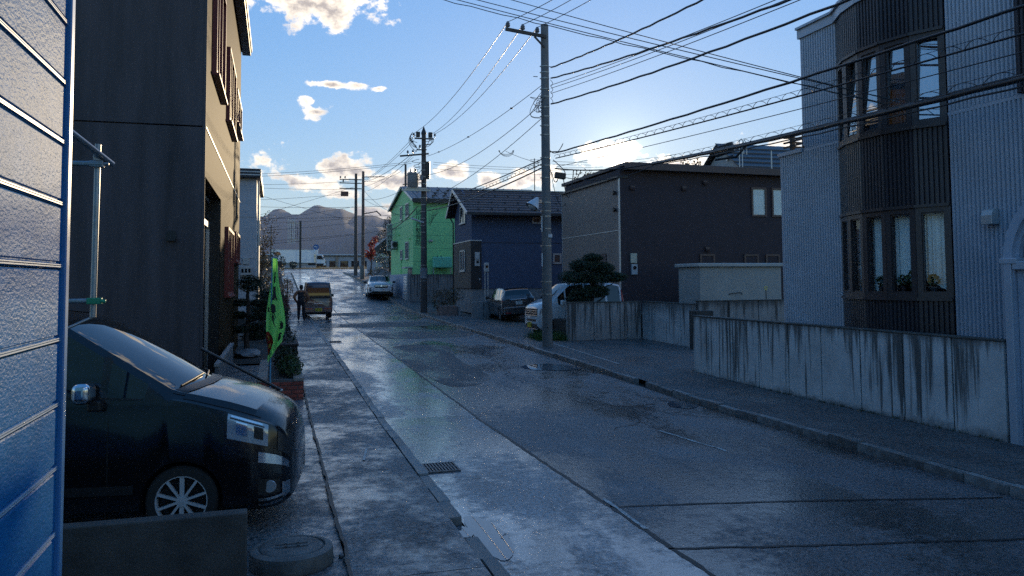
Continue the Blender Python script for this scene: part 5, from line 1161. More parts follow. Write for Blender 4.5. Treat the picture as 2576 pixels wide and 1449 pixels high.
# --- black minivan, nose out towards the pavement
p_black = mat('black_van_paint', (.006,.0055,.007), rough=.2, spec=.5, var=.05, coat=.35)
T = thing('minivan', 'black minivan nosing out from behind the blue wall', 'minivan', (-2.08, 9.07, .045), R(-7), world=False)
V = Car(T, 4.7, 1.72, [(0,.32,.66,.50,.74,.42),(.03,.26,.80,.62,.88,.54),(.09,.22,.92,.71,.99,.62),(.2,.20,1.00,.80,1.07,.70),(.36,.2,1.06,.845,1.15,.76),(.6,.2,1.14,.858,1.23,.79),(.95,.2,1.235,.86,1.315,.80),(1.12,.2,1.265,.86,1.345,.79),(2.16,.2,1.30,.86,2.01,.75),(2.5,.2,1.30,.86,2.06,.75),(3.6,.2,1.31,.86,2.07,.75),(4.4,.22,1.30,.86,2.04,.74),(4.62,.28,1.30,.84,1.93,.70),(4.7,.4,1.26,.79,1.80,.66)], [.98,3.80], p_black, .325); V.bulge = [(0,.03),(.3,.06),(.9,.20),(1.2,.22),(2.1,.16),(2.7,0)]
V.shell([(1.34,1.66),(1.73,2.72),(2.80,3.55),(3.62,4.4)], [(1.12,2.16)])
V.wheels(10, .72, mat('silver_wheel_paint', (.55,.55,.57), rough=.3, metal=.25, var=.05), wd=.21)
V.patch('headlight', .22, .58, 2.62, 3.80, m_lens, .008)
for hl in [o for o in T.children if o.name.startswith('headlight')]:
    sd = 1 if hl.data.vertices[0].co.y > 0 else -1
    V.patch('lamp_bezel', .25, .56, 3.25, 3.42, m_blackpl, .011, hl, (sd,)); V.patch('reflector', .40, .50, 2.75, 3.15, m_chrome, .012, hl, (sd,)); V.patch('reflector', .26, .34, 2.75, 3.15, m_blackpl, .012, hl, (sd,)); V.patch('indicator', .27,.55,3.50,3.72, m_chrome, .011, hl, (sd,))
V.patch('bumper_chrome', .05, .30, 2.20, 2.45, m_chrome, .010); V.patch('grille', .03, .14, 2.6, 3.6, mat('grille_mesh', (.06,.06,.065), rough=.35, metal=.6, var=.3, scale=60), .008)
for k_ in (.62,.84,1.06): V.patch('fog_slat', .10, .30, k_, k_+.09, m_chrome, .008)
V.patch('fog_recess', .12, .30, 1.25, 1.75, m_blackpl, .006); V.patch('corner_reflector', .04, .10, .9, 1.6, m_chrome, .009)
for sd in (1,-1): part(T, 'fog_lamp', M().lathe([(.055,0),(.06,.012),(.03,.016)], (V.pt(.2,1.5,sd)[0], V.pt(.2,1.5,sd)[1]+(.006 if sd > 0 else -.02), V.pt(.2,1.5,sd)[2]), 16, 'Y'), m_lens, 40)
V.patch('window_rail', 1.35, 4.4, 3.96, 4.05, m_blackpl, .007); V.patch('side_moulding', 1.4, 3.4, 1.35, 1.55, m_blackpl, .008)
for v_ in (1.62,2.74): V.patch('door_seam', v_, v_+.010, .3, 4, m_blackpl, .003, nv=1)
V.patch('door_handle', 2.45, 2.66, 3.2, 3.5, m_chrome, .025)
V.patch('cowl', 1.02, 1.13, 5.6, 8, m_blackpl, .006)
V.patch('bonnet_seam', .30, 1.02, 5.1, 5.2, m_blackpl, .004)
V.patch('roof_rail', 2.3, 4.2, 5.8, 6.0, m_blackpl, .02)
for (sd, ka, kb) in ((1,8,6.2),(-1,6.4,8)): part(T, 'wiper', M().tube([V.pt(1.15,ka,sd,.012),V.pt(1.17,(ka+kb)/2,sd,.018),V.pt(1.19,kb,sd,.014)], .011, 6), m_blackpl, 60)
# chrome-capped door mirrors
for sd in (1,-1):
    q = M(); q.cbox((2.35-1.79, sd*1.0, 1.37), (.16,.24,.19)); o = part(T, 'mirror', q, m_chrome, smooth=80, bev=.06, seg=6); part(o, 'mirror_arm', M().cbox((2.35-1.72, sd*.89, 1.24), (.12,.14,.10)), m_blackpl, bev=.02)
# cabin things seen through the glass line
part(T, 'bonnet_emblem', M().lathe([(.05,0),(.06,.01)], (2.35-.02,0,.86), 20, 'X'), m_chrome, 40)

# --- bronze kei van, seen from behind
p_bronze = paint('bronze_van_paint', (.055,.018,.019), .1, .35)
T = thing('kei_van', 'boxy reddish bronze van parked half on the left pavement with its back to the camera', 'van', (2.12, 44.1, g(44)+.02), R(90), world=False)
V = Car(T, 3.4, 1.475, [(0,.35,.75,.60,.95,.52),(.08,.25,.95,.70,1.15,.60),(.25,.22,1.02,.735,1.22,.63),(.9,.22,1.05,.737,1.86,.60),(1.2,.22,1.05,.737,1.90,.61),(3.1,.22,1.05,.737,1.90,.61),(3.32,.26,1.05,.735,1.85,.60),(3.4,.32,1.04,.71,1.70,.57)], [.55,2.80], p_bronze, .27)
V.shell([(.5,.85),(.95,1.75),(1.85,2.55),(2.65,3.2)], [(.25,.85)]); V.wheels(6, .62, wd=.16)
x = -1.70
part(T, 'rear_window', M().prism([(-.60,1.03),(.60,1.03),(.535,1.60),(-.535,1.60)], x-.012, x+.01, 'X'), m_cglass, bev=.01)
part(T, 'tailgate_seam', M().box(x-.006,x+.004,-.62,.62,.985,.995).box(x-.006,x+.004,-.62,.62,.60,.61), m_blackpl)
part(T, 'tailgate_handle', M().box(x-.03,x,-.22,.22,.755,.785), m_chrome, bev=.006); part(T, 'chrome_strip', M().box(x-.012,x,-.62,.62,.845,.865), m_chrome)
bp_ = part(T, 'bumper', M().box(x-.07,x+.02,-.69,.69,.31,.60), p_bronze, bev=.03, seg=3)
for sd in (1,-1): lt = part(T, 'tail_light', M().box(x-.078,x-.06,min(sd*.30,sd*.66),max(sd*.30,sd*.66),.475,.56), m_redlens); part(lt, 'reflector', M().box(x-.082,x-.078,min(sd*.52,sd*.62),max(sd*.52,sd*.62),.49,.545), m_orlens)
V.plate(False, .46, '63-27', m_ply, m_ink, y=-.02, x=x-.078)
part(T, 'exhaust', M().tube([(x+.2,-.35,.26),(x-.03,-.35,.25)], .025, 8), m_dmetal, 40); V.mirror(.85, 1.15, m_blackpl); part(T, 'roof_antenna', M().tube([(.9,-.62,1.86),(.75,-.70,2.25)], .006, 5), m_blackpl)

# --- white estate car facing the camera
p_white = paint('white_pearl_paint', (.62,.62,.62), .05, .25)
T = thing('estate_car', 'white estate car with black lower cladding parked facing the camera by the green clinic', 'car', (7.28, 58.95, 1.20), R(-93), world=False); T.rotation_euler = (0, R(-3.2), R(-93))
V = Car(T, 4.8, 1.84, [(0,.42,.70,.62,.80,.55),(.05,.30,.80,.74,.90,.66),(.2,.26,.88,.86,.98,.76),(.6,.25,.95,.915,1.05,.80),(1.25,.25,1.0,.92,1.13,.80),(1.40,.25,1.01,.92,1.16,.78),(2.15,.25,1.02,.92,1.58,.66),(2.6,.25,1.02,.92,1.63,.66),(3.9,.27,1.05,.92,1.60,.64),(4.65,.35,1.02,.88,1.20,.66),(4.8,.45,.95,.80,1.02,.62)], [.92,3.66], p_white, .345)
V.shell([(1.62,2.45),(2.52,3.3),(3.38,3.95)], [(1.40,2.15),(3.95,4.6)]); V.wheels(5, .68, wd=.22)
x = 2.4
V.patch('headlight', .10, .62, 2.75, 3.75, m_lens, .008); V.patch('lamp_bezel', .16, .50, 2.75, 3.2, m_blackpl, .011); V.patch('wheel_cladding', .45, 4.5, 0, 1.15, m_blackpl, .006)
gq = M().prism([(-.42,.60),(.42,.60),(.50,.72),(.42,.82),(-.42,.82),(-.50,.72)], x-.06, x+.012, 'X'); gr = part(T, 'grille', gq, m_blackpl, bev=.01); part(gr, 'chrome_bar', M().cbox((x+.018,0,.74),(.015,.86,.035)), m_chrome); part(gr, 'emblem', M().lathe([(.055,0),(.06,.015)], (x+.02,0,.74), 16, 'X'), m_chrome, 40)
part(T, 'lower_grille', M().box(x-.12,x-.01,-.40,.40,.43,.52), m_blackpl); part(T, 'bumper_lip', M().box(x-.10,x+.012,-.55,.55,.36,.41), p_white, bev=.01)
for sd in (1,-1): fl = part(T, 'fog_housing', M().cbox((x-.10,sd*.70,.52),(.14,.26,.24),-sd*.35), m_blackpl, bev=.03); part(fl, 'fog_lamp', M().lathe([(.07,0),(.075,.02),(.04,.03)], (x-.03,sd*.68,.50), 14, 'X'), m_lens, 40)
V.plate(True, .52, '･･5 94', m_plw, m_plg, x=x+.02); V.mirror(1.62, 1.10, m_blackpl)
for sd in (1,-1): part(T, 'roof_rail', M().tube([(.25,sd*.62,1.58),(.1,sd*.64,1.67),(-1.3,sd*.62,1.66),(-1.45,sd*.62,1.60)], .018, 6), m_alloy, 60)
V.patch('wiper', 1.38, 1.44, 6.1, 7.8, m_blackpl, .012)

# --- dark car with its back to the camera, in the gravel lot
p_dark = paint('dark_grey_paint', (.075,.073,.076), .5, .25)
T = thing('hatchback_car', 'dark grey hatchback parked tilted in the gravel lot with its back to the camera', 'car', (11.40, 38.72, g(38)+.13), 0, world=False)
T.rotation_euler = (R(-4.0), 0, R(86.5))
V = Car(T, 4.2, 1.69, [(0,.40,.68,.58,.78,.50),(.08,.28,.80,.72,.90,.62),(.3,.22,.90,.82,1.0,.72),(.9,.2,.98,.845,1.08,.76),(1.0,.2,.99,.845,1.12,.74),(1.75,.2,1.0,.845,1.52,.63),(2.3,.2,1.0,.845,1.58,.63),(3.6,.24,1.04,.845,1.54,.62),(3.95,.28,1.05,.84,1.44,.62),(4.12,.32,1.04,.82,1.12,.70),(4.2,.42,.98,.78,1.04,.70)], [.85,3.40], p_dark, .31)
V.shell([(1.3,1.95),(2.02,2.75),(2.85,3.55)], [(1.0,1.75),(3.60,4.08)]); V.wheels(7, .66, wd=.19); x = -2.1
V.patch('tail_light', 4.05, 4.19, 3.0, 3.9, m_redlens, .010); V.patch('lamp_bezel', 4.10, 4.18, 3.5, 3.8, m_lens, .013); V.patch('window_rail', 1.3, 3.6, 3.96, 4.06, m_chrome, .006); V.patch('sill_chrome', .9, 3.3, .4, .62, m_chrome, .008); V.patch('roof_rail', 2.0, 3.6, 5.9, 6.05, m_chrome, .02)
part(T, 'number_plate_garnish', M().box(x-.03,x+.02,-.42,.42,.97,1.03), m_chrome, bev=.01); part(T, 'emblem', M().box(x-.035,x-.03,-.05,.05,.955,1.02), m_chrome)
V.plate(False, .84, '･2 20', m_plw, m_plg, x=x-.02); part(T, 'bumper', M().box(x-.09,x+.03,-.78,.78,.30,.66), p_dark, bev=.04, seg=3)
for sd in (1,-1): part(T, 'bumper_reflector', M().box(x-.098,x-.088,min(sd*.45,sd*.70),max(sd*.45,sd*.70),.36,.41), m_redlens)
part(T, 'rear_wiper', M().tube([(x+.06,0,1.10),(x+.12,-.3,1.2)], .01, 5), m_blackpl); V.mirror(1.35, 1.08, m_blackpl)

# --- white tall kei car with a chrome grille
p_white2 = paint('white_box_car_paint', (.58,.59,.60), .0, .25)
T = thing('tall_kei_car', 'tall white box shaped car with a chrome barred grille beside the utility pole', 'car', (11.05, 28.8, g(28.5)+.05), R(185), world=False); T.scale = (1.06, 1.06, 1.1)
V = Car(T, 3.4, 1.475, [(0,.36,.80,.60,.98,.54),(.06,.28,.98,.69,1.08,.60),(.2,.22,1.04,.73,1.14,.64),(.45,.2,1.06,.737,1.22,.66),(.55,.2,1.07,.737,1.26,.66),(1.15,.2,1.08,.737,1.78,.60),(1.5,.2,1.08,.737,1.83,.60),(2.9,.2,1.10,.737,1.82,.60),(3.25,.26,1.10,.735,1.75,.60),(3.36,.32,1.08,.72,1.45,.62),(3.4,.40,1.05,.70,1.20,.62)], [.60,2.95], p_white2, .28)
V.shell([(.72,.98),(1.04,1.72),(1.80,2.6),(2.68,3.2)], [(.55,1.15)]); V.wheels(6, .66, wd=.16); x = 1.7
V.patch('headlight', .04, .34, 2.7, 3.8, m_lens, .009); V.patch('lamp_bezel', .10, .22, 2.8, 3.5, m_blackpl, .012); V.patch('indicator', .24, .32, 2.8, 3.5, m_chrome, .012)
gr = part(T, 'grille', M().box(x-.03,x+.012,-.52,.52,.70,.95), m_blackpl, bev=.01)
for z in (.72,.80,.88,.945): part(gr, 'chrome_bar', M().box(x+.0,x+.03,-.54,.54,z-.014,z+.014), m_chrome, bev=.004)
part(gr, 'emblem', M().box(x+.025,x+.04,-.06,.06,.78,.90), m_chrome, bev=.006)
part(T, 'lower_grille', M().box(x-.05,x+.012,-.50,.50,.30,.44), m_blackpl, bev=.01); part(T, 'upper_slot', M().box(x-.05,x+.010,-.40,.40,.52,.60), m_blackpl, bev=.01); part(T, 'bumper_lip', M().box(x-.08,x+.02,-.60,.60,.25,.285), m_chrome)
V.plate(True, .40, '･･･8', m_ply, m_ink, y=-.15, x=x+.02); V.mirror(.82, 1.16, p_white2, .17, .18); V.patch('door_seam', .98, .99, .6, 4, m_blackpl, .003, nv=1); V.patch('door_seam', 1.76, 1.77, .3, 4, m_blackpl, .003, nv=1); V.patch('side_moulding', 1.02, 2.5, .5, .7, m_blackpl, .004); V.patch('tail_light', 3.27, 3.36, 2.6, 5, m_redlens, .008); V.patch('drip_rail', .9, 3.2, 5.3, 5.5, m_chrome, .004)

# --- white delivery truck on the far road
p_trk = paint('white_truck_paint', (.75,.75,.78), 0, .35)
T = thing('box_truck', 'white box truck with an orange sun emblem on the far main road', 'truck', (3.6, 139.2, 4.72), 0, world=False)
part(T, 'cargo_box', M().box(-4.3,2.55,-1.12,1.12,.86,3.08), p_trk, bev=.03); part(T, 'box_edge', M().box(-4.32,2.57,-1.135,-1.12,3.0,3.09).box(-4.32,2.57,-1.135,-1.12,.84,.93).box(-4.33,-4.26,-1.135,-1.12,.93,3.0), m_silver)
part(T, 'refrigerator_unit', M().box(2.56,3.25,-.85,.85,2.35,3.12), p_trk, bev=.04)
cab = M().prism([(2.85,.75),(4.40,.75),(4.45,1.25),(4.32,1.45),(3.95,2.22),(3.75,2.30),(2.85,2.30)], -.95, .95, 'Y'); part(T, 'cab', cab, p_trk, bev=.05)
part(T, 'side_window', M().prism([(3.05,1.48),(4.12,1.42),(3.82,2.08),(3.05,2.12)], -.962, -.945, 'Y'), m_cglass); part(T, 'windscreen', M().add([(4.345,-.82,1.48),(4.345,.82,1.48),(4.02,.78,2.16),(4.02,-.78,2.16)], [(0,1,2,3)]), m_cglass)
part(T, 'door_seam', M().box(2.98,3.0,-.958,-.949,.85,2.2), m_blackpl); part(T, 'headlight', M().box(4.40,4.47,-.90,-.55,.95,1.15).box(4.40,4.47,.55,.90,.95,1.15), m_lens)
part(T, 'bumper', M().box(4.2,4.52,-.96,.96,.45,.78), p_trk, bev=.03); part(T, 'chassis', M().box(-4.1,4.0,-.45,.45,.45,.84), m_blackpl); part(T, 'side_guard', M().box(-2.0,1.6,-1.0,-.96,.50,.58).box(-2.0,1.6,-1.0,-.96,.66,.74), m_silver); part(T, 'mirror', M().cbox((4.15,-1.15,1.75),(.10,.20,.38)), m_blackpl, bev=.02); part(T, 'gap_ladder', M().box(2.62,2.68,-1.0,-.9,.9,2.35).box(2.74,2.80,-1.0,-.9,.9,2.35), m_chrome)
for xx in (-2.9, 3.35):
    for sd in (-1,1):
        t = part(T, 'wheel', M().lathe([(.25,sd*.80-.11),(.40,sd*.80-.11),(.42,sd*.80-.08),(.42,sd*.80+.08),(.40,sd*.80+.11),(.25,sd*.80+.11)], (xx,0,.42), 24, 'Y'), m_tyre, 40); part(t, 'rim', M().lathe([(.25,sd*.80+sd*.05),(.12,sd*.80+sd*.09)], (xx,0,.42), 16, 'Y'), m_alloy, 40)
em = part(T, 'sun_emblem', M().prism([(-3.35+.52*math.cos(PI*k/14), 2.22+.50*math.sin(PI*k/14)) for k in range(15)], -1.128, -1.121, 'Y'), mat('orange_emblem', (.50,.14,.03), rough=.5, var=.05)); part(em, 'emblem_base', M().box(-3.95,-2.75,-1.13,-1.121,2.10,2.21), mat('emblem_dark', (.10,.04,.03), rough=.5, var=.05))
part(em, 'emblem_ray', M().prism([(-3.35+.30*math.cos(PI*k/14), 2.22+.29*math.sin(PI*k/14)) for k in range(15)], -1.133, -1.128, 'Y'), mat('emblem_light', (.62,.28,.08), rough=.5, var=.05))

# ================================================================== PERSON
def person(loc, rz, label):
    T = thing('person', label, 'person', loc, rz, world=False)
    J = {'pel':(0,0,.94,.17,.14),'sp':(0,.01,1.10,.175,.14),'ch':(0,.02,1.30,.20,.15),'nb':(0,.0,1.44,.09,.085),'nk':(0,.015,1.50,.056,.058),'hd':(0,.03,1.585,.078,.09),'ht':(0,.025,1.665,.070,.085),
         'sl':(-.20,.01,1.40,.095,.095),'el':(-.35,-.02,1.17,.082,.082),'wl':(-.245,.13,.93,.05,.05),'hl_':(-.22,.17,.85,.040,.026),'sr':(.20,.01,1.40,.095,.095),'er':(.35,-.02,1.16,.082,.082),'wr':(.26,.12,.92,.05,.05),'hr':(.235,.16,.84,.040,.026),
         'tl':(-.10,0,.86,.12,.12),'kl':(-.11,.03,.49,.09,.09),'al':(-.12,-.02,.09,.052,.055),'fl':(-.13,.13,.04,.046,.036),'tr':(.10,0,.86,.12,.12),'kr':(.12,.05,.49,.09,.09),'ar':(.14,.02,.09,.052,.055),'fr':(.16,.17,.04,.046,.036)}
    E = ['pel-sp','sp-ch','ch-nb','nb-nk','nk-hd','hd-ht','nb-sl','sl-el','el-wl','wl-hl_','nb-sr','sr-er','er-wr','wr-hr','pel-tl','tl-kl','kl-al','al-fl','pel-tr','tr-kr','kr-ar','ar-fr']
    ks = list(J); me = bpy.data.meshes.new('body'); me.from_pydata([J[k][:3] for k in ks], [tuple(ks.index(x) for x in e.split('-')) for e in E], [])
    o = bpy.data.objects.new('body', me); COL.objects.link(o); o.modifiers.new('s','SKIN'); sv = me.skin_vertices[0].data
    for i, k in enumerate(ks): sv[i].radius = J[k][3:5]; sv[i].use_root = (i == 0)
    o.modifiers.new('ss','SUBSURF').levels = 2; bpy.context.view_layer.update()
    ev = bpy.data.meshes.new_from_object(o.evaluated_get(bpy.context.evaluated_depsgraph_get())); bpy.data.objects.remove(o)
    ev.name = 'body'; ev.materials.clear()
    for mm in (mat('skin', (.36,.20,.14), rough=.6, var=.05), mat('dark_trousers', (.012,.012,.016), rough=.85, var=.2), mat('rust_brown_sleeves', (.28,.12,.065), rough=.85, var=.2, scale=6), mat('dark_vest', (.022,.020,.024), rough=.85, var=.2), mat('dark_shoes', (.015,.013,.012), rough=.6, var=.1)): ev.materials.append(mm)
    for p in ev.polygons:
        c = p.center; p.use_smooth = True
        p.material_index = 0 if (c.z > 1.475 and abs(c.x) < .13) else 0 if (c.z < .895 and abs(c.x) > .195 and c.z > .75) else 4 if c.z < .10 else 1 if c.z < .93 and abs(c.x) < .24 else 2 if (abs(c.x) > .145 or c.z > 1.42) else 3
    body = link('body', ev, T)
    q = M(); q.lathe([(.02,1.765),(.06,1.755),(.092,1.70),(.098,1.64),(.090,1.59),(.075,1.56)][::-1], (0,.015,0), 16); part(T, 'hair', q, mat('dark_hair', (.012,.010,.010), rough=.7, var=.2), 60)
    q = M()
    for sd in (-1,1):
        hx, hy = (-.22,.17) if sd < 0 else (.235,.16)
        for k in range(4): q.tube([(hx+sd*.0+(k-1.5)*.006, hy-.02+k*.014, .84),(hx+(k-1.5)*.007, hy-.012+k*.015, .80-(.005 if k in (1,2) else 0)),(hx-sd*.01+(k-1.5)*.006, hy-.006+k*.014, .765)], [.0095,.0085,.007], 6)
        q.tube([(hx-sd*.01,hy+.03,.86),(hx-sd*.03,hy+.055,.825),(hx-sd*.035,hy+.055,.80)], [.010,.009,.007], 6)
    part(T, 'fingers', q, MATS['skin'], 60)
    q = M()
    for sd in (-1,1): q.lathe([(.012,0),(.02,.006),(.012,.012)], (sd*.085,.02,1.60), 8, 'X')
    q.cbox((0,.125,1.59),(.022,.03,.035)); part(T, 'face_features', q, MATS['skin'], bev=.006)
    return T
person((1.22, 40.9, g(41)+.07), R(-8), 'person in a dark vest and rust brown sleeves standing behind the bronze van')
person_side = None
# ================================================================== STREET FURNITURE
def px(x, y, X=None, Y=None, Z=None):
    """the point of the place seen at (x, y) of a 2576 px wide print of the view, on the plane X, Y or Z = const"""
    v = _fw+_r*((x-1288)/2000)-_u*((y-593.5)/2000)
    t = X/v.x if X is not None else Y/v.y if Y is not None else (Z-2.4)/v.z
    return Vector((v.x*t, v.y*t, 2.4+v.z*t))
m_pole = mat('pole_concrete', (.155,.145,.135), rough=.75, var=.25, scale=2.5, bump=.4, bscale=40, stretch=(1,1,.4))
m_dpole = mat('dark_weathered_pole', (.075,.062,.055), rough=.8, var=.35, scale=3, bump=.4, bscale=40, stretch=(1,1,.3))
m_band = mat('steel_band', (.36,.34,.31), rough=.4, metal=.7, var=.2)
m_porc = mat('grey_porcelain', (.16,.15,.16), rough=.3, var=.1)
m_wire = mat('black_cable', (.010,.010,.011), rough=.45, spec=.5, var=.1)
m_trafo = mat('transformer_grey', (.19,.18,.175), rough=.5, var=.15, scale=3)
def insul(q, p, s=1.0):
    x, y, z = p; q.lathe([(.015*s,z-.12*s),(.015*s,z),(.055*s,z),(.07*s,z+.03*s),(.05*s,z+.05*s),(.065*s,z+.08*s),(.05*s,z+.11*s),(.03*s,z+.15*s)], (x,y,0), 12)
def pole(name, label, x, y, top, r0, r1, mt, bands=(), z0=None):
    z0 = g(y) if z0 is None else z0
    T = thing(name, label, 'utility pole', (x,y,z0), 0, 'utility poles along the right kerb'); part(T, 'pole', M().lathe([(r0*1.02,z0-.2),(r0,z0+.3),(r1,top-.02),(r1*.9,top)], (x,y,0), 20), mt, 40)
    for z in bands:
        r = r0+(r1-r0)*(z-z0)/(top-z0); part(T, 'steel_band', M().lathe([(r+.002,z-.016),(r+.008,z-.014),(r+.008,z+.014),(r+.002,z+.016)], (x,y,0), 20).cbox((x-r-.02,y,z),(.05,.05,.03)), m_band, 40)
    return T
P1 = pole('utility_pole', 'tall concrete utility pole with a crossarm and cone street lamp nearest the camera', 8.35, 24.2, 10.74, .165, .125, m_pole, (1.95,2.35,3.5,4.05,4.45,4.62,4.9,5.7,6.1,6.35,7.1,7.4,7.7,8.0,8.35,8.6,8.95,9.15,9.35))
Y1 = 24.2
part(P1, 'crossarm', M().bar((6.98,Y1-.14,10.44),(8.35,Y1-.14,10.30),.075,.10), m_dpole); part(P1, 'arm_brace', M().bar((7.95,Y1-.14,10.28),(8.30,Y1-.12,9.95),.05,.05), m_dpole)
IN1 = [(7.06,Y1-.14,10.52),(7.56,Y1-.14,10.47),(8.05,Y1-.14,10.42)]
for p in IN1: q = M(); insul(q, p, 1.15); part(P1, 'insulator', q, m_porc, 40)
part(P1, 'step_bolt', M().tube([(8.1,Y1,9.0),(7.95,Y1,9.0)], .012, 6).tube([(8.5,Y1,9.36),(8.6,Y1,9.36)], .012, 6).tube([(8.45,Y1,6.55),(8.80,Y1,6.58)], .018, 6).tube([(8.15,Y1-.1,1.6),(8.15,Y1-.2,1.6)], .02, 6).tube([(8.3,Y1-.13,.9),(8.3,Y1-.2,.9)], .02, 6), m_dmetal)
part(P1, 'number_tag', M().cbox((8.42,Y1-.165,3.82),(.13,.02,.11)), m_plw); part(P1, 'cable_guard', M().cbox((8.18,Y1-.05,4.2),(.03,.04,.5)).cbox((8.18,Y1-.05,3.05),(.03,.04,.42)), m_plw)
sl = part(P1, 'lamp_bracket', M().tube([(8.2,Y1-.06,4.92),(8.02,Y1-.18,4.92)], .025, 8).cbox((8.08,Y1-.13,4.92),(.16,.06,.10)), m_band)
q = M(); ax = Vector((-.55,-.1,-.83)).normalized(); u_ = ax.orthogonal().normalized(); w_ = ax.cross(u_); c = Vector((8.0,Y1-.2,5.02)); ring_n = 24; b = 0
for (t, r) in ((-.02,.02),(.0,.05),(.36,.235),(.37,.24)):
    for k in range(ring_n): an = 2*PI*k/ring_n; q.v.append(tuple(c+ax*t+(u_*math.cos(an)+w_*math.sin(an))*r))
for i in range(3):
    for k in range(ring_n): q.f.append((i*ring_n+k, i*ring_n+(k+1) % ring_n, (i+1)*ring_n+(k+1) % ring_n, (i+1)*ring_n+k))
part(sl, 'lamp_shade', q, mat('white_enamel', (.50,.53,.56), rough=.3, var=.08), 40)
q = M(); c2 = c+ax*.33
for (t, r) in ((0,.14),(.05,.13),(.09,.09),(.11,.02)):
    for k in range(ring_n): an = 2*PI*k/ring_n; q.v.append(tuple(c2+ax*t+(u_*math.cos(an)+w_*math.sin(an))*r))
for i in range(3):
    for k in range(ring_n): q.f.append((i*ring_n+k, i*ring_n+(k+1) % ring_n, (i+1)*ring_n+(k+1) % ring_n, (i+1)*ring_n+k))
part(sl, 'lamp_globe', q, mat('frosted_globe', (.55,.56,.56), rough=.25, var=.03), 40)
jb = part(P1, 'junction_box', M().cbox((8.82,Y1-.05,5.78),(.36,.16,.20),0,.12), m_blackpl, bev=.02)
# tangled jumper cables on the pole
q = M(); rn = random.Random(12)
def loop(q, a, b, drop, r=.010, n=10, side=0):
    a, b = Vector(a), Vector(b); pts = []
    for i in range(n+1):
        t = i/n; p = a+(b-a)*t; p.z -= drop*4*t*(1-t); p.x += side*4*t*(1-t); pts.append(p)
    q.tube(pts, r, 5)
for k in range(9): loop(q, (8.2+rn.uniform(-.05,.1),Y1-.14,8.2+rn.uniform(-.3,.3)), (8.2+rn.uniform(-.1,.1),Y1-.15,7.9+rn.uniform(-.3,.4)), rn.uniform(-.1,.3), .009, 10, -rn.uniform(.1,.42))
for k in range(4): loop(q, (8.5,Y1-.1,8.3+k*.2), (8.5,Y1-.1,8.1+k*.2), .02, .009, 8, .08)
loop(q, (8.55,Y1,5.9), (8.75,Y1-.1,5.75), .25, .016); loop(q, (8.95,Y1-.05,5.85), (8.6,Y1,6.3), .1, .014, 8, .18); loop(q, (8.5,Y1,6.6), (8.95,Y1,6.85), .18, .014)
loop(q, (8.5,Y1,6.0), (9.1,Y1+.2,4.9), .5, .010); loop(q, (8.95,Y1,5.7), (9.35,Y1+.1,6.0), .75, .016)
part(P1, 'jumper_cable', q, m_wire)['kind'] = 'stuff'
# second pole: transformer, arms
Y2 = 45.3
P2 = pole('utility_pole', 'weathered utility pole with a grey transformer drum in front of the green clinic', 8.16, Y2, 11.05, .20, .125, m_dpole, (2.4,3.3,4.3,5.2,5.6,6.0,6.4,6.8,7.2,7.6,8.0,8.4,8.8,9.2))
part(P2, 'pointed_cap', M().lathe([(.16,10.9),(.15,11.0),(.02,11.35)], (8.16,Y2,0), 12), m_dmetal, 40)
part(P2, 'concrete_patch', M().lathe([(.212,2.55),(.212,3.15)], (8.16,Y2,0), 20), m_fnd, 40)
part(P2, 'crossarm', M().bar((7.60,Y2-.16,10.62),(8.72,Y2-.16,10.62),.07,.08), m_dpole); part(P2, 'crossarm', M().bar((6.75,Y2-.17,9.55),(8.42,Y2-.17,9.75),.08,.09), m_dpole); part(P2, 'crossarm', M().bar((7.7,Y2-.16,9.95),(8.3,Y2-.16,9.98),.05,.06), m_dmetal)
for dx in (-.36,.36): part(P2, 'cutout_switch', M().box(8.16+dx-.11,8.16+dx+.11,Y2-.25,Y2-.03,10.70,11.0), m_blackpl, bev=.02)
for p in [(7.55,Y2-.16,10.78),(8.78,Y2-.16,10.80),(7.2,Y2-.17,9.75),(7.5,Y2-.17,9.80),(7.9,Y2-.16,10.1)]: q = M(); insul(q, p, 1.0); part(P2, 'insulator', q, m_porc, 40)
q = M()
for k in range(7): loop(q, (7.55+rn.uniform(-.1,.1),Y2-.2,10.6+rn.uniform(-.1,.4)), (7.75+rn.uniform(-.1,.1),Y2-.2,10.0+rn.uniform(-.3,.4)), rn.uniform(-.1,.1), .016, 10, -rn.uniform(.1,.35))
for k in range(10): loop(q, (7.95+rn.uniform(-.1,.05),Y2-.22,9.4-k*.13), (7.9+rn.uniform(-.2,.1),Y2-.22,9.2-k*.14), .05, .014, 8, -rn.uniform(.1,.45))
for k in range(5): loop(q, (8.5+rn.uniform(-.1,.1),Y2-.2,10.5+rn.uniform(-.1,.5)), (8.25,Y2-.2,10.2+rn.uniform(-.3,.3)), rn.uniform(-.1,.1), .016, 8, rn.uniform(.05,.25))
for k in range(6): loop(q, (8.4,Y2-.22,6.3-k*.1), (9.0-k*.08,Y2-.3,6.4), .2+.06*k, .010, 10)
part(P2, 'jumper_cable', q, m_wire)['kind'] = 'stuff'
tr = part(P2, 'transformer', M().lathe([(.28,7.75),(.31,7.8),(.31,8.5),(.33,8.52),(.33,8.58),(.2,8.62)], (7.50,Y2-.1,0), 24), m_trafo, 40); part(tr, 'bushing', M().lathe([(.05,8.6),(.06,8.7),(.03,8.85)], (7.4,Y2-.1,0), 10).lathe([(.05,8.6),(.06,8.7),(.03,8.85)], (7.65,Y2-.1,0), 10), m_porc, 40)
part(P2, 'platform', M().box(6.85,8.5,Y2-.35,Y2-.22,7.55,7.65).box(7.1,8.3,Y2-.30,Y2+.1,7.68,7.745), m_band); part(P2, 'service_box', M().box(7.9,8.05,Y2-.4,Y2-.2,8.2,8.45), m_trafo)
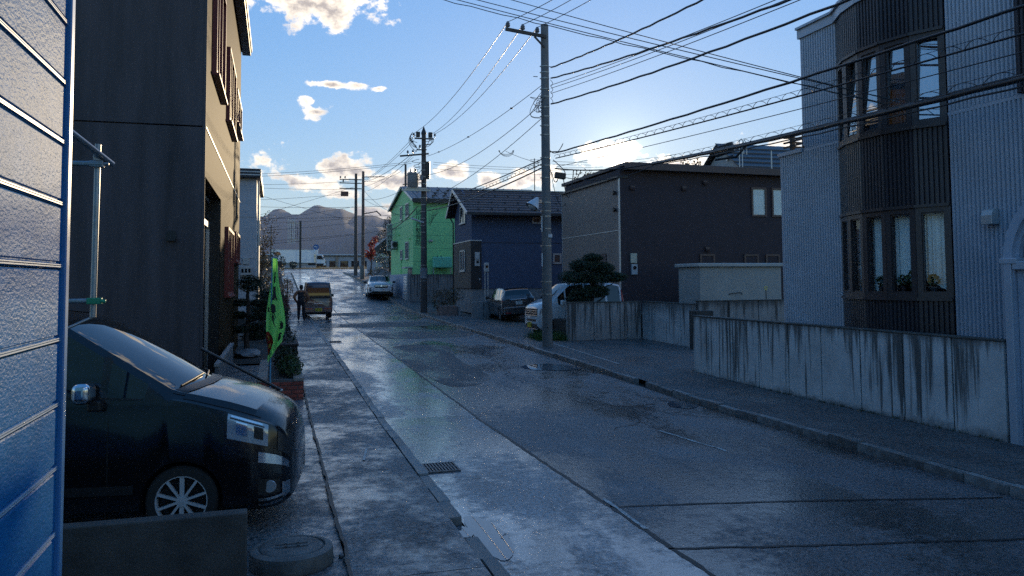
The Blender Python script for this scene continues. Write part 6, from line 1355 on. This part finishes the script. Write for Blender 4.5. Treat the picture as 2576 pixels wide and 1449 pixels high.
P2L = part(P2, 'lamp_arm', M().bar((8.1,Y2-.2,5.75),(7.35,Y2-.6,5.95),.10,.08), m_plw)
part(P2, 'sleeve', M().lathe([(.155,8.3),(.165,9.3)], (8.36,Y2,0), 10), m_dmetal)
# third and fourth poles, far end
m_pole3 = mat('reddish_pole', (.12,.075,.06), rough=.8, var=.3)
P3 = pole('utility_pole', 'slim distant utility pole with several short arms, left of the pair', 8.40, 88.6, 14.3, .20, .14, m_dpole, (), 3.1)
P4 = pole('utility_pole', 'rusty brown distant utility pole, right of the pair', 8.45, 81.5, 13.6, .18, .13, m_pole3, (5,7,9), 2.6)
for z in (13.6,13.2,12.6): part(P3, 'crossarm', M().bar((6.6,88.4,z),(9.0,88.4,z),.09,.10), m_dpole)
part(P3, 'switch_box', M().box(6.75,7.55,88.2,88.6,11.75,12.25), mat('rust_box', (.12,.05,.035), rough=.6, var=.2), bev=.02); part(P4, 'crossarm', M().bar((8.3,81.4,13.0),(10.6,81.4,13.1),.08,.08), m_dpole)
for p in [(6.7,88.4,13.75),(7.2,88.4,13.75),(7.0,88.4,13.35)]: q = M(); insul(q, p, 1.4); part(P3, 'insulator', q, m_porc, 40)
la = part(P4, 'lamp_arm', M().tube([(8.5,81.4,9.25),(9.8,81.2,9.5)], .05, 8), m_dmetal); part(la, 'lamp_head', M().bar((9.75,81.2,9.55),(10.2,81.1,9.1),.16,.12), m_dmetal)
part(P4, 'conduit', M().lathe([(.20,2.6),(.22,2.7),(.22,3.9),(.18,4.0)], (8.35,81.2,0), 12), m_pole, 40)
# roof masts and poles behind the clinic
T = pole('utility_pole', 'dark leaning pole rising behind the green clinic roof, left of the transformer', 10.6, 67.6, 12.4, .11, .09, m_dpole, (), 2.0)
T = pole('utility_pole', 'short dark pole rising behind the green clinic roof, right of the transformer', 11.0, 68.0, 11.8, .14, .11, m_dpole, (), 2.0); part(T, 'crossarm', M().bar((10.4,67.9,10.7),(12.0,67.9,10.9),.08,.08), m_dpole); part(T, 'crossarm', M().bar((10.6,67.9,11.5),(11.8,67.9,11.4),.06,.06), m_dpole)
T = pole('utility_pole', 'far thin pole with small arms behind the truck', -1.0, 172, 14.2, .17, .13, m_dpole, (), 4.7); part(T, 'crossarm', M().bar((-2.0,172,13.6),(.6,172,13.9),.1,.1), m_dpole); part(T, 'crossarm', M().bar((-1.8,172,12.6),(.7,172,12.7),.1,.1), m_dpole)
tag(T, None, None, 'utility poles far off')
# antenna stick behind the navy roof, dish-like box
AN = thing('roof_antenna', 'thin television antenna mast beyond the navy house roof', 'antenna', (17.0,50,8)); a_ = px(1345,470,Y=50); part(AN, 'mast', M().tube([(a_.x,50,7.4),(a_.x,50,a_.z+1.9)], .03, 6), m_dmetal); 
for k in range(4): part(AN, 'element', M().tube([(a_.x-.3,50,a_.z+1.4+k*.14),(a_.x+.3,50,a_.z+1.4+k*.14)], .012, 5), m_dmetal)

# ------------------------------------------------------------------ wires
rnw = random.Random(4)
def wire(label, a, b, r=.010, sag=.25, group='overhead wires', spiral=0, beads=0, name='overhead_wire', wav=0):
    a, b = Vector(a), Vector(b); n = 28 if not spiral else 60; mid = (a+b)/2; pts = []
    for i in range(n+1):
        t = i/n; p = a+(b-a)*t; p.z -= sag*4*t*(1-t)
        if wav: p.z += wav*math.sin(t*70+a.x)*.5
        pts.append(p-mid)
    q = M(); q.tube(pts, r, 6)
    T = link(name, _mesh(q, name, m_wire, (0,0,0), 80), None, mid); tag(T, label, 'wire', group); OFF[T] = Vector((0,0,0))
    if spiral:
        d = (b-a).normalized(); up = Vector((0,0,1)); q = M(); hp = []; N = spiral*12
        for i in range(N+1):
            t = i/N; p = a+(b-a)*t; p.z -= sag*4*t*(1-t); ph = t*spiral*2*PI; p = p+up*(.055+.055*math.sin(ph))+d.cross(up).normalized()*.05*math.cos(ph); hp.append(p-mid)
        q.tube(hp, .006, 4); part(T, 'spiral_hanger', q, m_wire); hp2 = [p+Vector((0,0,.11)) for p in pts]; part(T, 'messenger_wire', M().tube(hp2, .005, 4), m_wire)
    for k in range(beads):
        t = (k+.5)/beads; p = a+(b-a)*t; p.z -= sag*4*t*(1-t); part(T, 'bead', M().cbox(p-mid, (.10,.06,.06)), m_wire, bev=.02)
    return T
G1 = 'wires from the nearest pole towards the camera'; LW = 'one of the thin wires fanning from the nearest pole over the corrugated house'
for i, (p, tgt) in enumerate(zip(IN1, [(1390,0),(1437,0),(1487,0)])):
    e = px(tgt[0], tgt[1], X=p[0]+.15); e = Vector(p)+(e-Vector(p))*1.5
    wire(['high voltage wire rising from the outer insulator of the nearest pole','high voltage wire rising from the middle insulator of the nearest pole','high voltage wire rising from the insulator next to the nearest pole'][i], (p[0],p[1],p[2]+.16), e, .011, .05, G1)
    q2 = [(7.55,Y2-.16,10.9),(8.6,Y2-.16,10.9),(8.78,Y2-.16,10.92)][i]
    wire(['high voltage wire from the outer insulator back to the transformer pole','high voltage wire from the middle insulator back to the transformer pole','high voltage wire from the inner insulator back to the transformer pole'][i], (p[0],p[1],p[2]+.16), q2, .012, .45, 'wires between the two nearest poles')
def nearwire(label, y_at, xe, ye, r, sag, ext=1.35, Xe=8.7, **k):
    a = px(1386, y_at, Y=Y1); e = px(xe, ye, X=Xe); e = a+(e-a)*ext; wire(label, a, e, r, sag, G1, **k)
nearwire('thick black cable leaving the nearest pole highest under the crossarm', 170, 1745, 0, .024, .12, wav=.02)
nearwire('second thick black cable below the highest on the nearest pole', 197, 1945, 0, .024, .14, wav=.02)
for i, (y, x2) in enumerate(((214,1925),(222,1950),(235,1985))): nearwire(LW if False else ['upper of three thin wires below the thick cables','middle of three thin wires below the thick cables','lowest of three thin wires below the thick cables'][i], y, x2, 0, .009, .10)
nearwire('thick black cable rising alone to the top edge right of the nearest pole', 262, 2085, 0, .024, .16, wav=.02)
def bigwire(label, p1, p2, r, sag, Xa=8.5, Xe=9.3, ext=1.25, **k):
    a = p1 if isinstance(p1, Vector) else px(*p1, Y=Y1); e = px(*p2, X=Xe); e = a+(e-a)*ext; wire(label, a, e, r, sag, 'cables passing in front of the corrugated house', **k)
bigwire('heavy twisted cable passing the top of the upper bay window', (1400,384), (2576,3), .024, .10, wav=.015)
bigwire('cable with a spiral hanger passing the middle of the upper bay window', (1398,398), (2576,72), .016, .10, spiral=46)
bigwire('thin wire just above the thickest bundle at the bay', (1398,420), (2576,120), .008, .08)
bigwire('heavy cable bundle passing the foot of the upper bay window', px(1640,412,Y=23), (2576,184), .045, .10, wav=.012)
bigwire('black cable riding on top of the heavy bundle', px(1640,409,Y=23), (2576,176), .022, .10, spiral=26)
bigwire('thin cable twisting below the heavy bundle', px(1640,416,Y=23), (2576,200), .014, .13, wav=.02)
a = px(1640,412,Y=23); wire('dark bundle running from the nearest pole over the brown house roof', px(1395,424,Y=Y1), a, .020, .12, 'cables passing in front of the corrugated house')
wire('slack cable joining the bundle left of the splice case', px(1395,440,Y=Y1), px(1660,408,Y=23), .012, .35, 'cables passing in front of the corrugated house')
T = thing('splice_case', 'black cable splice case hanging on the bundle above the brown house roof', 'splice case', px(1822,378,Y=19.5)); c = px(1822,378,Y=19.5)
a, b = px(1798,385,Y=19.7), px(1846,368,Y=19.3); part(T, 'case', M().bar(a, b, .20, .27), m_blackpl, bev=.03)
q = M(); pts = [px(1846,392,Y=19.2), px(1800,402,Y=19.6), px(1852,395,Y=19.1), px(1872,372,Y=18.9), px(1890,355,Y=18.7)]; q.tube(pts, .035, 6); part(T, 'cable_loop', q, m_wire, 80)
# wires crossing the sky from the upper left to the house
for i, (x0, y0, x1, y1) in enumerate(((1130,0,1980,196),(1165,0,1990,200),(1215,0,2000,186),(1300,0,2010,190))):
    a = px(x0, y0, Y=17.5); e = px(x1+235, y1+62, X=10.35); a2 = a+(a-e)*.25
    wire(['lowest thin wire crossing the sky to the house bay','second thin wire crossing the sky to the house bay','third thin wire crossing the sky to the house bay','topmost thin wire crossing the sky to the house bay'][i], a2, e, .009, .05, 'thin wires crossing the upper sky', wav=.03 if i == 0 else 0)
# from the nearest pole back down the street
Z2 = lambda y: px(1075, y, Y=Y2)
wire('wire with two dark clips between the nearest and transformer poles', px(1362,215,Y=Y1), Z2(393), .011, .28, 'wires between the two nearest poles', beads=3)
wire('plain wire sagging below the clipped one to the transformer pole', px(1362,262,Y=Y1), Z2(440), .012, .45, 'wires between the two nearest poles')
wire('long wire sloping to the lower part of the transformer pole', px(1360,300,Y=Y1), Z2(500), .012, .35, 'wires between the two nearest poles')
a = px(1272,380,Y=30); wire('drop wire from the hanging coil to the nearest pole', a, px(1360,410,Y=Y1), .009, .05, 'wires between the two nearest poles')
q = M()
for k in range(4): q.tube([px(1272+18*math.cos(t/10*PI)+k, 378+(10+2*k)*math.sin(t/10*PI), Y=30) for t in range(11)], .008, 4)
c = px(1275,385,Y=30); single('wire_coil', q, m_wire, 'small coil of spare wire hanging between the two nearest poles', 'wire', c)
for i, (ya, yb, r, s_) in enumerate(((400,512,.020,.12),(412,522,.018,.15),(422,530,.024,.20))):
    wire(['uppermost heavy cable across the navy roof to the transformer pole','middle heavy cable across the navy roof to the transformer pole','lowest heavy cable across the navy roof to the transformer pole'][i], px(1364,ya,Y=Y1), Z2(yb), r, s_, 'cables crossing the navy house roof', spiral=(0 if i != 1 else 40))
# beyond the transformer pole
for i, (x0, y0, x1, y1, r, s_) in enumerate(((1045,340,912,455,.014,.3),(1042,352,905,462,.014,.3),(1060,365,925,480,.014,.4),(1030,392,912,458,.018,.3),(1060,450,912,500,.014,.5),(1050,520,920,575,.035,1.0),(1050,540,915,560,.02,.5))):
    wire(['outermost high wire from the transformer pole to the far pair','second high wire from the transformer pole to the far pair','third wire dropping from the transformer pole to the far pair','wire from the long crossarm to the far pair','mid height wire from the transformer pole to the far pair','thick sagging cable beside the clinic wall','lower cable above the thick sagging one'][i], px(x0,y0,Y=Y2), px(x1,y1,Y=82), r, s_, 'wires running to the far pair of poles')
far = [(646,434,1040,406),(646,440,1035,411),(646,462,900,455),(646,500,880,487),(646,545,1040,538),(646,560,895,548),(646,578,895,560),(646,612,1010,573),(646,540,890,470),(646,516,1035,516),(646,486,900,560),(646,552,890,520),(646,605,895,588),(650,470,900,476)]
ORD = ['topmost','second from the top','third from the top','fourth from the top','fifth from the top','sixth from the top','seventh from the top','eighth from the top','ninth from the top','tenth from the top','eleventh from the top','third from the bottom','second from the bottom','lowest']
far.sort(key=lambda w: w[1])
for i, (x0, y0, x1, y1) in enumerate(far):
    Yb = Y2+1 if x1 > 1000 else 87; a = px(x0-90, y0+(y0-y1)/(x1-x0)*90, Y=Yb+6); wire('thin wire crossing the street beside the white house, '+ORD[i]+' of fourteen', a, px(x1,y1,Y=Yb), .016 if Yb > 60 else .010, .15, 'wires crossing in front of the mountains')
for i, (x0, y0, x1, y1) in enumerate(((915,455,1010,430),(915,470,1040,395),(915,478,1000,540),(915,500,1000,520),(915,530,1030,560))):
    wire('thin wire from the far poles to the clinic, '+['topmost','second','middle','fourth','lowest'][i]+' of five at the poles', px(x0,y0,Y=82), px(x1,y1,Y=62), .014, .35, 'wires between the far poles and the clinic')
for i, y in enumerate((408,414,424)): wire(['upper','middle','lower'][i]+' of three thin distant wires passing behind the nearest pole', px(1090,y,Y=66), px(1560,y+10,Y=60), .013, .3, 'distant wires behind the nearest pole')
for i, y in enumerate((398,405)): wire(['upper','lower'][i]+' of two thin wires right of the nearest pole over the brown house', px(1390,y+8,Y=40), px(1700,y-10,Y=40), .010, .2, 'distant wires right of the nearest pole')

# ------------------------------------------------------------------ right side plants
rnd = random.Random(90)
T = thing('cloud_pine', 'cloud pruned pine with rounded needle pads above the short concrete wall', 'tree', (11.0,26.95,1.0))
q = M(); q.tube([(11.05,26.95,.95),(10.98,26.95,1.5),(11.1,26.95,2.0),(11.02,26.95,2.6),(11.1,26.95,3.2)], [.10,.085,.07,.05,.025], 10)
for (z, dx, zz) in ((1.9,-.9,2.25),(2.0,.8,2.30),(2.3,-.6,2.7),(2.4,.6,2.75),(1.5,.5,1.85),(1.5,-.5,1.8),(1.45,0.2,1.7)): q.tube([(11.05,26.95,z-.1),(11.05+dx*.5,26.9,zz-.2),(11.05+dx,26.95,zz-.05)], [.045,.03,.015], 6)
part(T, 'trunk', q, m_bark, 50)
needle_pads(T, [((11.08,26.95,3.20),(.36,.34,.15)),((10.72,26.95,2.92),(.55,.45,.26)),((11.45,26.95,2.82),(.46,.42,.24)),((10.38,26.95,2.48),(.62,.5,.30)),((11.82,26.95,2.50),(.58,.45,.20)),((11.15,26.9,2.45),(.55,.45,.26)),((10.85,26.9,1.95),(.70,.45,.22)),((11.25,26.95,1.98),(.42,.45,.22)),((10.5,26.95,1.74),(.45,.4,.18))], m_bons, 1700, .085, rnd)
baretree('distant_tree', 'sparse leafed tree top rising above the brown house roof near the sun', (24.7,60,1.5), 11.5, 700, m_dryl, .14, 12, spread=.35, up=1.1, lsize=.28, group='trees behind the right houses')
baretree('distant_tree', 'sparse tree top behind the far dark roof', (34.5,62,1.5), 13.2, 800, m_dryl, .14, 14, spread=.32, up=1.1, lsize=.28, group='trees behind the right houses')
baretree('distant_tree', 'golden leafed low tree top left of the splice case', (29.6,62,1.5), 11.2, 900, m_dryl, .14, 15, spread=.32, up=1.1, lsize=.28, group='trees behind the right houses')
# far end: red tree, conifer, hedge, railings, buildings, signs
baretree('red_tree', 'small red leafed tree behind the far pair of poles', (10.0,88,3.0), 4.6, 900, m_redl, .10, 6, spread=.5, up=.9, lsize=.20)
baretree('bare_shrub_tree', 'leafless spreading tree between the red tree and the clinic', (11.2,86,3.0), 4.4, 0, m_dryl, .09, 7, spread=.6, up=.8)
plant('conifer', 'dark conifer beside the green clinic', 'tree', (10.3,75,2.2), [((10.2,75,7.6),(.55,.6,.9),700),((9.9,75,6.5),(.9,.8,.7),800),((10.3,75,5.5),(.9,.9,.8),800),((9.7,75,4.6),(1.0,.9,.7),800),((10.4,75,3.6),(.8,.9,.8),600)], m_conif, .16, lambda q, r: q.tube([(10.3,75,2.1),(10.25,75,8.2)], [.12,.03], 8), aspect=.3, seed=91)
plant('hedge_bush', 'brown hedge bush at the foot of the red tree', 'shrub', (10.0,80,2.6), [((10.0,80,3.2),(1.3,1.2,.7),700)], m_dryl, .14, lambda q, r: [q.tube([(10,80,2.5),(10+r.uniform(-1,1),80+r.uniform(-.6,.6),3.6)],.02,4) for _ in range(7)], seed=92)
RT = thing('retaining_bank', 'low rough retaining bank between the clinic and the far poles', 'bank', (10.5,72,2))
bm = bmesh.new(); bmesh.ops.create_grid(bm, x_segments=14, y_segments=20, size=1)
for v in bm.verts:
    x, y = 9.0+(v.co.x+1)*2.2, 65+(v.co.y+1)*8; v.co = Vector((x, y, g(y)+.05+1.1*min(1,(v.co.x+1)*2.0)+.15*mnoise.noise(Vector((x*1.5,y*.6,0)))))
me = bpy.data.meshes.new('bank'); bm.to_mesh(me); bm.free(); me.materials.append(m_dconc); o = link('bank', me, RT); o.location = -Vector((10.5,72,2))
RF = thing('white_railing', 'white railing fence with upright bars near the far poles', 'railing', (11.2,82,3.2))
for k in range(14): part(RF, 'bar', M().box(10.0+k*.30,10.05+k*.30,82,82.05,3.5,5.0), m_trimw)
part(RF, 'rail', M().box(9.9,14.2,82,82.06,5.001,5.12), m_trimw); part(RF, 'rail', M().box(9.9,14.2,81.99,82.055,3.42,3.499), m_trimw); part(RF, 'post', M().box(9.82,9.93,81.97,82.07,3.1,5.4), m_trimw)
FB = thing('long_low_building', 'long pale low building with a row of windows behind the far main road', 'building', (8,188,4.7))
part(FB, 'wall', M().box(-20,30,185,196,4.6,8.35), mat('pale_wall', (.33,.34,.37), rough=.7, var=.1, scale=.3)); part(FB, 'roof', M().box(-20.3,30.3,184.6,196.4,8.35,8.62), m_flash); part(FB, 'roof_band', M().box(-20.3,30.3,184.5,184.59,8.2,8.38), m_dmetal)
for k in range(9):
    x = 9.2+k*2.45-(.0 if k < 6 else .3); fwin(FB, 185, x, x+1.75, 5.7, 7.1, m_dmetal, fw=.08)
part(FB, 'column', M().box(13.0,13.6,184.75,184.99,4.6,8.2), mat('tan_column', (.26,.20,.15), rough=.7, var=.1)); part(FB, 'column', M().box(19.0,19.6,184.75,184.99,4.6,8.2), MATS['tan_column'])
FH = thing('far_hip_house', 'pale blue far house with a white sign band right of the red tree', 'house', (15.5,112,4)); part(FH, 'wall', M().box(13,22,112,120,3.5,6.4), MATS['pale_wall']); part(FH, 'roof', M().prism([(12.4,6.4),(22.6,6.4),(19,8.6),(15,8.6)], 111.5, 120.5, 'Y'), m_slate); sgn = part(FH, 'sign_band', M().box(12.4,18.5,111.6,111.75,5.7,6.3), m_plw)
lettering(sgn, '旭川 3882', .42, m_ink, (14.6,111.58,6.0), (PI/2,0,0))
SG = thing('road_sign', 'blue round arrow sign on a post right of the truck', 'sign', (6.2,132,4.6)); part(SG, 'post', M().tube([(6.2,132,4.5),(6.2,132,8.4)], .045, 8), m_band, 40)
o = part(SG, 'disc', M().lathe([(.44,0),(.44,.03)], (6.2,131.9,8.0), 28, 'Y'), mat('sign_blue', (.01,.10,.32), rough=.4, var=.03), 40)
q = M().box(6.26,6.34,131.875,131.893,7.76,8.01).box(6.08,6.34,131.875,131.893,8.0101,8.10); q.prism([(6.079,7.92),(6.079,8.19),(5.90,8.055)], 131.875, 131.893, 'Y'); part(o, 'arrow', q, m_plw)
RS = thing('sign_gantry', 'lattice backed roadside sign board on a steel post above the truck', 'sign', (3.6,126,4.6)); part(RS, 'post', M().box(3.42,3.72,125.8,126.1,4.5,11.75), m_dmetal)
part(RS, 'arm', M().box(2.2,3.42,125.9,126.0,11.3,11.45).box(2.2,3.42,125.9,126.0,8.75,8.9), m_band); part(RS, 'frame', M().box(2.2,2.27,125.9,125.97,8.9,11.3), m_dmetal)
for k in range(4): part(RS, 'lattice_bar', M().cbox((1.75+k*.30,125.55-k*.12,10.1),(.07,.07,3.9)), m_trimw)
for k in range(6): part(RS, 'lattice_bar', M().bar((1.65,125.58,8.5+k*.66),(2.9,125.1,8.4+k*.66),.06), m_trimw)
part(RS, 'frame', M().box(2.85,2.92,125.9,125.97,8.9,11.3).box(3.1,3.16,125.9,125.97,8.9,11.3), m_dmetal)
rn = random.Random(44); q = M()
for k in range(2600): x, y = rn.uniform(-30,30), rn.uniform(123.5,133); tuft(q, x, y, 4.3+.45*(y-123)/10-.15, .5, rn, 5, .3)
o = single('verge_weeds', q, leafmat('golden_weeds', (.20,.15,.045), .5, .45), 'golden dry weeds along the verge below the truck', 'weeds', (0,128,4.4)); o['kind'] = 'stuff'
for i, (x, h) in enumerate(((-.2,3.0),(.9,2.0),(2.4,1.2))):
    plant('verge_shrub', ['taller dark shrub silhouetted against the truck box','medium dark shrub before the truck box','small dark shrub near the truck wheels'][i], 'shrub', (x,118+i,4.1), [((x,118+i,4.3+h*.5),(.5,.5,h*.4),160)], m_pine, .25, lambda q, r, x=x, h=h, i=i: [q.tube([(x,118+i,4.0),(x+r.uniform(-.7,.7),118+i,4.0+h*r.uniform(.7,1.1))],.03,4) for _ in range(6)], seed=95+i)
# houses up the street behind the viewpoint: they stand mirrored in the parked cars' windows
for i, (x, y, w, d, h, c, lab) in enumerate([(-12,-34,9,9,5.5,'brown_ribbed_siding','brown gabled house up the street, seen only mirrored in the car windows'),(9.5,-30,9,10,6.2,'dark_brown_render','dark gabled house up the street, seen only mirrored in the car windows'),(-11,-58,10,10,6.5,'brown_ribbed_siding','low brown gabled house furthest up the street, seen only in reflections'),(-2,-95,16,10,7.0,'reddish_stone','broad reddish house closing the street, seen only in reflections')]):
    T = thing('house', lab, 'house', (x+w/2,y,0)); part(T, 'wall', M().box(x,x+w,y-d,y,-.1,h), MATS[c]); part(T, 'roof', M().prism([(y+.4,h),(y-d-.4,h),(y-d/2,h+2.2)], x-.3, x+w+.3, 'X'), m_slate)
    for k in range(3): part(T, 'window', M().box(x+1+k*2.6,x+2.3+k*2.6,y+.001,y+.04,1.2,2.6), m_dglass)
HAZE = 7e-5
# ================================================================== AIR: far things fade in the evening haze
hz = bpy.data.materials.new('haze'); hz.use_nodes = True; nt = hz.node_tree; nt.nodes.clear()
o_ = nt.nodes.new('ShaderNodeOutputMaterial'); pv = nt.nodes.new('ShaderNodeVolumePrincipled'); nt.links.new(pv.outputs[0], o_.inputs['Volume'])
pv.inputs['Color'].default_value = (.66,.76,1.0,1); pv.inputs['Density'].default_value = HAZE; pv.inputs['Anisotropy'].default_value = .0
o = link('haze', _mesh(M().box(-9800,9800,-300,9800,-1.2,900), 'haze', hz, (0,0,0))); o['kind'] = 'stuff'; o['label'] = 'thin evening haze between the street and the hills'
